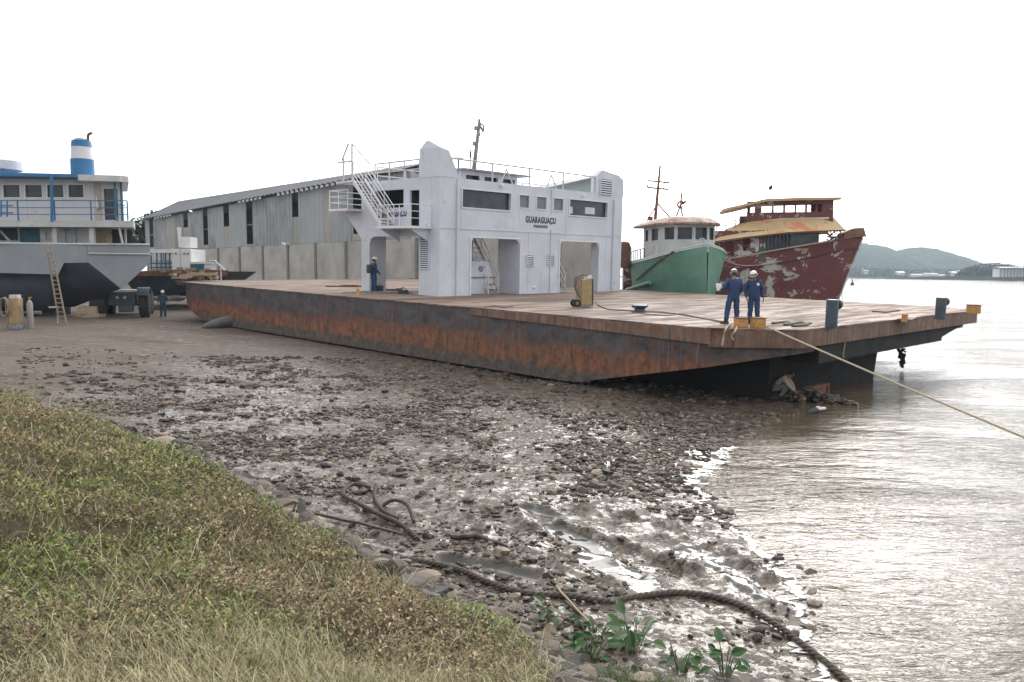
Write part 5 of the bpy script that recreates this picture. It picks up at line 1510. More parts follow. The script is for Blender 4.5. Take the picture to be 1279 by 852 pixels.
# rounded front: three facets
fr_ = [(wx1 - 0.5, wl_n), (wx1 + 0.05, -1.15), (wx1 + 0.3, 0.0), (wx1 + 0.05, 1.15), (wx1 - 0.5, wl_f)]
for i in range(4):
    a, c_ = Vector((*fr_[i], 0)), Vector((*fr_[i + 1], 0)); u_ = (c_ - a); ln = u_.length; u_.normalize(); n_ = Vector((-u_.y, u_.x, 0))
    q.panel(a, u_, (0, 0, 1), n_, 0.0, ln, zb_, tp, [[0.12, ln - 0.12, zt - 1.15, zt - 0.36]], 0.07)
q.panel((0, wl_f, 0), (1, 0, 0), (0, 0, 1), (0, -1, 0), wx0, wx1 - 0.5, zb_, tp, [[-5.4, -4.0, zt - 1.1, zt - 0.4]], 0.07)
q.panel((wx0, 0, 0), (0, 1, 0), (0, 0, 1), (1, 0, 0), wl_n + 0.08, wl_f - 0.08, zb_, tp, [], 0.07)
gw = q.build('wheelhouse', MT['palegrey'], gb)
q = MB(); q.rng((wx0 + 0.12, wl_n + 0.11, zb_ + 0.02), (wx1 - 0.6, wl_f - 0.11, tp - 0.05)); q.loft([[(wx1 - 0.7, -1.5, zt - 1.3), (wx1 - 0.15, -0.95, zt - 1.3), (wx1 + 0.1, 0, zt - 1.3), (wx1 - 0.15, 0.95, zt - 1.3), (wx1 - 0.7, 1.5, zt - 1.3)], [(wx1 - 0.7, -1.5, zt - 0.2), (wx1 - 0.15, -0.95, zt - 0.2), (wx1 + 0.1, 0, zt - 0.2), (wx1 - 0.15, 0.95, zt - 0.2), (wx1 - 0.7, 1.5, zt - 0.2)]]); q.build('pane', MT['dkglass'], gw)
def outline(e, z): return [(wx0 - 0.8 - e, wl_n - 0.35 - e, z), (wx1 - 0.6, wl_n - 0.35 - e, z), (wx1 + 0.3 + e * .6, -1.6 - e * .5, z), (wx1 + 0.9 + e, 0, z), (wx1 + 0.3 + e * .6, 1.6 + e * .5, z), (wx1 - 0.6, wl_f + 0.35 + e, z), (wx0 - 0.8 - e, wl_f + 0.35 + e, z)]
q = MB(); q.loft([outline(0.05, zt - 0.2), outline(0.12, zt - 0.08), outline(-0.25, zt + 0.16), outline(-0.9, zt + 0.36)]); q.build('roof', MT['rustroof'], gw, smooth=True)
p = gbp(818, 278, x=-6.6); t_ = gbp(824.5, 207, x=-6.6)
q = MB(); q.tube([p, t_], [0.13, 0.07], 6); gm = q.build('mast', MT['rusty'], gb, smooth=True)
q = MB(); a = p.lerp(t_, 0.60); c_ = p.lerp(t_, 0.72); sx_ = Vector((-0.8, -0.6, 0)) ; sx_ = Vector((0.55, 0.83, 0))
q.tube([a - sx_ * 0.75 + Vector((0, 0, .1)), a + sx_ * 0.75 - Vector((0, 0, .1)), c_ + sx_ * 0.75 - Vector((0, 0, .1)), c_ - sx_ * 0.75 + Vector((0, 0, .1)), a - sx_ * 0.75 + Vector((0, 0, .1))], 0.06, 5); q.tube([(a + sx_ * 0.4) - Vector((0, 0, .05)), (c_ + sx_ * 0.4) - Vector((0, 0, .05))], 0.04, 5)
q.build('radio_frame', MT['rusty'], gm)
q = MB(); q.tube([p.lerp(t_, 0.35), gbp(837, 272, x=-6.0)], 0.05, 5); q.tube([p.lerp(t_, 0.3), gbp(808, 276, x=-7.5)], 0.04, 5); q.box(gbp(812, 273, x=-7.0), (0.3, 0.3, 0.25)); q.build('stay', MT['rusty'], gm)
q = MB(); p = gbp(849, 270, x=-4.5); t_ = gbp(851.5, 241, x=-4.5)
q.tube([p + Vector((0.1, 0.15, 0)), p.lerp(t_, 0.5), t_], 0.055, 5); q.tube([p - Vector((0.1, 0.2, 0)), p.lerp(t_, 0.5)], 0.055, 5)
mdl = p.lerp(t_, 0.5); q.tube([mdl + Vector((0.22 * math.cos(k) * 0.6, 0.22 * math.cos(k) * 0.8, 0.22 * math.sin(k))) for k in np.linspace(0, 5.2, 10)], 0.065, 5); q.tube([mdl, mdl + Vector((0.2, 0.3, 0.2))], 0.08, 5)
q.build('searchlight', MT['rusty'], gb)
# rails, anchor chain, timber
rl = [(s[0], -(s[2] - 0.1), s[1]) for s in stG[0:6]]
rail('bow_rail', [Vector(p) for p in rl[:4]], 0.75, (), 1.2, 0.028, gb, MT['palegrey'])
rail('stern_rail', [(-7.0, -2.3, 5.1), (-4.6, -2.4, 5.25)], 0.75, (), 0.9, 0.028, gb, MT['rusty'])
A_ = [gh(842, 314), gh(826, 324), gh(808, 338), gh(795, 350)]
q = MB(); q.tube(A_, 0.06, 6); q.build('anchor_chain', MT['rusty'], gb)
A_ = [gh(858, 312), gh(860, 328), gh(860, 342)]
q = MB(); q.tube(A_, 0.035, 6); q.box(A_[-1], (0.3, 0.3, 0.16)); q.tube([A_[-1] + Vector((-0.4, -0.5, 0.05)), A_[-1] + Vector((0.3, 0.4, 0.05))], 0.05, 6); q.build('anchor', MT['steel'], gb)
q = MB(); q.tube([gh(783, 362), gh(812, 353)], 0.14, 8); q.build('spar', MT['green'], gb)
q = MB(); q.tube([gbp(873, 306, x=-0.2), gbp(875, 298, x=-0.2), gbp(879, 298, x=-0.2), gbp(880, 306, x=-0.2)], 0.05, 6); q.build('bow_fairlead', MT['palegrey'], gb)
q = MB(); q.lathe([(0.45, 0), (0.5, 1.4), (0.35, 1.8), (0.1, 1.9)], gbp(780, 312, x=-7.3) + Vector((0, 0, -1.3)), 12); q.build('ventilator', MT['rusty'], gb, smooth=True)

# maroon boat, broadside, bow to the right
rb = thing('maroon_boat', 'derelict maroon boat with patches of white filler and an ochre awning under an open wheelhouse', 'boat', (14.5, 61.2, 0), R(-7))
MR = MW['maroon_boat']; MRi = MR.inverted()
def rbp(px, py, y=None, x=None):
    o = MRi @ Vector((0, 0, CAMZ)); d = MRi.to_3x3() @ ray(px, py)
    k = (x - o.x) / d.x if x is not None else (y - o.y) / d.y
    return o + d * k
stem_t = rbp(1078, 295, y=0); stem_b = rbp(1046, 376, y=0)
print('stem', stem_t, stem_b)
xt, zt_ = stem_t.x, stem_t.z
slope = (stem_t.x - stem_b.x) / (stem_t.z - stem_b.z)
def sx(z): return xt + (z - zt_) * slope
def shr(x):
    pts = [(-6, 5.2), (0, 5.25), (2, 5.45), (4, 5.8), (6, 6.05), (8, 6.45), (9.6, 6.85), (10.2, 7.0), (xt, zt_)]
    return float(np.interp(x, [p[0] for p in pts], [p[1] for p in pts]))
q = MB(); rings = []
zl = [0.0, 0.30, 0.6, 1.0]
for s_ in (0, 0.12, 0.3, 0.5, 0.66, 0.78, 0.87, 0.94, 0.98, 1.0):
    ring_ = []
    row = []
    for f_ in (-0.3, 0.15, 0.4, 0.7, 1.0):
        xe = sx(max(0, zt_ * f_)); xs_ = -6
        x = xs_ + (xe - xs_) * s_
        zz = f_ * shr(xs_ + (xt - xs_) * s_)
        full_ = {-0.3: 1.2, 0.15: 2.3, 0.4: 2.6, 0.7: 2.85, 1.0: 3.0}[f_]
        hb = full_ * (1 - max(0, (s_ - 0.45) / 0.55) ** (2.2 if f_ > 0.6 else 1.6)) * (0.9 + 0.1 * min(1, s_ * 3))
        row.append((x, max(hb, 0.02), zz))
    ring_ = [(x, -h_, z_) for x, h_, z_ in reversed(row)] + [(x, h_, z_) for x, h_, z_ in row]
    rings.append(ring_)
q.loft(rings, cap=False, closed=False); q.add(rings[0], [tuple(range(10))])
q.add([p for r_ in rings for p in (tuple(np.array(r_[0]) - [0, 0, 0.9]), tuple(np.array(r_[-1]) - [0, 0, 0.9]))], [(2 * i, 2 * i + 1, 2 * i + 3, 2 * i + 2) for i in range(len(rings) - 1)])
q.build('hull', MT['maroon'], rb, smooth=True)
q = MB(); q.tube([(sx(z) + 0.02, 0, z) for z in (0, 1.5, 3, 4.5, 6, 6.9)], 0.07, 6); q.build('stem_band', MT['palegrey'], rb)
q = MB(); a = rbp(1057, 298, y=-0.9); c_ = rbp(1082, 297, y=0.0)
q.loft([[(xt - 1.6, -1.0, 6.75), (xt - 1.6, 1.0, 6.75), (xt - 1.6, 0.9, 7.25), (xt - 1.6, -0.9, 7.25)], [(xt - 0.7, -0.65, 6.95), (xt - 0.7, 0.65, 6.95), (xt - 0.8, 0.6, 7.6), (xt - 0.8, -0.6, 7.6)], [(xt + 0.2, -0.14, 7.0), (xt + 0.2, 0.14, 7.0), (xt, 0.12, 7.65), (xt, -0.12, 7.65)]]); q.build('bow_cap', MT['rusty'], rb)
yn = -2.86
def near(px, py): p = rbp(px, py, y=yn); return p
# cabin wall above the hull side
x0c, x1c = near(898, 320).x, near(1040, 300).x
q = MB()
q.panel((0, yn, 0), (1, 0, 0), (0, 0, 1), (0, 1, 0), x0c - 0.6, near(956, 300).x, 4.9, 7.35, [[near(910, 0).x, near(924, 0).x, 5.5, 6.7], [near(935, 0).x, near(945, 0).x, 5.9, 7.0], [near(897, 0).x - 0.3, near(905, 0).x, 5.5, 6.6]], 0.1)
cw = q.build('cabin_wall', MT['maroon'], rb)
q = MB(); bars = 5
for i in range(bars):
    z_ = 5.6 + i * 0.24; q.tube([(near(910, 0).x, yn + 0.05, z_), (near(924, 0).x, yn + 0.05, z_)], 0.03, 5)
q.build('window_bars', MT['rusty'], cw)
q = MB()
xa, xb = near(956, 0).x + 0.02, near(1042, 0).x
q.add([(xa, yn + 0.05, 5.7), (xb - 2.5, yn + 0.15, 6.0), (xb - 0.2, yn + 1.3, 6.4), (xb - 0.2, yn + 1.3, 7.6), (xb - 2.5, yn + 0.15, 7.55), (xa, yn + 0.05, 7.35)], [(0, 1, 4, 5), (1, 2, 3, 4)])
sw_ = q.build('window_band', MT['dkglass'], rb); sw_.modifiers.new('t', 'SOLIDIFY').thickness = 0.06
q = MB()
for i in range(9):
    f_ = i / 8; x = xa + (xb - 2.5 - xa) * f_; q.rng((x - 0.03, yn - 0.02, 5.72 + 0.3 * f_), (x + 0.03, yn + 0.03 + 0.1 * f_, 7.4))
q.build('window_post', MT['dark'], sw_)
q = MB(); q.tube([(-3, yn - 0.1, 4.95)] + [tuple(near(px, py) + Vector((0, -0.08, 0))) for px, py in ((925, 321), (960, 314), (1000, 307))] + [tuple(rbp(1040, 300.5, y=-2.0))], 0.055, 6); q.build('rope_fender', MT['rope'], rb)
q = MB(); q.rng((x0c + 0.2, 2.75, 4.4), (xb - 2.0, 2.85, 7.3)); q.build('cabin_far_wall', MT['maroon'], rb)
# ochre awning
def aw(px, py, y): p = rbp(px, py, y=y); return (p.x, p.y, p.z)
el = [aw(886, 304, -3.35), aw(893, 302, -3.35), aw(935, 296, -3.35), aw(985, 290.5, -3.35), aw(1030, 288.5, -2.9), aw(1056, 287.5, -2.2)]
tp_ = [aw(915, 283, -1.5), aw(922, 280, -1.7), aw(940, 276, -1.7), aw(985, 272, -1.7), aw(1022, 270.5, -1.6), aw(1041, 271, -1.2)]
fe = [(p[0], -p[1], p[2]) for p in el]; ft = [(p[0], -p[1], p[2]) for p in tp_]
q = MB(); q.add(el + tp_ + ft + fe, [(i + 6 * k, i + 1 + 6 * k, i + 7 + 6 * k, i + 6 + 6 * k) for k in range(3) for i in range(5)])
ao = q.build('awning', MT['orange'], rb); ao.modifiers.new('t', 'SOLIDIFY').thickness = 0.09
q = MB(); q.tube(el[1:], 0.045, 6); q.build('awning_edge', MT['rusty'], ao)
# open wheelhouse
yw_ = -1.75
def wnp(px, py): return rbp(px, py, y=yw_)
zb0, ztt = wnp(985, 276).z, wnp(985, 251).z
xL, xR = wnp(933, 262).x, wnp(1041, 262).x
op = [(938, 949), (958, 971), (973.5, 985.5), (988, 1000), (1002, 1013.5), (1016, 1027), (1029, 1035)]
hl = [[wnp(a, 0).x, wnp(c_, 0).x, wnp(985, 265).z, wnp(985, 255).z] for a, c_ in op]
q = MB()
q.panel((0, yw_, 0), (1, 0, 0), (0, 0, 1), (0, 1, 0), xL, xR, zb0 - 0.3, ztt, hl, 0.08)
q.panel((0, -yw_, 0), (1, 0, 0), (0, 0, 1), (0, -1, 0), xL, xR, zb0 - 0.3, ztt, [[h_[0] - 0.25, h_[1] + 0.04, h_[2] - 0.02, min(h_[3] + 0.42, ztt - 0.03)] for h_ in hl], 0.08)
q.panel((xR, 0, 0), (0, 1, 0), (0, 0, 1), (-1, 0, 0), yw_ + 0.09, -yw_ - 0.09, zb0 - 0.3, ztt, [[-1.5, -0.06, hl[0][2], hl[0][3] + .1], [0.06, 1.5, hl[0][2], hl[0][3] + .1]], 0.08)
q.build('wheelhouse', MT['maroon'], rb)
q = MB()
rt = [aw(909, 259.5, -2.3), aw(925, 256, -2.4), aw(957, 248.5, -2.4), aw(1000, 246.8, -2.4), aw(1051, 246.3, -2.0)]
rm = [(p[0], 0, p[2] + 0.12) for p in rt]; rr_ = [(p[0], -p[1], p[2]) for p in rt]
q.add(rt + rm + rr_, [(i + 5 * k, i + 1 + 5 * k, i + 6 + 5 * k, i + 5 + 5 * k) for k in range(2) for i in range(4)])
ro = q.build('wheelhouse_roof', MT['orange'], rb); ro.modifiers.new('t', 'SOLIDIFY').thickness = 0.18
q = MB(); q.rng((xL + 1.0, yw_ - 0.02, ztt + 0.01), (xR, -yw_ + 0.02, ztt + 0.12)); q.build('wheelhouse_ceiling', MT['maroon'], rb)
q = MB(); q.prism([(wnp(958, 0).x, yw_ - 0.03, zb0 + 0.05), (xR - 0.3, yw_ - 0.03, zb0 + 0.12), (xR - 0.3, yw_ - 0.03, zb0 + 0.24), (wnp(985, 0).x, yw_ - 0.03, zb0 + 0.2)], (0, 0.02, 0)); q.build('white_strip', MT['shipwhite'], rb)
rail('aft_rail', [aw(895, 288, -2.5), aw(930, 283, -1.8)], 0.55, (0.5,), 0.8, 0.03, rb, MT['rusty'])
q = MB()
for i in range(16):
    a = Vector(rbp(1040 + rng.uniform(-8, 10), 296 + rng.uniform(-8, 7), y=-1.8)); q.tube([a, a + Vector((rng.uniform(-0.6, 0.6), rng.uniform(-0.3, 0.3), rng.uniform(-0.4, 0.5)))], 0.045, 5)
q.tube([rbp(1035, 275, y=-1.4), rbp(1050, 290, y=-1.5), rbp(1043, 298, y=-1.8)], 0.06, 6)
q.build('foredeck_wreckage', MT['rusty'], rb)
q = MB(); q.tube([rbp(1048, 372, y=0) + Vector((0.2, -0.3, -0.8)), rbp(1050.5, 345, y=-0.3), rbp(1049, 330, y=-0.2)], 0.02, 4); q.build('bow_line', MT['cable'], rb)
# line between the two boats
rope_path('mooring_line', [W(888, 318, 51.5), W(910, 327, 55), W(925, 331.5, 57), W(950, 331, 57.8), W(977, 326, 58)], 0.035, MT['rope'], 'thin slack line from the green bow across the maroon hull', 'line', None, 6)

# bird / kite high above the boats
bp = W(962.5, 234.5, 70)
q = MB(); q.lathe([(0.0, -0.3), (0.15, -0.15), (0.17, 0.05), (0.08, 0.25), (0.02, 0.4)], bp, 8, m=Matrix.Rotation(R(60), 4, 'X'))
q.add([bp + Vector(v_) for v_ in ((0, 0.12, 0), (0, -0.1, 0), (0.28, 0, 0.22), (0.22, 0.1, 0.25), (-0.22, 0, -0.2), (-0.2, 0.1, -0.17))], [(0, 1, 2, 3), (0, 1, 4, 5)])
tag(q.build('bird', MT['dark']), 'small dark bird in the white sky above the maroon boat', 'bird')

# ------------------------------------------------------------------ left: big grey and blue ship on the slip
sp = thing('workboat', 'large grey hulled workboat with white upper cabin, blue railing and banded funnel', 'ship', (-30, 52, 1.5))
def S(px, py, Y): return W(px, py, Y)
A = S(110, 305, 50.0); Bc = S(187, 305.5, 52.6); zE = S(110, 328, 50).z; zC = S(187, 328, 52.6).z; D = S(152, 361, 51.4)
q = MB()    # transom
topn = [A, Bc, Vector((Bc.x, Bc.y, zC)), D, Vector((A.x, A.y, zE))]
q.prism(topn, (-0.08, 0.02, 0)); q.build('transom', MT['shipgrey'], sp, world=True)
q = MB(); X1, X2 = -33.5, -48
def side_ring(X, dy, zt_, zk1, zk2): return [Vector((X, 49.8 + dy, zt_)), Vector((X, 49.9 + dy, zk1))]
q.loft([[A + Vector((-0.081, -0.0, 0)), Vector((A.x - 0.081, A.y, zE)), Vector((A.x - 0.081, A.y + 0.12, zE)), A + Vector((-0.081, 0.12, 0))], [S(80, 305, 49.86), S(80, 328.5, 49.88), S(80, 328.5, 49.98), S(80, 305, 49.96)], [S(73, 305, 49.83), S(73, 343, 49.86), S(73, 343, 49.98), S(73, 305, 49.95)], [Vector((X1, 49.7, 6.12)), Vector((X1, 49.75, 4.35)), Vector((X1, 49.87, 4.35)), Vector((X1, 49.82, 6.12))], [Vector((X2, 49.3, 6.25)), Vector((X2, 49.35, 4.45)), Vector((X2, 49.5, 4.45)), Vector((X2, 49.4, 6.25))]])
ts = q.build('topside', MT['shipgrey'], sp, world=True)
q = MB()
dk = lambda p, dx=0.0: Vector(p)
q.loft([[Vector((A.x - 0.1, A.y + 0.02, zE)), Vector((D.x - 0.1, D.y, D.z)), Vector((Bc.x - 0.12, Bc.y, zC)), Vector((Bc.x - 0.12, Bc.y, 5.8)), Vector((A.x - 0.1, A.y + 0.15, 5.8))],
        [Vector((-30.5, 50.1, 4.9)), Vector((-28.6, 52.4, 2.1)), Vector((-26.8, 55.5, 4.2)), Vector((-26.2, 55.5, 5.8)), Vector((-28.8, 50.2, 5.8))],
        [Vector((X1, 49.9, 4.37)), Vector((X1 + 1, 53, 1.75)), Vector((X1 + 2, 57.5, 4.2)), Vector((X1 + 2, 57.5, 5.8)), Vector((X1, 50.0, 5.8))],
        [Vector((X2, 49.55, 4.45)), Vector((X2 + 1, 53, 1.9)), Vector((X2 + 2, 57.5, 4.2)), Vector((X2 + 2, 57.5, 5.8)), Vector((X2, 49.8, 5.8))]])
q.loft([[Vector((-29.0, 50.3, 4.4)), Vector((-29.6, 51.0, 1.9)), Vector((-30.0, 54, 1.9)), Vector((-28.6, 56, 4.0))], [Vector((X2, 50.0, 4.4)), Vector((X2, 50.8, 1.7)), Vector((X2, 56, 1.7)), Vector((X2, 57, 4.0))]])
q.build('bottom', MT['shipdark'], sp, world=True, smooth='all')
q = MB(); q.tube([S(110, 316.5, 49.93), S(187, 317.5, 52.5)], 0.05, 6); q.tube([S(187, 305.5, 52.55), S(110, 305, 49.95), Vector((X1, 49.65, 6.14)), Vector((X2, 49.25, 6.28))], 0.07, 6); q.build('rub_rail', MT['palegrey'], sp, world=True)
q = MB(); q.add([S(111, 304, 50.3), S(186, 304.5, 52.4), Vector((-24.5, 58, 5.75)), Vector((X2, 58, 5.8)), Vector((X2, 49.7, 5.8)), Vector((X1, 50.1, 5.75))], [(0, 1, 2, 3, 4, 5)]); 
q2 = MB(); zdk = 5.55; q2.prism([Vector((-26.5, 50.3, zdk)), Vector((-24.3, 52.6, zdk)), Vector((S(180, 0, 57.5).x, 57.5, zdk)), Vector((X2, 57.5, zdk)), Vector((X2, 49.9, zdk))], (0, 0, 0.1)); q2.build('main_deck', MT['steel'], sp, world=True)
# upper deck slab
q = MB(); zu = S(60, 283, 49.6).z; zu2 = S(60, 275, 49.6).z
q.prism([S(-140, 0, 49.3).xy.to_3d() + Vector((0, 0, zu)), S(156, 0, 50.3).xy.to_3d() + Vector((0, 0, zu)), S(158, 0, 53.5).xy.to_3d() + Vector((0, 0, zu)), S(152, 0, 57).xy.to_3d() + Vector((0, 0, zu)), Vector((-47, 57, zu))], (0, 0, zu2 - zu)); q.build('upper_deck', MT['palegrey'], sp, world=True)
# lower wall recessed
q = MB(); q.prism([Vector((-45, 51.6, zdk + 0.1)), Vector((S(108, 0, 51.6).x, 51.6, zdk + 0.1)), Vector((S(108, 0, 56).x, 56, zdk + 0.1)), Vector((-45, 56, zdk + 0.1))], (0, 0, zu - zdk - 0.102)); lw_ = q.build('lower_cabin', MT['shipwhite'], sp, world=True)
Yl = 51.58
def slab(px0, py0, px1, py1, Y, th=0.06):
    a = S(px0, py0, Y); c_ = S(px1, py1, Y); return (Vector((a.x, Y - th, c_.z)), Vector((c_.x, Y, a.z)))
def place(nm, px0, py0, px1, py1, Y, m_, par, th=0.06):
    a, c_ = slab(px0, py0, px1, py1, Y, th); return MB().rng(a, c_).build(nm, m_, par, world=True)
place('opening', 0, 285, 22, 300, Yl, MT['dark'], lw_); 
place('door', 25, 283.5, 50, 304, Yl, MT['teal'], lw_)
wf = place('window', 50.5, 290, 58, 299, Yl, MT['shipwhite'], lw_); place('pane', 51.5, 291, 57, 298, Yl - 0.065, MT['helmet'], wf, 0.01)
wf = place('window', 62, 290, 67, 299, Yl, MT['shipwhite'], lw_); place('pane', 63, 291, 66.5, 298, Yl - 0.065, MT['helmet'], wf, 0.01)
place('pipe', 82, 284, 83, 304, Yl, MT['steel'], lw_); place('pipe', 95, 284, 95.8, 304, Yl, MT['steel'], lw_)
q = MB(); a = S(87, 304, 50.6); q.lathe([(0.15, 0), (0.2, 0.25), (0.75, 0.3), (0.5, 0.42), (0.2, 0.55)], (a.x, a.y, zdk + 0.1), 12); q.build('capstan', MT['teal'], sp, world=True, smooth=True)
q = MB()
for px in (68, 114): 
    a = S(px, 290, 50.4); q.rng((a.x - 0.14, 50.4, zdk + 0.1), (a.x + 0.14, 50.65, zu - 0.002))
q.build('deck_post', MT['palegrey'], sp, world=True)
q = MB(); a = S(113, 290, 51.8)
q.rng((S(107, 0, 51.4).x, 51.4, zdk + 0.1), (S(120, 0, 51.4).x, 52.2, zu - 0.002)); q.build('corner_casing', MT['wood'], sp, world=True)
q = MB()
q.tube([S(149, 284.5, 50.4), S(153, 304, 50.6)], 0.07, 6); q.tube([S(156, 284, 52), S(157, 304, 52.3)], 0.08, 6); q.tube([S(0, 288, 50.8), S(14, 303, 50.8)], 0.07, 6); q.rng(S(131, 304, 52.0) , S(134, 292, 52.2)); q.build('strut', MT['palegrey'], sp, world=True)
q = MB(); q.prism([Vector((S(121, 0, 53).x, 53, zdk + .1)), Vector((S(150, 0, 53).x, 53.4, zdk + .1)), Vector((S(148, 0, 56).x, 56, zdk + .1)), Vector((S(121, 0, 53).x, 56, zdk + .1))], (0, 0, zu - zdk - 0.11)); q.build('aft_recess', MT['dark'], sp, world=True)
# upper cabin
zr = S(60, 221, 51.0).z; Yu = 51.0; xr = S(143, 0, Yu).x
wins = [(-33, -18), (-8, 12.8), (20, 41), (48, 68.5), (75, 94)]
hl = []
for a, c_ in wins: hl.append([S(a, 0, Yu).x, S(c_, 0, Yu).x, S(50, 246.5, Yu).z, S(50, 231, Yu).z])
dh = [S(119.5, 0, Yu).x, S(137, 0, Yu).x, zu2 + 0.1, S(130, 236, Yu).z]
q = MB(); q.panel((0, Yu, 0), (1, 0, 0), (0, 0, 1), (0, 1, 0), -46, xr, zu2 + 0.002, zr, hl + [dh], 0.08)
q.prism([(xr - 0.1, Yu + 0.082, zu2 + 0.002), (xr, Yu + 0.082, zu2 + 0.002), (S(141, 0, 56).x, 56, zu2 + .002), (S(141, 0, 56).x - .1, 56, zu2 + .002)], (0, 0, zr - zu2 - .004)).rng((-46, 56.0, zu2 + 0.002), (S(141, 0, 56).x, 56.1, zr)); uc = q.build('upper_cabin', MT['shipwhite'], sp, world=True)
for h_ in hl:
    q = MB(); e_ = 0.07
    q.rng((h_[0] - e_, Yu - 0.03, h_[3]), (h_[1] + e_, Yu - 0.002, h_[3] + e_)).rng((h_[0] - e_, Yu - 0.03, h_[2] - e_), (h_[1] + e_, Yu - 0.002, h_[2])).rng((h_[0] - e_, Yu - 0.03, h_[2] + .001), (h_[0], Yu - 0.002, h_[3] - .001)).rng((h_[1], Yu - 0.03, h_[2] + .001), (h_[1] + e_, Yu - 0.002, h_[3] - .001))
    wf = q.build('window', MT['helmet'], uc, world=True)
    MB().rng((h_[0] - .02, Yu + 0.1, h_[2] - .02), (h_[1] + .02, Yu + 0.13, h_[3] + .02)).build('pane', MT['dkglass'], wf, world=True)
dfr = MB().rng((dh[0] - .02, Yu + 0.10, dh[2]), (dh[1] + .02, Yu + 0.14, dh[3] + .02)).build('door', MT['dkglass'], uc, world=True)
q = MB(); a = S(121, 255, Yu - 0.15); q.prism([S(119.5, 245, Yu - .05), S(121, 245, Yu - .05), S(123.5, 260, Yu - .4), S(119.5, 262, Yu - .05)], (0, 0.03, 0)); q.build('door_curtain', MT['helmet'], dfr, world=True)
q = MB(); q.rng((S(107, 0, Yu).x, Yu - 0.02, zu2 + 0.01), (S(117, 0, Yu).x, Yu - 0.002, zr - 0.02)); q.build('faded_panel', MT['wood'] if False else mat('faded_cream_paint', (0.50, 0.42, 0.36), 0.6, var=0.1), uc, world=True)
# roof
q = MB(); zf0, zf1 = S(60, 220.5, 49.6).z, S(60, 215, 49.6).z
xa_ = S(88, 0, 49.8).x
q.prism([Vector((-46, 49.4, zf0 + 0.25)), Vector((xa_, 49.8, zf0 - 0.02)), Vector((xa_, 49.8, zf1 - 0.1)), Vector((-46, 49.4, zf1 + 0.3))], (-4.5, 8, 0)); q.build('roof', MT['blue'], sp, world=True)
xb_ = S(152, 0, 50.4).x
q = MB(); za, zb2 = S(120, 226, 50).z, S(120, 218.5, 50).z
q.prism([Vector((xa_ + 0.002, 49.75, za)), Vector((xb_ - 0.3, 49.9, za - 0.05)), Vector((xb_, 50.4, za - 0.05)), Vector((S(150, 0, 56.5).x, 56.5, za)), Vector((S(88, 0, 57).x, 57, za))], (0, 0, zb2 - za)); q.build('aft_roof', MT['palegrey'], sp, world=True)
q = MB(); q.tube([S(151, 222, 50.5), S(153.5, 280, 50.6)], 0.08, 6); q.tube([S(143.5, 226, 50.3), S(144, 270, 50.3), S(148, 279, 50.3)], 0.07, 6); q.tube([S(145, 256, 50.4), S(157, 257, 50.6)], 0.03, 5); q.build('stanchion', MT['teal'], sp, world=True)
q = MB(); q.tube([S(64.5, 219, 49.55), S(65, 277, 49.55)], 0.09, 8); q.build('stanchion', MT['blue'], sp, world=True)
rail('blue_rail', [MW['workboat'].inverted() @ Vector((-46, 49.45, zu2)), MW['workboat'].inverted() @ Vector((S(148, 0, 49.8).x, 49.9, zu2))], S(60, 250, 49.5).z - zu2, (0.3, 0.64), 2.15, 0.036, sp, MT['blue'], 0.045)
q = MB()
for px in (1.5, 9): q.tube([S(px, 250.5, 49.42), S(px, 271, 49.42)], 0.05, 5)
for py in (257, 266): q.tube([S(0, py, 49.42), S(16, py, 49.42)], 0.045, 5)
q.build('rail_gate', MT['blue'], sp, world=True)
# funnel
f0 = S(103.5, 219, 52.2)
def frng(w2, d2, z): return [Vector((f0.x + w2 * math.cos(a_) * (1 if abs(math.cos(a_)) < .9 else 1), f0.y + d2 * math.sin(a_), z)) for a_ in np.linspace(0, 2 * math.pi, 17)[:-1]]
z0, z1, z2, z3 = S(103, 219.5, 52.2).z, S(103, 199.5, 52.2).z, S(103, 184, 52.2).z, S(103, 175.5, 52.2).z
fu = MB().loft([frng(0.70, 0.7, z0 - 0.3), frng(0.69, 0.7, z1)]).build('funnel', MT['blue'], sp, world=True, smooth=True)
MB().loft([frng(0.67, 0.68, z1 + 0.002), frng(0.60, 0.62, z2)]).build('white_band', MT['shipwhite'], fu, world=True, smooth=True)
MB().loft([frng(0.62, 0.64, z2 + 0.002), frng(0.58, 0.6, z3 - 0.05), frng(0.3, 0.4, z3 + 0.1)]).build('blue_cap', MT['blue'], fu, world=True, smooth=True)
q = MB(); q.tube([S(110, 176, 52.2), S(110, 169, 52.2), S(111.5, 167.5, 52.2), S(115, 166, 52.2)], 0.09, 8); q.build('exhaust_pipe', MT['rusty'], fu, world=True, smooth=True)
q = MB(); q.rng(S(91, 219, 52.0), S(94.5, 197, 52.3)); q.build('funnel_box', MT['blue'], fu, world=True)
q = MB(); q.lathe([(1.2, 0), (1.2, 0.55), (1.0, 0.62), (0.4, 0.8)], S(2, 213, 52.5) , 18); q.build('life_raft', MT['shipwhite'], sp, world=True, smooth=True)
q = MB()
for px in (100,): 
    a = G(px * 0.75 + 10, 392); q.rng((a.x - 0.4, 52.0, a.z - 0.6), (a.x + 0.4, 54, 2.2))
q.build('keel_block', MT['wetwood'], sp, world=True)

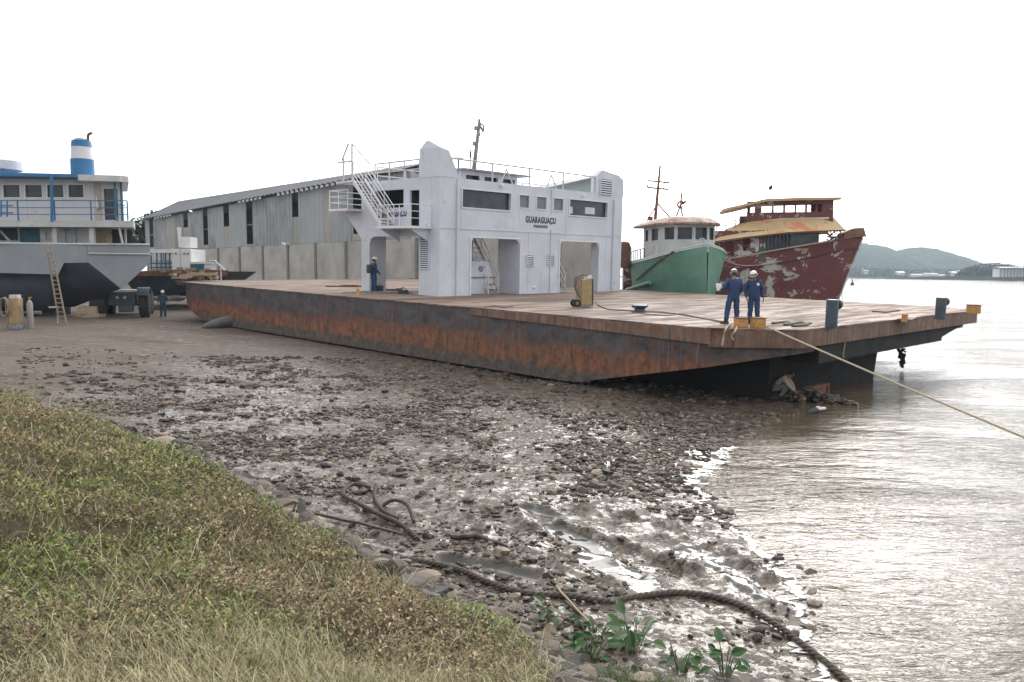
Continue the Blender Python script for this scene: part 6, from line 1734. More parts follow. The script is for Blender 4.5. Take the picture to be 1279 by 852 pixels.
# ladder
ld = thing('ladder', 'tall wooden ladder leaning against the grey hull of the workboat', 'ladder', G(79, 406))
q = MB(); L0 = G(74.5, 406.5); L1 = G(83.5, 406.5); U0 = S(58, 308, L0.y + 0.1); U1 = S(64, 308, L0.y + 0.1)
L0 = Vector((L0.x, L0.y, L0.z)); 
for a, c_ in ((L0, U0), (L1, U1)): q.tube([a, c_], 0.05, 5)
q.build('rail', MT['wood'], ld, world=True)
q = MB()
for k in range(1, 17): q.tube([L0.lerp(U0, k / 17.5), L1.lerp(U1, k / 17.5)], 0.032, 5)
q.build('rung', MT['wood'], ld, world=True)

# cylinders on a trolley and a pump by the ladder
def cylinder(px, py, h_, r_, m_, lb, cat='gas cylinder'):
    p = G(px, py); q = MB(); q.lathe([(r_ * 0.9, 0), (r_, 0.05), (r_, h_ * 0.82), (r_ * 0.75, h_ * 0.9), (r_ * 0.3, h_ * 0.95)], p, 14)
    t0 = thing('gas_cylinder', lb, cat, p); q.build('bottle', m_, t0, world=True, smooth=True)
    MB().lathe([(r_ * 0.28, h_ * 0.95), (r_ * 0.28, h_ * 1.02)], p, 8).box(p + Vector((0.04, 0, h_ * 1.03)), (r_ * 0.9, r_ * 0.5, r_ * 0.4)).build('valve', MT['yellow'], t0, world=True)
cylinder(38.5, 411, 1.62, 0.15, mat('pale_grey_cylinder', (0.32, 0.30, 0.28), 0.5, var=0.15, rust=0.1), 'pale grey gas cylinder standing right of the yellow machine')
p = G(21, 411)
wm2 = thing('yellow_compressor', 'yellow upright welding machine standing under the ship between a hose coil and a gas cylinder', 'welding machine', p)
MB().box(p + Vector((0, 0, 0.95)), (0.55, 0.45, 1.35)).build('case', MT['tan'], wm2, world=True, bevel=0.03)
MB().box(p + Vector((0, 0, 1.72)), (0.42, 0.36, 0.18)).build('top_cover', MT['palegrey'], wm2, world=True)
q = MB(); q.box(p + Vector((0, 0, 0.15)), (0.7, 0.5, 0.25)); q.tube([p + Vector((0.3, -0.1, 1.2)), p + Vector((0.5, -0.2, 0.7)), p + Vector((0.65, -0.2, 0.3))], 0.03, 5); q.build('trolley', MT['steel'], wm2, world=True)
p = G(8, 411)
q = MB()
for k in range(3): q.tube([p + Vector((0.24 * math.cos(a_) - 0.02 * k, -0.05 * k, 1.15 + 0.48 * math.sin(a_))) for a_ in np.linspace(0, 2 * math.pi, 20)], 0.035, 5)
q.tube([p + Vector((0, 0.06, 0)), p + Vector((0, 0.06, 1.7))], 0.04, 5)
tag(q.build('hose_coil', MT['wood']), 'coil of pale hose hung on a post left of the yellow machine', 'hose')
p = G(72.5, 404); q = MB(); q.tube([p, p + Vector((0, 0, 0.9))], 0.04, 5); q.box(p + Vector((-0.2, 0, 0.95)), (0.55, 0.15, 0.08)); tag(q.build('tap_stand', MT['palegrey']), 'small pale stand pipe at the foot of the ladder', 'pipe stand')
p = G(112, 396) ; q = MB(); q.box(p + Vector((0, 0, 0.45)), (1.1, 1.0, 0.5), rz=0.2).box(p + Vector((0.1, 0, 0.1)), (1.5, 0.9, 0.2)); tag(q.build('timber_stack', MT['palewood']), 'pale timber blocks stacked beneath the grey ship', 'timber')

# tractor under the transom
tp0 = G(151, 395.5); TY = tp0.y
tr = thing('tractor', 'dark wheel loader with big chevron tyres parked below the grey transom', 'tractor', tp0, R(18))
tr.scale = (1.12,) * 3
def wheel(x, y, r_, w_, par):
    q = MB(); q.lathe([(r_ * 0.55, -w_ / 2), (r_ * 0.93, -w_ / 2), (r_, -w_ * 0.38), (r_, w_ * 0.38), (r_ * 0.93, w_ / 2), (r_ * 0.55, w_ / 2)], (x, y, r_), 24, m=Matrix.Rotation(R(90), 4, 'Y') @ Matrix.Rotation(R(0), 4, 'X'))
    for k in range(18):
        a_ = 2 * math.pi * k / 18
        for s_ in (-1, 1):
            q.box((x + s_ * w_ * 0.22, y + math.cos(a_ + s_ * 0.09) * r_ * 1.0, r_ + math.sin(a_ + s_ * 0.09) * r_ * 1.0), (w_ * 0.5, 0.07, 0.07), m=Matrix.Rotation(a_, 4, 'X') @ Matrix.Rotation(s_ * 0.5, 4, 'Z'))
    t_ = q.build('tyre', MT['dirtyrubber'], par, smooth=False)
    MB().lathe([(r_ * 0.5, -w_ * 0.42), (r_ * 0.56, -w_ * 0.46), (r_ * 0.56, w_ * 0.46), (r_ * 0.3, w_ * 0.3)], (x, y, r_), 18, m=Matrix.Rotation(R(90), 4, 'Y')).build('rim', MT['dark'], t_)
wheel(-1.12, -0.3, 0.80, 0.75, tr); wheel(1.35, -0.1, 0.72, 0.55, tr); wheel(-1.0, 2.6, 0.75, 0.6, tr); wheel(1.2, 2.6, 0.75, 0.6, tr)
q = MB(); q.box((0.15, 0.3, 1.08), (1.5, 1.6, 0.75)); q.box((0.2, 1.8, 1.0), (1.4, 2.6, 0.5)); q.box((0.35, -0.3, 0.5), (0.8, 0.4, 0.42)); tb = q.build('body', MT['postblue'], tr, bevel=0.04)
q = MB(); q.box((0.15, 0.2, 1.56), (1.45, 1.3, 0.12)); q.build('hood', MT['helmet'], tr, bevel=0.03)
for s_ in (-0.18, 0.22): MB().lathe([(0.09, 0), (0.09, 0.05)], (s_ + 0.1, -0.505, 1.15), 12, m=Matrix.Rotation(R(90), 4, 'X')).build('headlight', MT['palegrey'], tb)
q = MB(); q.box((0.15, -0.515, 1.0), (1.1, 0.02, 0.3)); q.build('grille', MT['dark'], tb)
for x_ in (-1.12, 1.35):
    q = MB(); q.loft([[(x_ + s_ * 0.34, -0.25 + math.cos(a_) * 0.92, 0.78 + math.sin(a_) * 0.92) for s_ in (-1, 1)] + [(x_ + s_ * 0.34, -0.25 + math.cos(a_) * 0.97, 0.78 + math.sin(a_) * 0.97) for s_ in (1, -1)] for a_ in np.linspace(0.7, 2.6, 8)]); q.build('fender', MT['postblue'], tr)
q = MB(); q.tube([(-0.6, 0, 0.75), (1.1, 0, 0.75)], 0.1, 8); q.build('axle', MT['dark'], tr)

# second vessel behind: dark barge with a white cabin and a jib
bg_ = thing('dark_barge', 'dark blue barge with brown deck clutter and a small white cabin with a tall vent', 'barge', (-29, 64, 1.6))
Yb = 62.0
q = MB()
a, c_ = S(150, 338, Yb), S(285, 336, Yb)
q.loft([[Vector((a.x, Yb, 4.45)), Vector((a.x, Yb + 8, 4.45)), Vector((a.x + 1, Yb + 7, 2.2)), Vector((a.x + 1, Yb + 0.8, 2.2))], [Vector((c_.x - 3, Yb, 4.45)), Vector((c_.x - 3, Yb + 8, 4.45)), Vector((c_.x - 5, Yb + 7, 2.3)), Vector((c_.x - 5, Yb + .8, 2.3))], [Vector((c_.x, Yb + 0.3, 4.45)), Vector((c_.x, Yb + 7, 4.45)), Vector((c_.x - .8, Yb + 6, 3.7)), Vector((c_.x - .8, Yb + 1, 3.7))]])
q.build('hull', MT['shipdark'], bg_, world=True)
q = MB(); q.prism([S(168, 345, Yb - 0.1), S(283, 345, Yb - 0.1), S(285, 338, Yb - .1), S(262, 337, Yb - .1), S(168, 339, Yb - 0.1)], (0, 0.12, 0)); q.build('bulwark', MT['rusty'], bg_, world=True)
q = MB()
for i in range(40):
    p = S(rng.uniform(180, 262), rng.uniform(336, 342), Yb + rng.uniform(0, 1.5)); q.box(p, (rng.uniform(0.2, 0.9), 0.4, rng.uniform(0.1, 0.3)), rz=rng.uniform(0, 3))
q.build('deck_clutter', MT['wood'], bg_, world=True)
def bx3(nm, px0, py0, px1, py1, Y, dep, m_, par):
    a, c_ = S(px0, py0, Y), S(px1, py1, Y); return MB().rng((a.x, Y, a.z), (c_.x, Y + dep, c_.z)).build(nm, m_, par, world=True)
cab = bx3('cabin', 215, 338, 238, 311, Yb + 1, 3, MT['helmet'], bg_)
for px in (219.5, 230, 234.5): bx3('port_light', px - 1.2, 318, px + 1.2, 315.5, Yb + 0.95, 0.04, MT['steel'], cab)
bx3('seam', 225.3, 338, 225.8, 311, Yb + 0.97, 0.02, MT['palegrey'], cab)
bx3('upper_box', 226, 309, 237, 296, Yb + 1.5, 1.5, MT['helmet'], bg_)
q = MB(); q.loft([[S(221, 284, Yb + 1.2), S(226.5, 284, Yb + 1.2), S(226.5, 284, Yb + 1.9), S(221, 284, Yb + 1.9)], [S(223.2, 309, Yb + 1.2), S(226, 309, Yb + 1.2), S(226, 309, Yb + 1.9), S(223.2, 309, Yb + 1.9)]]); q.build('vent_funnel', MT['helmet'], bg_, world=True)
bx3('awning', 187, 316, 215, 311.5, Yb + 0.8, 3.5, MT['helmet'], bg_)
q = MB()
for px in (189, 196, 201.5, 207, 212): q.tube([S(px, 316, Yb + 1), S(px, 338, Yb + 1)], 0.06, 5)
for py in (329, 334): q.tube([S(187, py, Yb + 1), S(215, py, Yb + 1)], 0.05, 5)
q.build('awning_post', MT['teal'], bg_, world=True)
bx3('back_screen', 187, 337, 214, 325, Yb + 2.5, 0.1, MT['shipwhite'], bg_)
bx3('side_window', 238, 337, 255, 330, Yb + 1, 1.5, MT['teal'], bg_); bx3('side_roof', 238, 329.8, 262, 327, Yb + 0.9, 1.7, MT['shipwhite'], bg_); bx3('side_panel', 255.2, 337, 261, 330, Yb + 1, 1.5, MT['shipwhite'], bg_)
q = MB(); q.tube([S(262, 326, Yb), S(268, 326, Yb), S(276, 333, Yb), S(281, 338, Yb)], 0.09, 6); q.tube([S(263, 338, Yb), S(264, 327, Yb)], 0.06, 5); q.tube([S(268, 327, Yb), S(268, 338, Yb)], 0.06, 5); q.tube([S(276, 334, Yb), S(276.5, 352, Yb - 0.2)], 0.07, 5); q.build('davit', MT['palegrey'], bg_, world=True)
# net / debris bundle on the ferry ramp and the frame by the wall
p = fw(LEN + 2.4, 1.9, 0.12); q = MB()
for i in range(44): q.box(p + Vector((rng.normal(0, 0.9), rng.normal(0, 0.4), rng.uniform(0, 0.35))), (rng.uniform(0.3, 0.9), 0.3, 0.16), rz=rng.uniform(0, 3))
tag(q.build('timber_heap', MT['palewood']), 'heap of pale timber offcuts at the far tip of the ferry ramp', 'timber')
q = MB(); Yq = 61.0; q.tube([S(264, 349, Yq), S(264.5, 342, Yq), S(270, 341, Yq), S(270, 349, Yq)], 0.12, 6); tag(q.build('pipe_frame', MT['palegrey']), 'pale bent pipe frame standing behind the ferry deck by the wall', 'frame')
q = MB()
for i in range(60): q.box(W(rng.uniform(170, 236), 371 + rng.uniform(0, 3.5), 60.5 + rng.uniform(0, 1)), (rng.uniform(.4, 1.2), 0.4, rng.uniform(0.1, .3)), rz=rng.uniform(0, 3))
tag(q.build('cradle_timber', MT['steel']), 'row of grey timber blocks and scrap under the dark barge', 'blocks')

# marine airbag end under the ferry
p = G(268, 410); q = MB(); axd = Vector((0.72, 0.70, 0)).normalized()
prof = [(0.03, -0.75), (0.10, -0.65), (0.22, -0.35), (0.30, 0.05), (0.32, 0.6), (0.32, 4)]
q.lathe(prof, p + Vector((0, 0, 0.22)), 18, m=Matrix.Rotation(R(35), 4, 'Z') @ Matrix.Rotation(R(78), 4, 'Y') )
tag(q.build('airbag', MT['airbag'], smooth=True), 'muddy grey launching airbag poking out under the far end of the ferry hull', 'airbag')

# ------------------------------------------------------------------ people
def person(loc, rz, label, pose, top, bottom, boot, headgear=None, scale=1.0, skinm=None, hgm=None, face=True):
    """one skinned body; pose = dict of joints (x right, y forward, z up)"""
    J = dict(pelvis=(0, 0, 0.95), waist=(0, 0.0, 1.08), chest=(0, 0, 1.28), neck=(0, 0.0, 1.46), head=(0, 0.02, 1.60))
    for s_, e in (('l', -1), ('r', 1)):
        J.update({s_ + 'hip': (0.095 * e, 0, 0.90), s_ + 'knee': (0.11 * e, 0.02, 0.50), s_ + 'ank': (0.12 * e, -0.02, 0.09), s_ + 'toe': (0.14 * e, 0.15, 0.045),
                  s_ + 'sho': (0.19 * e, 0, 1.40), s_ + 'elb': (0.26 * e, -0.02, 1.13), s_ + 'wri': (0.27 * e, 0.05, 0.88)})
    J.update(pose)
    J = {k: Vector(v_) for k, v_ in J.items() if k[0] != '_'}
    RAD = dict(pelvis=0.185, waist=0.175, chest=0.20, neck=0.066, hip=0.125, knee=0.095, ank=0.080, toe=0.045, sho=0.100, elb=0.075, wri=0.055)
    names = ['pelvis', 'waist', 'chest', 'neck'] + [s_ + k for s_ in 'lr' for k in ('hip', 'knee', 'ank', 'sho', 'elb', 'wri')]
    idx = {n_: i for i, n_ in enumerate(names)}
    E = [('pelvis', 'waist'), ('waist', 'chest'), ('chest', 'neck')]
    for s_ in 'lr': E += [('pelvis', s_ + 'hip'), (s_ + 'hip', s_ + 'knee'), (s_ + 'knee', s_ + 'ank'), ('chest', s_ + 'sho'), (s_ + 'sho', s_ + 'elb'), (s_ + 'elb', s_ + 'wri')]
    me = bpy.data.meshes.new('body'); me.from_pydata([J[n_] for n_ in names], [(idx[a], idx[c_]) for a, c_ in E], [])
    o = bpy.data.objects.new('tmp', me); sc.collection.objects.link(o)
    sk = o.modifiers.new('skin', 'SKIN'); sk.use_smooth_shade = True
    if not me.skin_vertices: 
        import bmesh
        bm = bmesh.new(); bm.from_mesh(me); bm.verts.layers.skin.verify(); bm.to_mesh(me); bm.free()
    for i, n_ in enumerate(names):
        k = n_ if n_ in RAD else n_[1:]
        r_ = RAD[k]; me.skin_vertices[0].data[i].radius = (r_ * (1.12 if n_ in ('chest', 'pelvis') else 1), r_ * (0.8 if n_ in ('chest', 'waist', 'pelvis') else 1))
        me.skin_vertices[0].data[i].use_root = (n_ == 'pelvis')
    ss_ = o.modifiers.new('sub', 'SUBSURF'); ss_.levels = ss_.render_levels = 2
    bpy.context.view_layer.update()
    em = bpy.data.meshes.new_from_object(o.evaluated_get(bpy.context.evaluated_depsgraph_get()))
    vv = [v_.co.copy() for v_ in em.vertices]; ff = [tuple(p.vertices) for p in em.polygons]
    bpy.data.objects.remove(o)
    q = MB()
    mi = []
    for f_ in ff:
        c_ = sum((vv[i] for i in f_), Vector()) / len(f_)
        dn_ = min(names, key=lambda n_: (J[n_] - c_).length - (0.05 if n_ in ('pelvis', 'chest') else 0))
        low = dn_ in ('pelvis',) or dn_[1:] in ('hip', 'knee', 'ank')
        mi.append(1 if low else (2 if dn_ == 'neck' and c_.z > J['neck'].z - 0.0 else 0))
    from mathutils import noise as mn
    sd_ = Vector((loc[0] * 3.1, loc[1] * 1.7, 0))
    vv = [v_ + mn.noise_vector(v_ * 9 + sd_) * 0.016 + mn.noise_vector(Vector((v_.x * 14, v_.y * 14, v_.z * 34)) + sd_) * 0.009 for v_ in vv]
    q.v = [tuple(v_) for v_ in vv]; q.f = ff; q.mi = mi
    # boots
    for s_ in 'lr':
        a, t_ = J[s_ + 'ank'], J[s_ + 'toe']; d = (t_ - a); d.z = 0; d = d.normalized() if d.length > 0.01 else Vector((0, 1, 0))
        n0 = len(q.f); c0 = Vector((a.x, a.y, max(0.0, a.z - 0.09)))
        q.tube([a + Vector((0, 0, 0.08)), a + Vector((0, 0, 0.0))], 0.07, 10, mi=3)
        rr = [[c0 + d * x_ + Vector((-d.y, d.x, 0)) * y_ * w_ + Vector((0, 0, z_)) for y_, z_ in ((-1, 0.0), (1, 0.0), (1, h_ * 0.6), (0.6, h_), (-0.6, h_), (-1, h_ * 0.6))] for x_, w_, h_ in ((-0.09, 0.035, 0.09), (-0.05, 0.048, 0.11), (0.05, 0.05, 0.10), (0.13, 0.052, 0.065), (0.19, 0.035, 0.045))]
        q.loft(rr, mi=3)
        # hand with palm, fingers and thumb
        wr, el = J[s_ + 'wri'], J[s_ + 'elb']; hd = (wr - el).normalized(); e = -1 if s_ == 'l' else 1
        sdv = Vector((0, 1, 0)) - hd * hd.y
        sdv = sdv.normalized() if sdv.length > 0.2 else Vector((1, 0, 0)); nn = hd.cross(sdv).normalized()
        pa_ = wr + hd * 0.01
        q.loft([[pa_ + hd * x_ + sdv * u_ * w_ + nn * v_ * 0.016 for u_, v_ in ((-1, -1), (1, -1), (1, 1), (-1, 1))] for x_, w_ in ((-0.02, 0.026), (0.03, 0.04), (0.09, 0.042))], mi=2)
        for k, ln in enumerate((0.068, 0.078, 0.073, 0.058)):
            b0 = pa_ + hd * 0.085 + sdv * (0.032 - 0.021 * k); cu = nn * (-e) * 0.5
            q.tube([b0, b0 + (hd + cu * 0.5) * ln * 0.45, b0 + (hd + cu * 1.0) * ln * 0.72, b0 + (hd * 0.85 + cu * 1.8) * ln * 0.98], [0.0105, 0.0095, 0.0085, 0.006], 6, mi=2)
        b0 = pa_ + hd * 0.02 + sdv * 0.034; q.tube([b0, b0 + hd * 0.025 + sdv * 0.022, b0 + hd * 0.055 + sdv * 0.028], [0.012, 0.011, 0.008], 6, mi=2)
    # neck and head
    H_ = J['head']; nk = J['neck']; ax_ = (H_ - nk).normalized()
    fy = pose.get('_face', Vector((0, 1, 0))); fy = (fy - ax_ * fy.dot(ax_)).normalized(); fx = fy.cross(ax_).normalized()
    q.tube([nk - ax_ * 0.03, H_], [0.06, 0.052], 10, mi=2)
    def hp(x_, y_, z_): return H_ + fx * x_ + fy * y_ + ax_ * (z_ + 0.01)
    rings = []
    for k in range(13):
        t_ = -math.pi / 2 + math.pi * k / 12; z_ = 0.118 * math.sin(t_); c_ = math.cos(t_)
        ring_ = []
        for j in range(16):
            a_ = 2 * math.pi * j / 16
            wx_ = 0.077 * (c_ ** 0.75 if c_ > 0 else 0) * (0.82 if z_ < -0.04 else 1); wy_ = 0.097 * (c_ ** 0.75 if c_ > 0 else 0)
            x_, y_ = math.cos(a_) * wx_, math.sin(a_) * wy_
            if y_ > 0.06 and abs(z_) < 0.02 and abs(x_) > 0.02: y_ -= 0.010
            if y_ < 0 and z_ < -0.05: y_ *= 0.7
            ring_.append(hp(x_, y_, z_))
        rings.append(ring_)
    q.loft(rings, mi=2)
    q.loft([[hp(-0.010, 0.085, 0.012), hp(0.010, 0.085, 0.012), hp(0.003, 0.09, 0.014)], [hp(-0.016, 0.088, -0.03), hp(0.016, 0.088, -0.03), hp(0, 0.116, -0.026)]], mi=2)
    for e in (-1, 1):
        q.tube([hp(e * 0.073, -0.005, 0.02), hp(e * 0.088, -0.012, 0.0), hp(e * 0.075, 0.0, -0.03)], 0.012, 6, mi=2)
        q.tube([hp(e * 0.018, 0.0865, 0.012), hp(e * 0.042, 0.080, 0.012)], 0.0075, 6, mi=4)
        q.tube([hp(e * 0.016, 0.092, 0.030), hp(e * 0.045, 0.083, 0.032)], 0.005, 5, mi=4)
    q.tube([hp(-0.024, 0.084, -0.056), hp(0, 0.090, -0.057), hp(0.024, 0.084, -0.056)], 0.0055, 5, mi=5)
    th = thing('person', label, 'person', loc, rz)
    if scale != 1: th.scale = (scale,) * 3
    bd = q.build('body', [top, bottom, skinm or MT['skin'], boot, MT['hair'], MT['skin']], th, smooth=True)
    # hair
    q = MB(); q.loft([[hp(math.cos(a_) * 0.083 * c_, math.sin(a_) * 0.098 * c_ - 0.012, z_) for a_ in np.linspace(0, 2 * math.pi, 17)[:-1]] for z_, c_ in ((-0.02 + 0.03, 1.0), (0.05, 0.97), (0.09, 0.75), (0.122, 0.35))]); q.loft([[hp(math.cos(a_) * 0.08, math.sin(a_) * 0.098 - 0.01, z_) for a_ in np.linspace(math.pi * 1.05, math.pi * 1.95, 8)] + [hp(math.cos(a_) * 0.06, math.sin(a_) * 0.06 - 0.01, z_) for a_ in np.linspace(math.pi * 1.95, math.pi * 1.05, 8)] for z_ in (-0.06, 0.02)]); q.build('hair', MT['hair'], th, smooth=True)
    if headgear == 'helmet':
        q = MB(); q.loft([[hp(math.cos(a_) * 0.115 * c_, math.sin(a_) * 0.14 * c_, z_) for a_ in np.linspace(0, 2 * math.pi, 21)[:-1]] for z_, c_ in ((0.035, 1.08), (0.045, 1.1), (0.05, 1.0), (0.10, 0.93), (0.145, 0.72), (0.172, 0.4), (0.178, 0.1))])
        q.loft([[hp(x_, y_, 0.040) for x_, y_ in ((-0.09, 0.11), (0.09, 0.11), (0.05, 0.185), (-0.05, 0.185))], [hp(x_, y_, 0.052) for x_, y_ in ((-0.09, 0.11), (0.09, 0.11), (0.05, 0.18), (-0.05, 0.18))]])
        he = q.build('hard_hat', hgm or MT['helmet'], th, smooth=True)
        if hgm is None and pose.get('_band'):
            q = MB(); q.loft([[hp(math.cos(a_) * c_, math.sin(a_) * c_ * 1.2, z_) for a_ in np.linspace(0, 2 * math.pi, 21)[:-1]] for z_, c_ in ((0.052, 0.122), (0.10, 0.117))], cap=False); q.build('hat_band', MT['helmetband'], he)
    return th


D_ = lambda px, py: MF @ on_deck(px, py)
# man on the left, back to the viewer, leaning weight, feet apart
P1 = D_(911, 404.5); P2 = D_(941, 404.5); P1.z -= 0.0
# figures look towards each other: their own +y forward
pA = person(P1, R(8), 'man in navy coverall seen from behind, left of the pair by the yellow bitts', {
    'pelvis': (0.12, 0, 0.96), 'waist': (0.12, 0.0, 1.09), 'chest': (0.13, 0.01, 1.30), 'neck': (0.14, 0.03, 1.48), 'head': (0.15, 0.07, 1.62),
    'lhip': (0.02, 0, 0.91), 'lknee': (-0.06, 0.03, 0.50), 'lank': (-0.14, -0.04, 0.09), 'ltoe': (-0.28, 0.06, 0.045), 'rhip': (0.22, 0, 0.91), 'rknee': (0.25, 0.03, 0.50), 'rank': (0.27, 0.02, 0.09), 'rtoe': (0.31, 0.18, 0.045),
    'lsho': (-0.07, 0.01, 1.41), 'lelb': (-0.18, 0.02, 1.15), 'lwri': (-0.22, 0.22, 1.12), 'rsho': (0.34, 0.01, 1.41), 'relb': (0.42, 0.02, 1.14), 'rwri': (0.36, 0.20, 0.98), '_band': True}, MT['coverall'], MT['coverall'], MT['boot'], 'helmet')
pB = person(P2, R(170), 'man in navy coverall with a white chest badge, facing the viewer by the bitts', {
    'head': (0.03, 0.05, 1.60), '_band': True, '_face': Vector((0.45, 1, -0.15)), 'lank': (-0.13, 0.0, 0.09), 'rank': (0.13, -0.03, 0.09),
    'lelb': (-0.27, -0.03, 1.13), 'lwri': (-0.29, 0.06, 0.87), 'relb': (0.28, -0.03, 1.13), 'rwri': (0.25, 0.10, 0.89)}, MT['coverall'], MT['coverall'], MT['boot'], 'helmet', 0.985)
q = MB(); q.lathe([(0.05, 0), (0.05, 0.012)], (-0.10, 0.160, 1.33), 14, m=Matrix.Rotation(R(-90), 4, 'X')); q.build('chest_badge', MT['helmet'], pB)
q = MB(); q.tube([(-0.24, 0.30, 1.15), (-0.16, 0.38, 1.22)], 0.015, 6); q.box((-0.24, 0.33, 1.2), (0.20, 0.02, 0.27), m=Matrix.Rotation(R(-25), 4, 'X'))
cb = q.build('paper', MT['helmet']); cb.parent = None
cb.matrix_basis = pA.matrix_basis.copy(); tag(cb, 'white sheet of paper held out by the man seen from behind', 'paper')
P3 = D_(467, 365.3)
pC = person(P3, R(-55), 'man in blue coverall standing alone beside the white pillar on the deck', {
    'head': (0, 0.05, 1.60), 'lank': (-0.09, -0.03, 0.09), 'rank': (0.10, 0.06, 0.09), 'lelb': (-0.25, -0.06, 1.15), 'lwri': (-0.2, 0.08, 0.95), 'relb': (0.25, 0.0, 1.14), 'rwri': (0.22, 0.18, 0.98)}, MT['coverall'], MT['coverall'], MT['boot'], 'helmet', 1.06)
q = MB(); q.box((0, -0.24, 1.18), (0.34, 0.2, 0.44)); bk = q.build('backpack', MT['dark'], None, bevel=0.06); bk.matrix_basis = pC.matrix_basis.copy(); bk.scale = (1.06,) * 3
tag(bk, 'dark backpack on the back of the lone man on the deck', 'backpack')
p = dk0 = D_(470.5, 364.8)
tag(MB().box(p + Vector((0.15, 0, 0.18)), (0.4, 0.35, 0.34)).tube([p + Vector((0.05, 0, 0.35)), p + Vector((0.15, 0, 0.48)), p + Vector((0.25, 0, 0.35))], 0.02, 5).build('bag', MT['coverall2'], bevel=0.06), 'dark blue bag on the deck at the feet of the lone man', 'bag')
P4 = G(204, 395.5)
pD = person(P4, R(-150), 'man in dark clothes standing on the ground by the far end of the ferry', {
    'lank': (-0.14, 0, 0.09), 'rank': (0.14, 0.0, 0.09), 'lelb': (-0.28, -0.04, 1.15), 'lwri': (-0.24, 0.14, 1.0), 'relb': (0.3, 0.0, 1.14), 'rwri': (0.28, 0.12, 0.95)}, MT['coverall2'], MT['coverall2'], MT['boot'], 'helmet', 1.0)
P5 = G(972, 499.5)
pE = person(Vector((P5.x, P5.y, max(P5.z, -0.02))), R(-120), 'barefoot worker crouching in a pale shirt on the rubble under the ferry end', {
    'pelvis': (0, -0.12, 0.42), 'waist': (0, -0.03, 0.52), 'chest': (0, 0.12, 0.68), 'neck': (0, 0.26, 0.80), 'head': (0, 0.37, 0.86), '_face': Vector((0, 0.6, -1)),
    'lhip': (-0.10, -0.10, 0.40), 'lknee': (-0.19, 0.24, 0.50), 'lank': (-0.15, 0.08, 0.10), 'ltoe': (-0.17, 0.25, 0.05), 'rhip': (0.10, -0.10, 0.40), 'rknee': (0.19, 0.26, 0.50), 'rank': (0.15, 0.10, 0.10), 'rtoe': (0.17, 0.28, 0.05),
    'lsho': (-0.19, 0.20, 0.74), 'lelb': (-0.24, 0.38, 0.52), 'lwri': (-0.10, 0.50, 0.34), 'rsho': (0.19, 0.20, 0.74), 'relb': (0.24, 0.38, 0.52), 'rwri': (0.10, 0.52, 0.34)}, MT['tee'], MT['trousers'], MT['skin'], None, 1.0)
p = Vector(gp(1016, 515, 0.03)).to_3d() + Vector((0, 0, 0.06))
tag(MB().lathe([(0.03, -0.22), (0.09, -0.16), (0.10, 0.08), (0.05, 0.16)], p, 12, m=Matrix.Rotation(R(75), 4, 'Y') ).build('plastic_drum', MT['shipdark'], smooth=True), 'dark blue drum half sunk at the tip of the rubble heap', 'drum')
tag(MB().box(p + Vector((0.3, 0.2, 0.05)), (0.36, 0.14, 0.08), rz=0.5).box(p + Vector((0.2, 0.16, 0.08)), (0.14, 0.12, 0.1), rz=1).build('foam_block', MT['helmet'], bevel=0.03), 'broken white foam block in the water at the tip of the rubble heap', 'foam block')

# ------------------------------------------------------------------ near ropes, driftwood and plants
def gr(px, py, up=0.0): p = G(px, py); return Vector((p.x, p.y, p.z + up))
rope_path('hawser', [gr(500, 700, 0.02), gr(530, 705, 0.03), gr(575, 717, 0.04), (gr(610, 733, 0.05)), gr(660, 745, 0.03), gr(710, 750, 0.035), gr(760, 754, 0.01), gr(800, 749, 0.025), gr(845, 744, 0.04), gr(890, 749, 0.04), gr(935, 765, 0.04), gr(975, 790, 0.04), gr(1010, 817, 0.04), gr(1045, 845, 0.04), gr(1085, 885, 0.03)], 0.041, MT['hawser'], 'thick twisted muddy hawser curving across the wet mud to the water', 'rope', sub=10, strands=3, pitch=0.26)
rope_path('old_rope', [gr(462, 612, 0.04), gr(440, 610, 0.07), gr(428, 622, 0.06), gr(448, 634, 0.06), gr(472, 648, 0.08), gr(500, 660, 0.06), gr(522, 676, 0.03)], 0.040, MT['hawser'], 'looped thick rope among the stones left of the long pole end', 'rope', sub=8, strands=3, pitch=0.22)
rope_path('old_rope', [gr(470, 608, 0.04), gr(468, 625, 0.05), gr(478, 645, 0.09), gr(497, 655, 0.09)], 0.035, MT['hawser'], 'short thick rope crossing the looped rope on the stones', 'rope', sub=8, strands=3, pitch=0.22)
rope_path('old_rope', [gr(474, 640, 0.03), gr(490, 638, 0.16), gr(508, 643, 0.16), gr(517, 656, 0.04)], 0.032, MT['hawser'], 'arched dark rope end rising from the stones right of the loop', 'rope', sub=8, strands=3, pitch=0.2)


def stick(name, pts, r, m_, lb, cat, r2=None):
    q = MB(); P_ = [Vector(p) for p in pts]; out = []
    for i in range(len(P_) - 1):
        for k in range(4): out.append(P_[i].lerp(P_[i + 1], k / 4) + Vector((rng.normal(0, r * 0.25), rng.normal(0, r * 0.25), rng.normal(0, r * 0.2))))
    out.append(P_[-1]); q.tube(out, r, 8, r2=r2 or r * 0.6); return tag(q.build(name, m_, smooth=True), lb, cat)


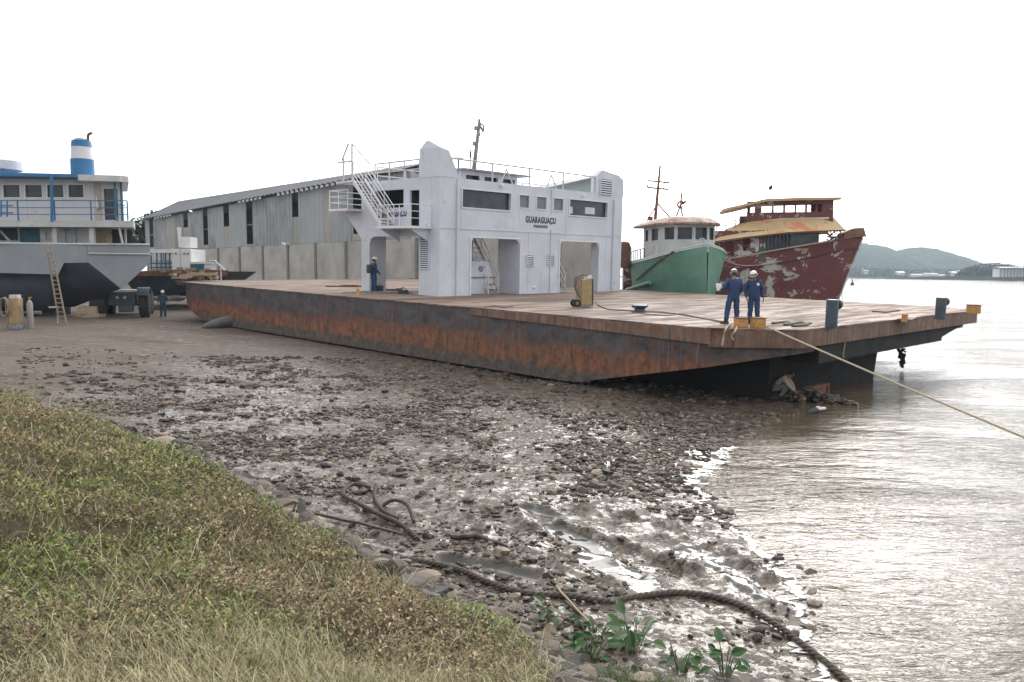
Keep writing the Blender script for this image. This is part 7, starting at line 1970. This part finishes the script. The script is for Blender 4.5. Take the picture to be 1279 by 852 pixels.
stick('pole', [gr(362, 640, 0.06), gr(430, 655, 0.07), gr(502, 672, 0.05)], 0.030, MT['wetwood'], 'long thin dark pole lying on the stones below the rope loops', 'pole')
stick('log', [gr(566, 675, 0.03), gr(595, 674, 0.06), gr(634, 686, 0.03)], 0.045, MT['wetwood'], 'short dark log lying on the mud right of the rope loops', 'log')
stick('stick', [gr(695, 742, 0.10), gr(722, 772, 0.08), gr(762, 806, 0.05)], 0.016, MT['palewood'], 'pale straight stick leaning over the hawser and stones', 'stick')
stick('stick', [gr(706, 756, 0.03), gr(745, 789, 0.04)], 0.022, MT['wetwood'], 'dark short stick beside the pale straight stick', 'stick')
stick('stick', [gr(905, 700, 0.02), gr(985, 710, 0.02)], 0.008, MT['wetwood'], 'thin dark twig at the water edge', 'twig')
stick('stick', [gr(285, 592, 0.12), gr(330, 584, 0.10)], 0.012, MT['wetwood'], 'thin branch poking out over the edge of the grass', 'branch')
for i, (px, py, s_, lb) in enumerate([(210, 555, .16, 'dark round stone standing on the pale mud beyond the left of the bank'), (292, 601, .14, 'dark stone lying against the grass edge under the thin branch'), (1005, 770, .05, 'small dark stone beside the hawser'), (950, 790, .09, 'dark stone on the mud left of the hawser bend'), (735, 598, .11, 'dark lump on the mud flat above the drag marks'), (690, 598, .08, 'smaller dark lump left of the larger one on the mud flat'), (1032, 785, .05, 'flat dark pebble near the water line')]):
    p = G(px, py); o = bpy.data.objects.new('stone', var_me[i]); sc.collection.objects.link(o); o.location = (p.x, p.y, p.z + s_ * 0.25); o.scale = (s_ * 1.2, s_, s_); o.rotation_euler = (0.2, 0.1, i); tag(o, lb, 'stone')

# water hyacinth plants
M_hy = mat('glossy_green_leaf', (0.04, 0.105, 0.025), 0.35, var=0.35, scale=6, bump=0.1)
M_hy2 = mat('grey_green_leaf', (0.09, 0.15, 0.06), 0.35, var=0.3, scale=6, bump=0.1)


def hyacinth(px, py, n, lb, sz=1.0, spread=0.2):
    p = G(px, py); t0 = thing('leafy_plant', lb, 'plant', p)
    for i in range(n):
        a_ = rng.uniform(0, 6.28); rr = rng.uniform(0.05, spread); h_ = rng.uniform(0.08, 0.26) * sz
        tip = Vector((math.cos(a_) * rr, math.sin(a_) * rr, h_)); b_ = Vector((math.cos(a_) * rr * 0.3, math.sin(a_) * rr * 0.3, -0.03))
        MB().tube([b_, b_.lerp(tip, 0.5) + Vector((0, 0, 0.02)), tip], 0.006, 5).build('stalk', M_hy2, t0)
        q = MB(); L_ = rng.uniform(0.035, 0.085) * sz; W_ = L_ * rng.uniform(0.45, 0.7)
        nrm = Vector((math.cos(a_) * rng.uniform(-0.4, 0.9), math.sin(a_) * rng.uniform(-0.4, 0.9) - 0.5, rng.uniform(0.3, 1.0))).normalized()
        u_ = Vector((math.cos(a_), math.sin(a_), 0.4)); u_ = (u_ - nrm * u_.dot(nrm)).normalized(); v2 = nrm.cross(u_)
        rowc = []; bend = rng.uniform(0.1, 0.6)
        for k in range(7):
            s_ = k / 6; wd = W_ * (math.sin(math.pi * min(1, s_ * 0.94 + 0.03)) ** 0.8) * (1.25 - 0.6 * s_); cc_ = tip + u_ * (2 * L_ * s_) - nrm * (bend * L_ * s_ * s_)
            rowc += [cc_ - v2 * wd + nrm * wd * 0.35, cc_, cc_ + v2 * wd + nrm * wd * 0.35]
        q.add(rowc, [(3 * k + j, 3 * k + j + 1, 3 * k + j + 4, 3 * k + j + 3) for k in range(6) for j in range(2)])
        lf = q.build('leaf', M_hy if rng.random() < 0.65 else M_hy2, t0)
    return t0


hyacinth(690, 782, 9, 'broad leaved green plant among the stones nearest the pale stick, left of it')
hyacinth(742, 800, 14, 'broad leaved green plant standing right below the foot of the pale stick')
hyacinth(790, 815, 22, 'largest green leafy plant at the edge of the rubble', 1.15, 0.25)
hyacinth(735, 825, 16, 'leafy green plant between the grass edge and the largest plant', 1.0, 0.25)
hyacinth(850, 838, 14, 'low leafy plant left of the rightmost one at the bottom of the bank')
hyacinth(905, 842, 14, 'rightmost low leafy plant at the bottom of the bank', 1.05)
N = 22000; x = rng.uniform(0.2, 2.6, N); y = rng.uniform(5.6, 8.4, N); z, sd, d, _ = ground(x, y, True)
cc = fbm(x * 3, y * 3, 2, 111); k = (sd > -2.2) & (sd < 0.35) & (cc > 0.44) & (y < 8.35 - 0.45 * x); x, y, z = x[k], y[k], z[k]; n = len(x)
blades(np.stack([x, y, z], -1), rng.uniform(0.06, 0.2, n), rng.uniform(0.005, 0.010, n), rng.uniform(0.3, 0.9, n), rng.uniform(0, 6.28, n), pick_col([(0.10, 0.19, 0.05), (0.14, 0.22, 0.08), (0.07, 0.13, 0.03), (0.2, 0.26, 0.12), (0.2, 0.17, 0.1)], rng.random(n)), 'shore_grass', 'fresh green grass tufts between the leafy plants', 'grass')

# taller green bushes on the bank crest
def weed_bush(px, py, s_, lb, n=260):
    p = G(px, py); N_ = n
    P_ = np.stack([p.x + rng.normal(0, 0.22 * s_, N_), p.y + rng.normal(0, 0.22 * s_, N_), p.z + rng.random(N_) ** 0.8 * 0.38 * s_], -1)
    me_c = pick_col(GREEN, rng.random(N_)) * rng.uniform(0.7, 1.3, (N_, 1))
    o = leaves(P_, rng.uniform(0.035, 0.07, N_), rng.uniform(0, 6.28, N_), rng.uniform(-0.2, 1.1, N_), me_c, 'weed_bush', lb, 'weed')
    del o['kind']
    return o
weed_bush(122, 522, 1.1, 'fresh green weed clump on the crest of the bank'); weed_bush(42, 500, 1.0, 'tall green weed clump at the left end of the crest'); weed_bush(4, 498, 1.0, 'green weed clump cut by the left edge of the view')

# ------------------------------------------------------------------ trees beyond the ships
def tree(loc, h_, cw_, n, lb, cols=((0.035, 0.06, 0.02), (0.05, 0.085, 0.028), (0.03, 0.045, 0.018), (0.07, 0.10, 0.035)), lsz=0.62):
    t0 = thing('tree', lb, 'tree', loc); q = MB()
    q.tube([(0, 0, -0.5), (0.1, 0, h_ * 0.3), (0, 0.1, h_ * 0.6)], [h_ * 0.035, h_ * 0.025, h_ * 0.012], 8)
    cl = []
    for i in range(16):
        a_ = rng.uniform(0, 6.28); e = rng.uniform(0.45, 1.0); rr = cw_ * rng.uniform(0.15, 0.8) * math.sin(math.pi * min(0.93, e * 0.9))
        c_ = Vector((math.cos(a_) * rr, math.sin(a_) * rr, h_ * e * 0.9)); cl.append((c_, rng.uniform(0.22, 0.42) * cw_)); q.tube([(0, 0.05, h_ * rng.uniform(0.28, 0.55)), c_ * 0.5 + Vector((0, 0, h_ * 0.2)), c_], [h_ * 0.012, h_ * 0.008, h_ * 0.003], 5)
    q.build('trunk', MT['wood'], t0)
    P_ = []
    for c_, r_ in cl:
        k = n // 16; v_ = rng.normal(size=(k, 3)); v_ /= np.linalg.norm(v_, axis=1)[:, None]; v_ *= (rng.random(k) ** 0.45)[:, None] * r_; v_[:, 2] *= 0.75; P_.append(v_ + np.array(c_[:]))
    P_ = np.concatenate(P_); k = len(P_)
    o = leaves(P_, rng.uniform(0.6, 1.3, k) * lsz, rng.uniform(0, 6.28, k), rng.uniform(-0.6, 1.0, k), pick_col(cols, rng.random(k)) * rng.uniform(0.8, 1.25, (k, 1)), 'crown', None, None, 0.8)
    o.parent = t0
    for kk in ('kind', 'label', 'category'):
        if kk in o: del o[kk]
    return t0


tree((-62.5, 140, 3.5), 12.0, 6.5, 5200, 'dark green tree just left of the warehouse corner, behind the ship stern')
tree((-71.5, 146, 3.5), 9.5, 6.5, 4200, 'lower bushy tree left of the tall one behind the ship stern')
tree((-67, 118, 3.3), 7.5, 5.0, 4200, 'grey green bush like tree in front of the dark tree by the warehouse', ((0.10, 0.13, 0.08), (0.07, 0.10, 0.05), (0.12, 0.15, 0.10)))
for i, (x_, y_, h_) in enumerate(((-88, 135, 9), (-104, 130, 10), (-120, 138, 11))): tree((x_, y_, 3.5), h_, 6.5, 2600, ('dark tree hidden behind the cabin windows of the ship', 'dark tree further left behind the ship', 'leftmost dark tree behind the ship')[i])

# ------------------------------------------------------------------ far shore
def hill(name, x0, x1, y0, depth, prof, seed, m_, kind='structure', lbl=None, cat=None):
    nx, ny = 180, 40; xs_ = np.linspace(x0, x1, nx); vs = np.zeros((ny, nx, 3))
    pk = np.interp(xs_, [p[0] for p in prof], [p[1] for p in prof])
    for j in range(ny):
        t_ = j / (ny - 1); yv = y0 + depth * t_; s_ = math.sin(min(1, t_ * 1.0) * math.pi) ** 0.75 if t_ < 1 else 0
        z_ = pk * s_ * (1 + 0.16 * (fbm(xs_ * 0.012, np.full(nx, yv * 0.012), 3, seed) - 0.5)) + np.minimum(5.5, pk * 0.25) * (fbm(xs_ * 0.11, np.full(nx, yv * 0.11), 3, seed + 5) - 0.5) * (s_ > 0.02) - 0.2
        vs[j, :, 0] = xs_; vs[j, :, 1] = yv; vs[j, :, 2] = z_
    idx = np.arange(ny * nx).reshape(ny, nx); q = np.stack([idx[:-1, :-1], idx[:-1, 1:], idx[1:, 1:], idx[1:, :-1]], -1).reshape(-1, 4)
    me = np_mesh(name, vs.reshape(-1, 3), q, True); o = link(name, me, m_); tag(o, lbl, cat, kind=kind); return o


m, t, b = new_mat('wooded_hill'); v = n_map(t)
lk(t, n_mix(t, n_ramp(t, n_noise(t, v, 0.05, 7, 0.7), 0.35, 0.65), (0.022, 0.036, 0.016), (0.062, 0.085, 0.035)), b.inputs['Base Color']); b.inputs['Roughness'].default_value = 0.95
lk(t, n_bump(t, n_noise(t, v, 0.16, 6, 0.75), 1.0, 6.0), b.inputs['Normal']); M_hill = m
YH = 1500
def hx(px, Y): return (px - 639.5) / 1000 * Y * 0.9966
def hzv(py, Y): return W(640, py, Y).z
hill('hills', hx(900, YH), hx(1235, YH), YH - 200, 400, [(hx(900, YH), 30), (hx(980, YH), 62), (hx(1040, YH), 66), (hx(1075, YH), 60), (hx(1095, YH), 54), (hx(1114, YH), 43), (hx(1126, YH), 48), (hx(1140, YH), 53), (hx(1152, YH), 53), (hx(1165, YH), 47), (hx(1180, YH), 36), (hx(1192, YH), 22), (hx(1202, YH), 13), (hx(1235, YH), 8)], 11, M_hill)
# low far shore, one strip of land with a mass of trees
m, t, b = new_mat('far_bank_soil'); b.inputs['Base Color'].default_value = (0.045, 0.05, 0.035, 1); b.inputs['Roughness'].default_value = 1.0; b.inputs['Specular IOR Level'].default_value = 0.0; M_soil = m
hill('far_shore', hx(700, 1080), hx(1400, 1080), 1045, 500, [(hx(700, 1080), 1.5), (hx(1400, 1080), 1.5)], 13, M_soil)
N_ = 16000; X_ = rng.uniform(hx(880, 1080), hx(1215, 1080), N_); Y_ = rng.uniform(1062, 1150, N_)
hgt_ = 4 + 9 * fbm(X_ * 0.03, Y_ * 0.03, 3, 121) * np.where(X_ < hx(1120, 1080), 1.5, 0.8) + 3 * fbm(X_ * 0.15, Y_ * 0.15, 2, 123)
P_ = np.stack([X_, Y_, rng.random(N_) ** 0.6 * hgt_], -1)
leaves(P_, rng.uniform(2.0, 4.2, N_), rng.uniform(0, 6.28, N_), rng.uniform(-0.5, 1.0, N_), pick_col([(0.03, 0.05, 0.02), (0.045, 0.07, 0.03), (0.06, 0.085, 0.04)], rng.random(N_)), 'far_woodland', 'low belt of trees along the far shore below the hill', 'woodland', 0.9)


def house(px0, px1, py0, py1, Y, lb, roofh=1.5, wallm=None, roofm=None, dep=8):
    x0, x1 = hx(px0, Y), hx(px1, Y); z1 = hzv(py0, Y); z0 = max(0.3, hzv(py1, Y)); t0 = thing('shore_house', lb, 'house', ((x0 + x1) / 2, Y, z0))
    MB().rng((x0, Y, z0 - 1.2), (x1, Y + dep, z1)).build('wall', wallm or MT['shipwhite'], t0, world=True)
    MB().prism([(x0 - 0.5, Y - 0.6, z1 + 0.01), (x0 - 0.5, Y + dep / 2, z1 + roofh), (x0 - 0.5, Y + dep + 0.6, z1 + 0.01)], (x1 - x0 + 1, 0, 0)).build('roof', roofm or MT['palegrey'], t0, world=True)
    k = max(2, int((x1 - x0) / 3)); q = MB()
    for i in range(k): q.rng((x0 + (i + 0.3) * (x1 - x0) / k, Y - 0.05, z0 + (z1 - z0) * 0.35), (x0 + (i + 0.6) * (x1 - x0) / k, Y - 0.005, z0 + (z1 - z0) * 0.75))
    q.build('window_row', MT['dkglass'], t0, world=True)
    return t0


wr = mat('white_sheet_roof', (0.78, 0.79, 0.80), 0.5, var=0.05)
for i, a in enumerate([(1121, 1130, 340.5, 342.5), (1139, 1152, 343.5, 346), (1155, 1172, 342.5, 345.5), (1172, 1181, 344, 346.5), (1188, 1197, 340.5, 344.5), (1199, 1213, 339.5, 344.5), (1079, 1084, 338.5, 341.5)]):
    house(a[0], a[1], a[2], a[3], 1056 + i, ('small white house highest on the left of the far shore', 'long low white shed on the far shore', 'longest white roofed shed on the far shore', 'small pale shed right of the longest shed', 'pale house left of the white hall on the far shore', 'white hall beside the wooded point', 'small house behind the maroon bow')[i], 1.6, wr if i in (1, 2, 5) else None, wr, 10)
# wooded point at 620 m
hill('river_point', hx(1196, 640), hx(1420, 640), 612, 260, [(hx(1196, 640), 0.2), (hx(1205, 640), 1.0), (hx(1420, 640), 1.6)], 17, M_soil)
N_ = 15000; X_ = rng.uniform(hx(1208, 640), hx(1253, 640), N_); Y_ = rng.uniform(622, 660, N_)
prof = np.interp(X_, [hx(1208, 640), hx(1216, 640), hx(1230, 640), hx(1250, 640), hx(1254, 640)], [3, 8, 10.5, 11.5, 9])
P_ = np.stack([X_, Y_, rng.random(N_) ** 0.7 * prof * (0.85 + 0.3 * fbm(X_ * .2, Y_ * .2, 2, 131))], -1)
leaves(P_, rng.uniform(0.8, 1.9, N_), rng.uniform(0, 6.28, N_), rng.uniform(-0.5, 1.0, N_), pick_col([(0.035, 0.055, 0.03), (0.05, 0.075, 0.04), (0.065, 0.09, 0.05)], rng.random(N_)), 'point_woodland', 'dense trees covering the low point on the right far shore', 'woodland', 0.9)
Yp = 636
t0 = thing('hilltop_shed', 'dark roofed open shed rising from the trees on the right point', 'building', (hx(1240, Yp), Yp, 8))
MB().rng((hx(1230.5, Yp), Yp, 2), (hx(1246, Yp), Yp + 8, hzv(331, Yp))).build('wall', MT['steel'], t0, world=True)
MB().prism([(hx(1229, Yp), Yp - 1, hzv(331, Yp) + .01), (hx(1247.5, Yp), Yp - 1, hzv(330, Yp)), (hx(1248.5, Yp), Yp - 1, hzv(328.5, Yp)), (hx(1230, Yp), Yp - 1, hzv(329, Yp))], (0, 10, 0)).build('roof', MT['dark'], t0, world=True)
Yq_ = 800; q = MB(); q.tube([(hx(1221.5, Yq_), Yq_, 0), (hx(1221.5, Yq_), Yq_, hzv(326.5, Yq_))], [1.1, 0.5], 6); t0 = thing('shore_tower', 'slim pale tower standing behind the trees of the right point', 'tower', (hx(1221.5, Yq_), Yq_, 0)); q.build('shaft', MT['palegrey'], t0, world=True); MB().rng((hx(1221.5, Yq_) - 1, Yq_ - 1, hzv(333, Yq_)), (hx(1221.5, Yq_) + 1, Yq_ + 1, hzv(332, Yq_))).build('platform', MT['steel'], t0, world=True)
Yw = 540
t0 = thing('wharf_building', 'white pillared wharf building on dark piles at the right edge of the river', 'building', (hx(1265, Yw), Yw, 0))
xw0, xw1 = hx(1249.5, Yw), hx(1292, Yw)
q = MB(); q.rng((xw0, Yw + 1.5, 2.5), (xw1, Yw + 9, hzv(335.5, Yw))); q.build('wall', MT['helmet'], t0, world=True)
for px in (1250.5, 1255, 1259, 1263, 1267, 1271, 1275, 1279, 1283): MB().rng((hx(px, Yw) - 0.25, Yw + 0.2, 2.4), (hx(px, Yw) + 0.25, Yw + 0.7, hzv(335.6, Yw))).build('pillar', MT['steel'], t0, world=True)
MB().prism([(xw0 - 1, Yw - 0.6, hzv(335.5, Yw) + 0.01), (xw0 - 1, Yw - 0.6, hzv(334.6, Yw)), (xw0 - 1, Yw + 4, hzv(333, Yw)), (xw0 - 1, Yw + 10, hzv(335, Yw))], (xw1 - xw0 + 2, 0, 0)).build('roof', MT['steel'], t0, world=True)
MB().rng((xw0 - 1, Yw, 1.3), (xw1, Yw + 9, 2.39)).build('wharf_deck', MT['dark'], t0, world=True)
q = MB()
for i in range(12): q.rng((xw0 + i * 1.9, Yw + 0.2, -1), (xw0 + i * 1.9 + 0.5, Yw + 0.7, 1.29))
q.build('pile_row', MT['dark'], t0, world=True)
hill('right_bank', hx(1253, 560), hx(1450, 560), 552, 200, [(hx(1253, 560), 0.5), (hx(1262, 560), 3), (hx(1450, 560), 5)], 19, M_soil)
N_ = 7000; X_ = rng.uniform(hx(1262, 575), hx(1310, 575), N_); Y_ = rng.uniform(566, 600, N_)
P_ = np.stack([X_, Y_, rng.random(N_) ** 0.6 * (6.0 + 3.5 * np.clip((X_ - hx(1268, 575)) / 10, 0, 1)) * (0.8 + 0.4 * fbm(X_ * .2, Y_ * .2, 2, 141))], -1)
leaves(P_, rng.uniform(0.7, 1.6, N_), rng.uniform(0, 6.28, N_), rng.uniform(-0.5, 1.0, N_), pick_col([(0.03, 0.05, 0.025), (0.045, 0.07, 0.035)], rng.random(N_)), 'bank_woodland', 'dark trees behind the wharf building', 'woodland', 0.9)
# buoy
p = Vector((W(1064.5, 356, 320).x, 320, 0)); q = MB(); q.lathe([(0.5, -0.4), (0.75, 0.2), (0.75, 0.6), (0.4, 1.0), (0.18, 2.0), (0.1, 2.3)], p, 12)
t0 = thing('buoy', 'small dark channel buoy floating right of the maroon bow', 'buoy', p); q.build('float', MT['dark'], t0, world=True, smooth=True); MB().lathe([(0.12, 2.301), (0.14, 2.6)], p, 8).build('lantern', MT['rusty'], t0, world=True)
p = Vector((W(1069, 340, 900).x, 900, 0)); q = MB(); q.tube([p, p + Vector((0, 0, 14))], 0.35, 6); q.tube([p + Vector((-1.5, 0, 13)), p + Vector((1.5, 0, 13))], 0.25, 5)
tag(q.build('channel_mark', MT['dark']), 'tall thin post mark standing in the far water by the maroon bow', 'post')

# ------------------------------------------------------------------ haze
m = bpy.data.materials.new('river_haze'); m.use_nodes = True; t = m.node_tree; t.nodes.clear()
pv = t.nodes.new('ShaderNodeVolumePrincipled'); pv.inputs['Color'].default_value = (0.70, 0.85, 1.0, 1); pv.inputs['Density'].default_value = 0.00030; pv.inputs['Anisotropy'].default_value = 0.2
ou = t.nodes.new('ShaderNodeOutputMaterial'); t.links.new(pv.outputs[0], ou.inputs['Volume'])
q = MB(); q.rng((-2900, -2900, -3.2), (2900, 2900, 90)); hz = q.build('haze', m); tag(hz, kind='stuff')
sc.cycles.volume_bounces = 0
print('objects', len(bpy.data.objects))
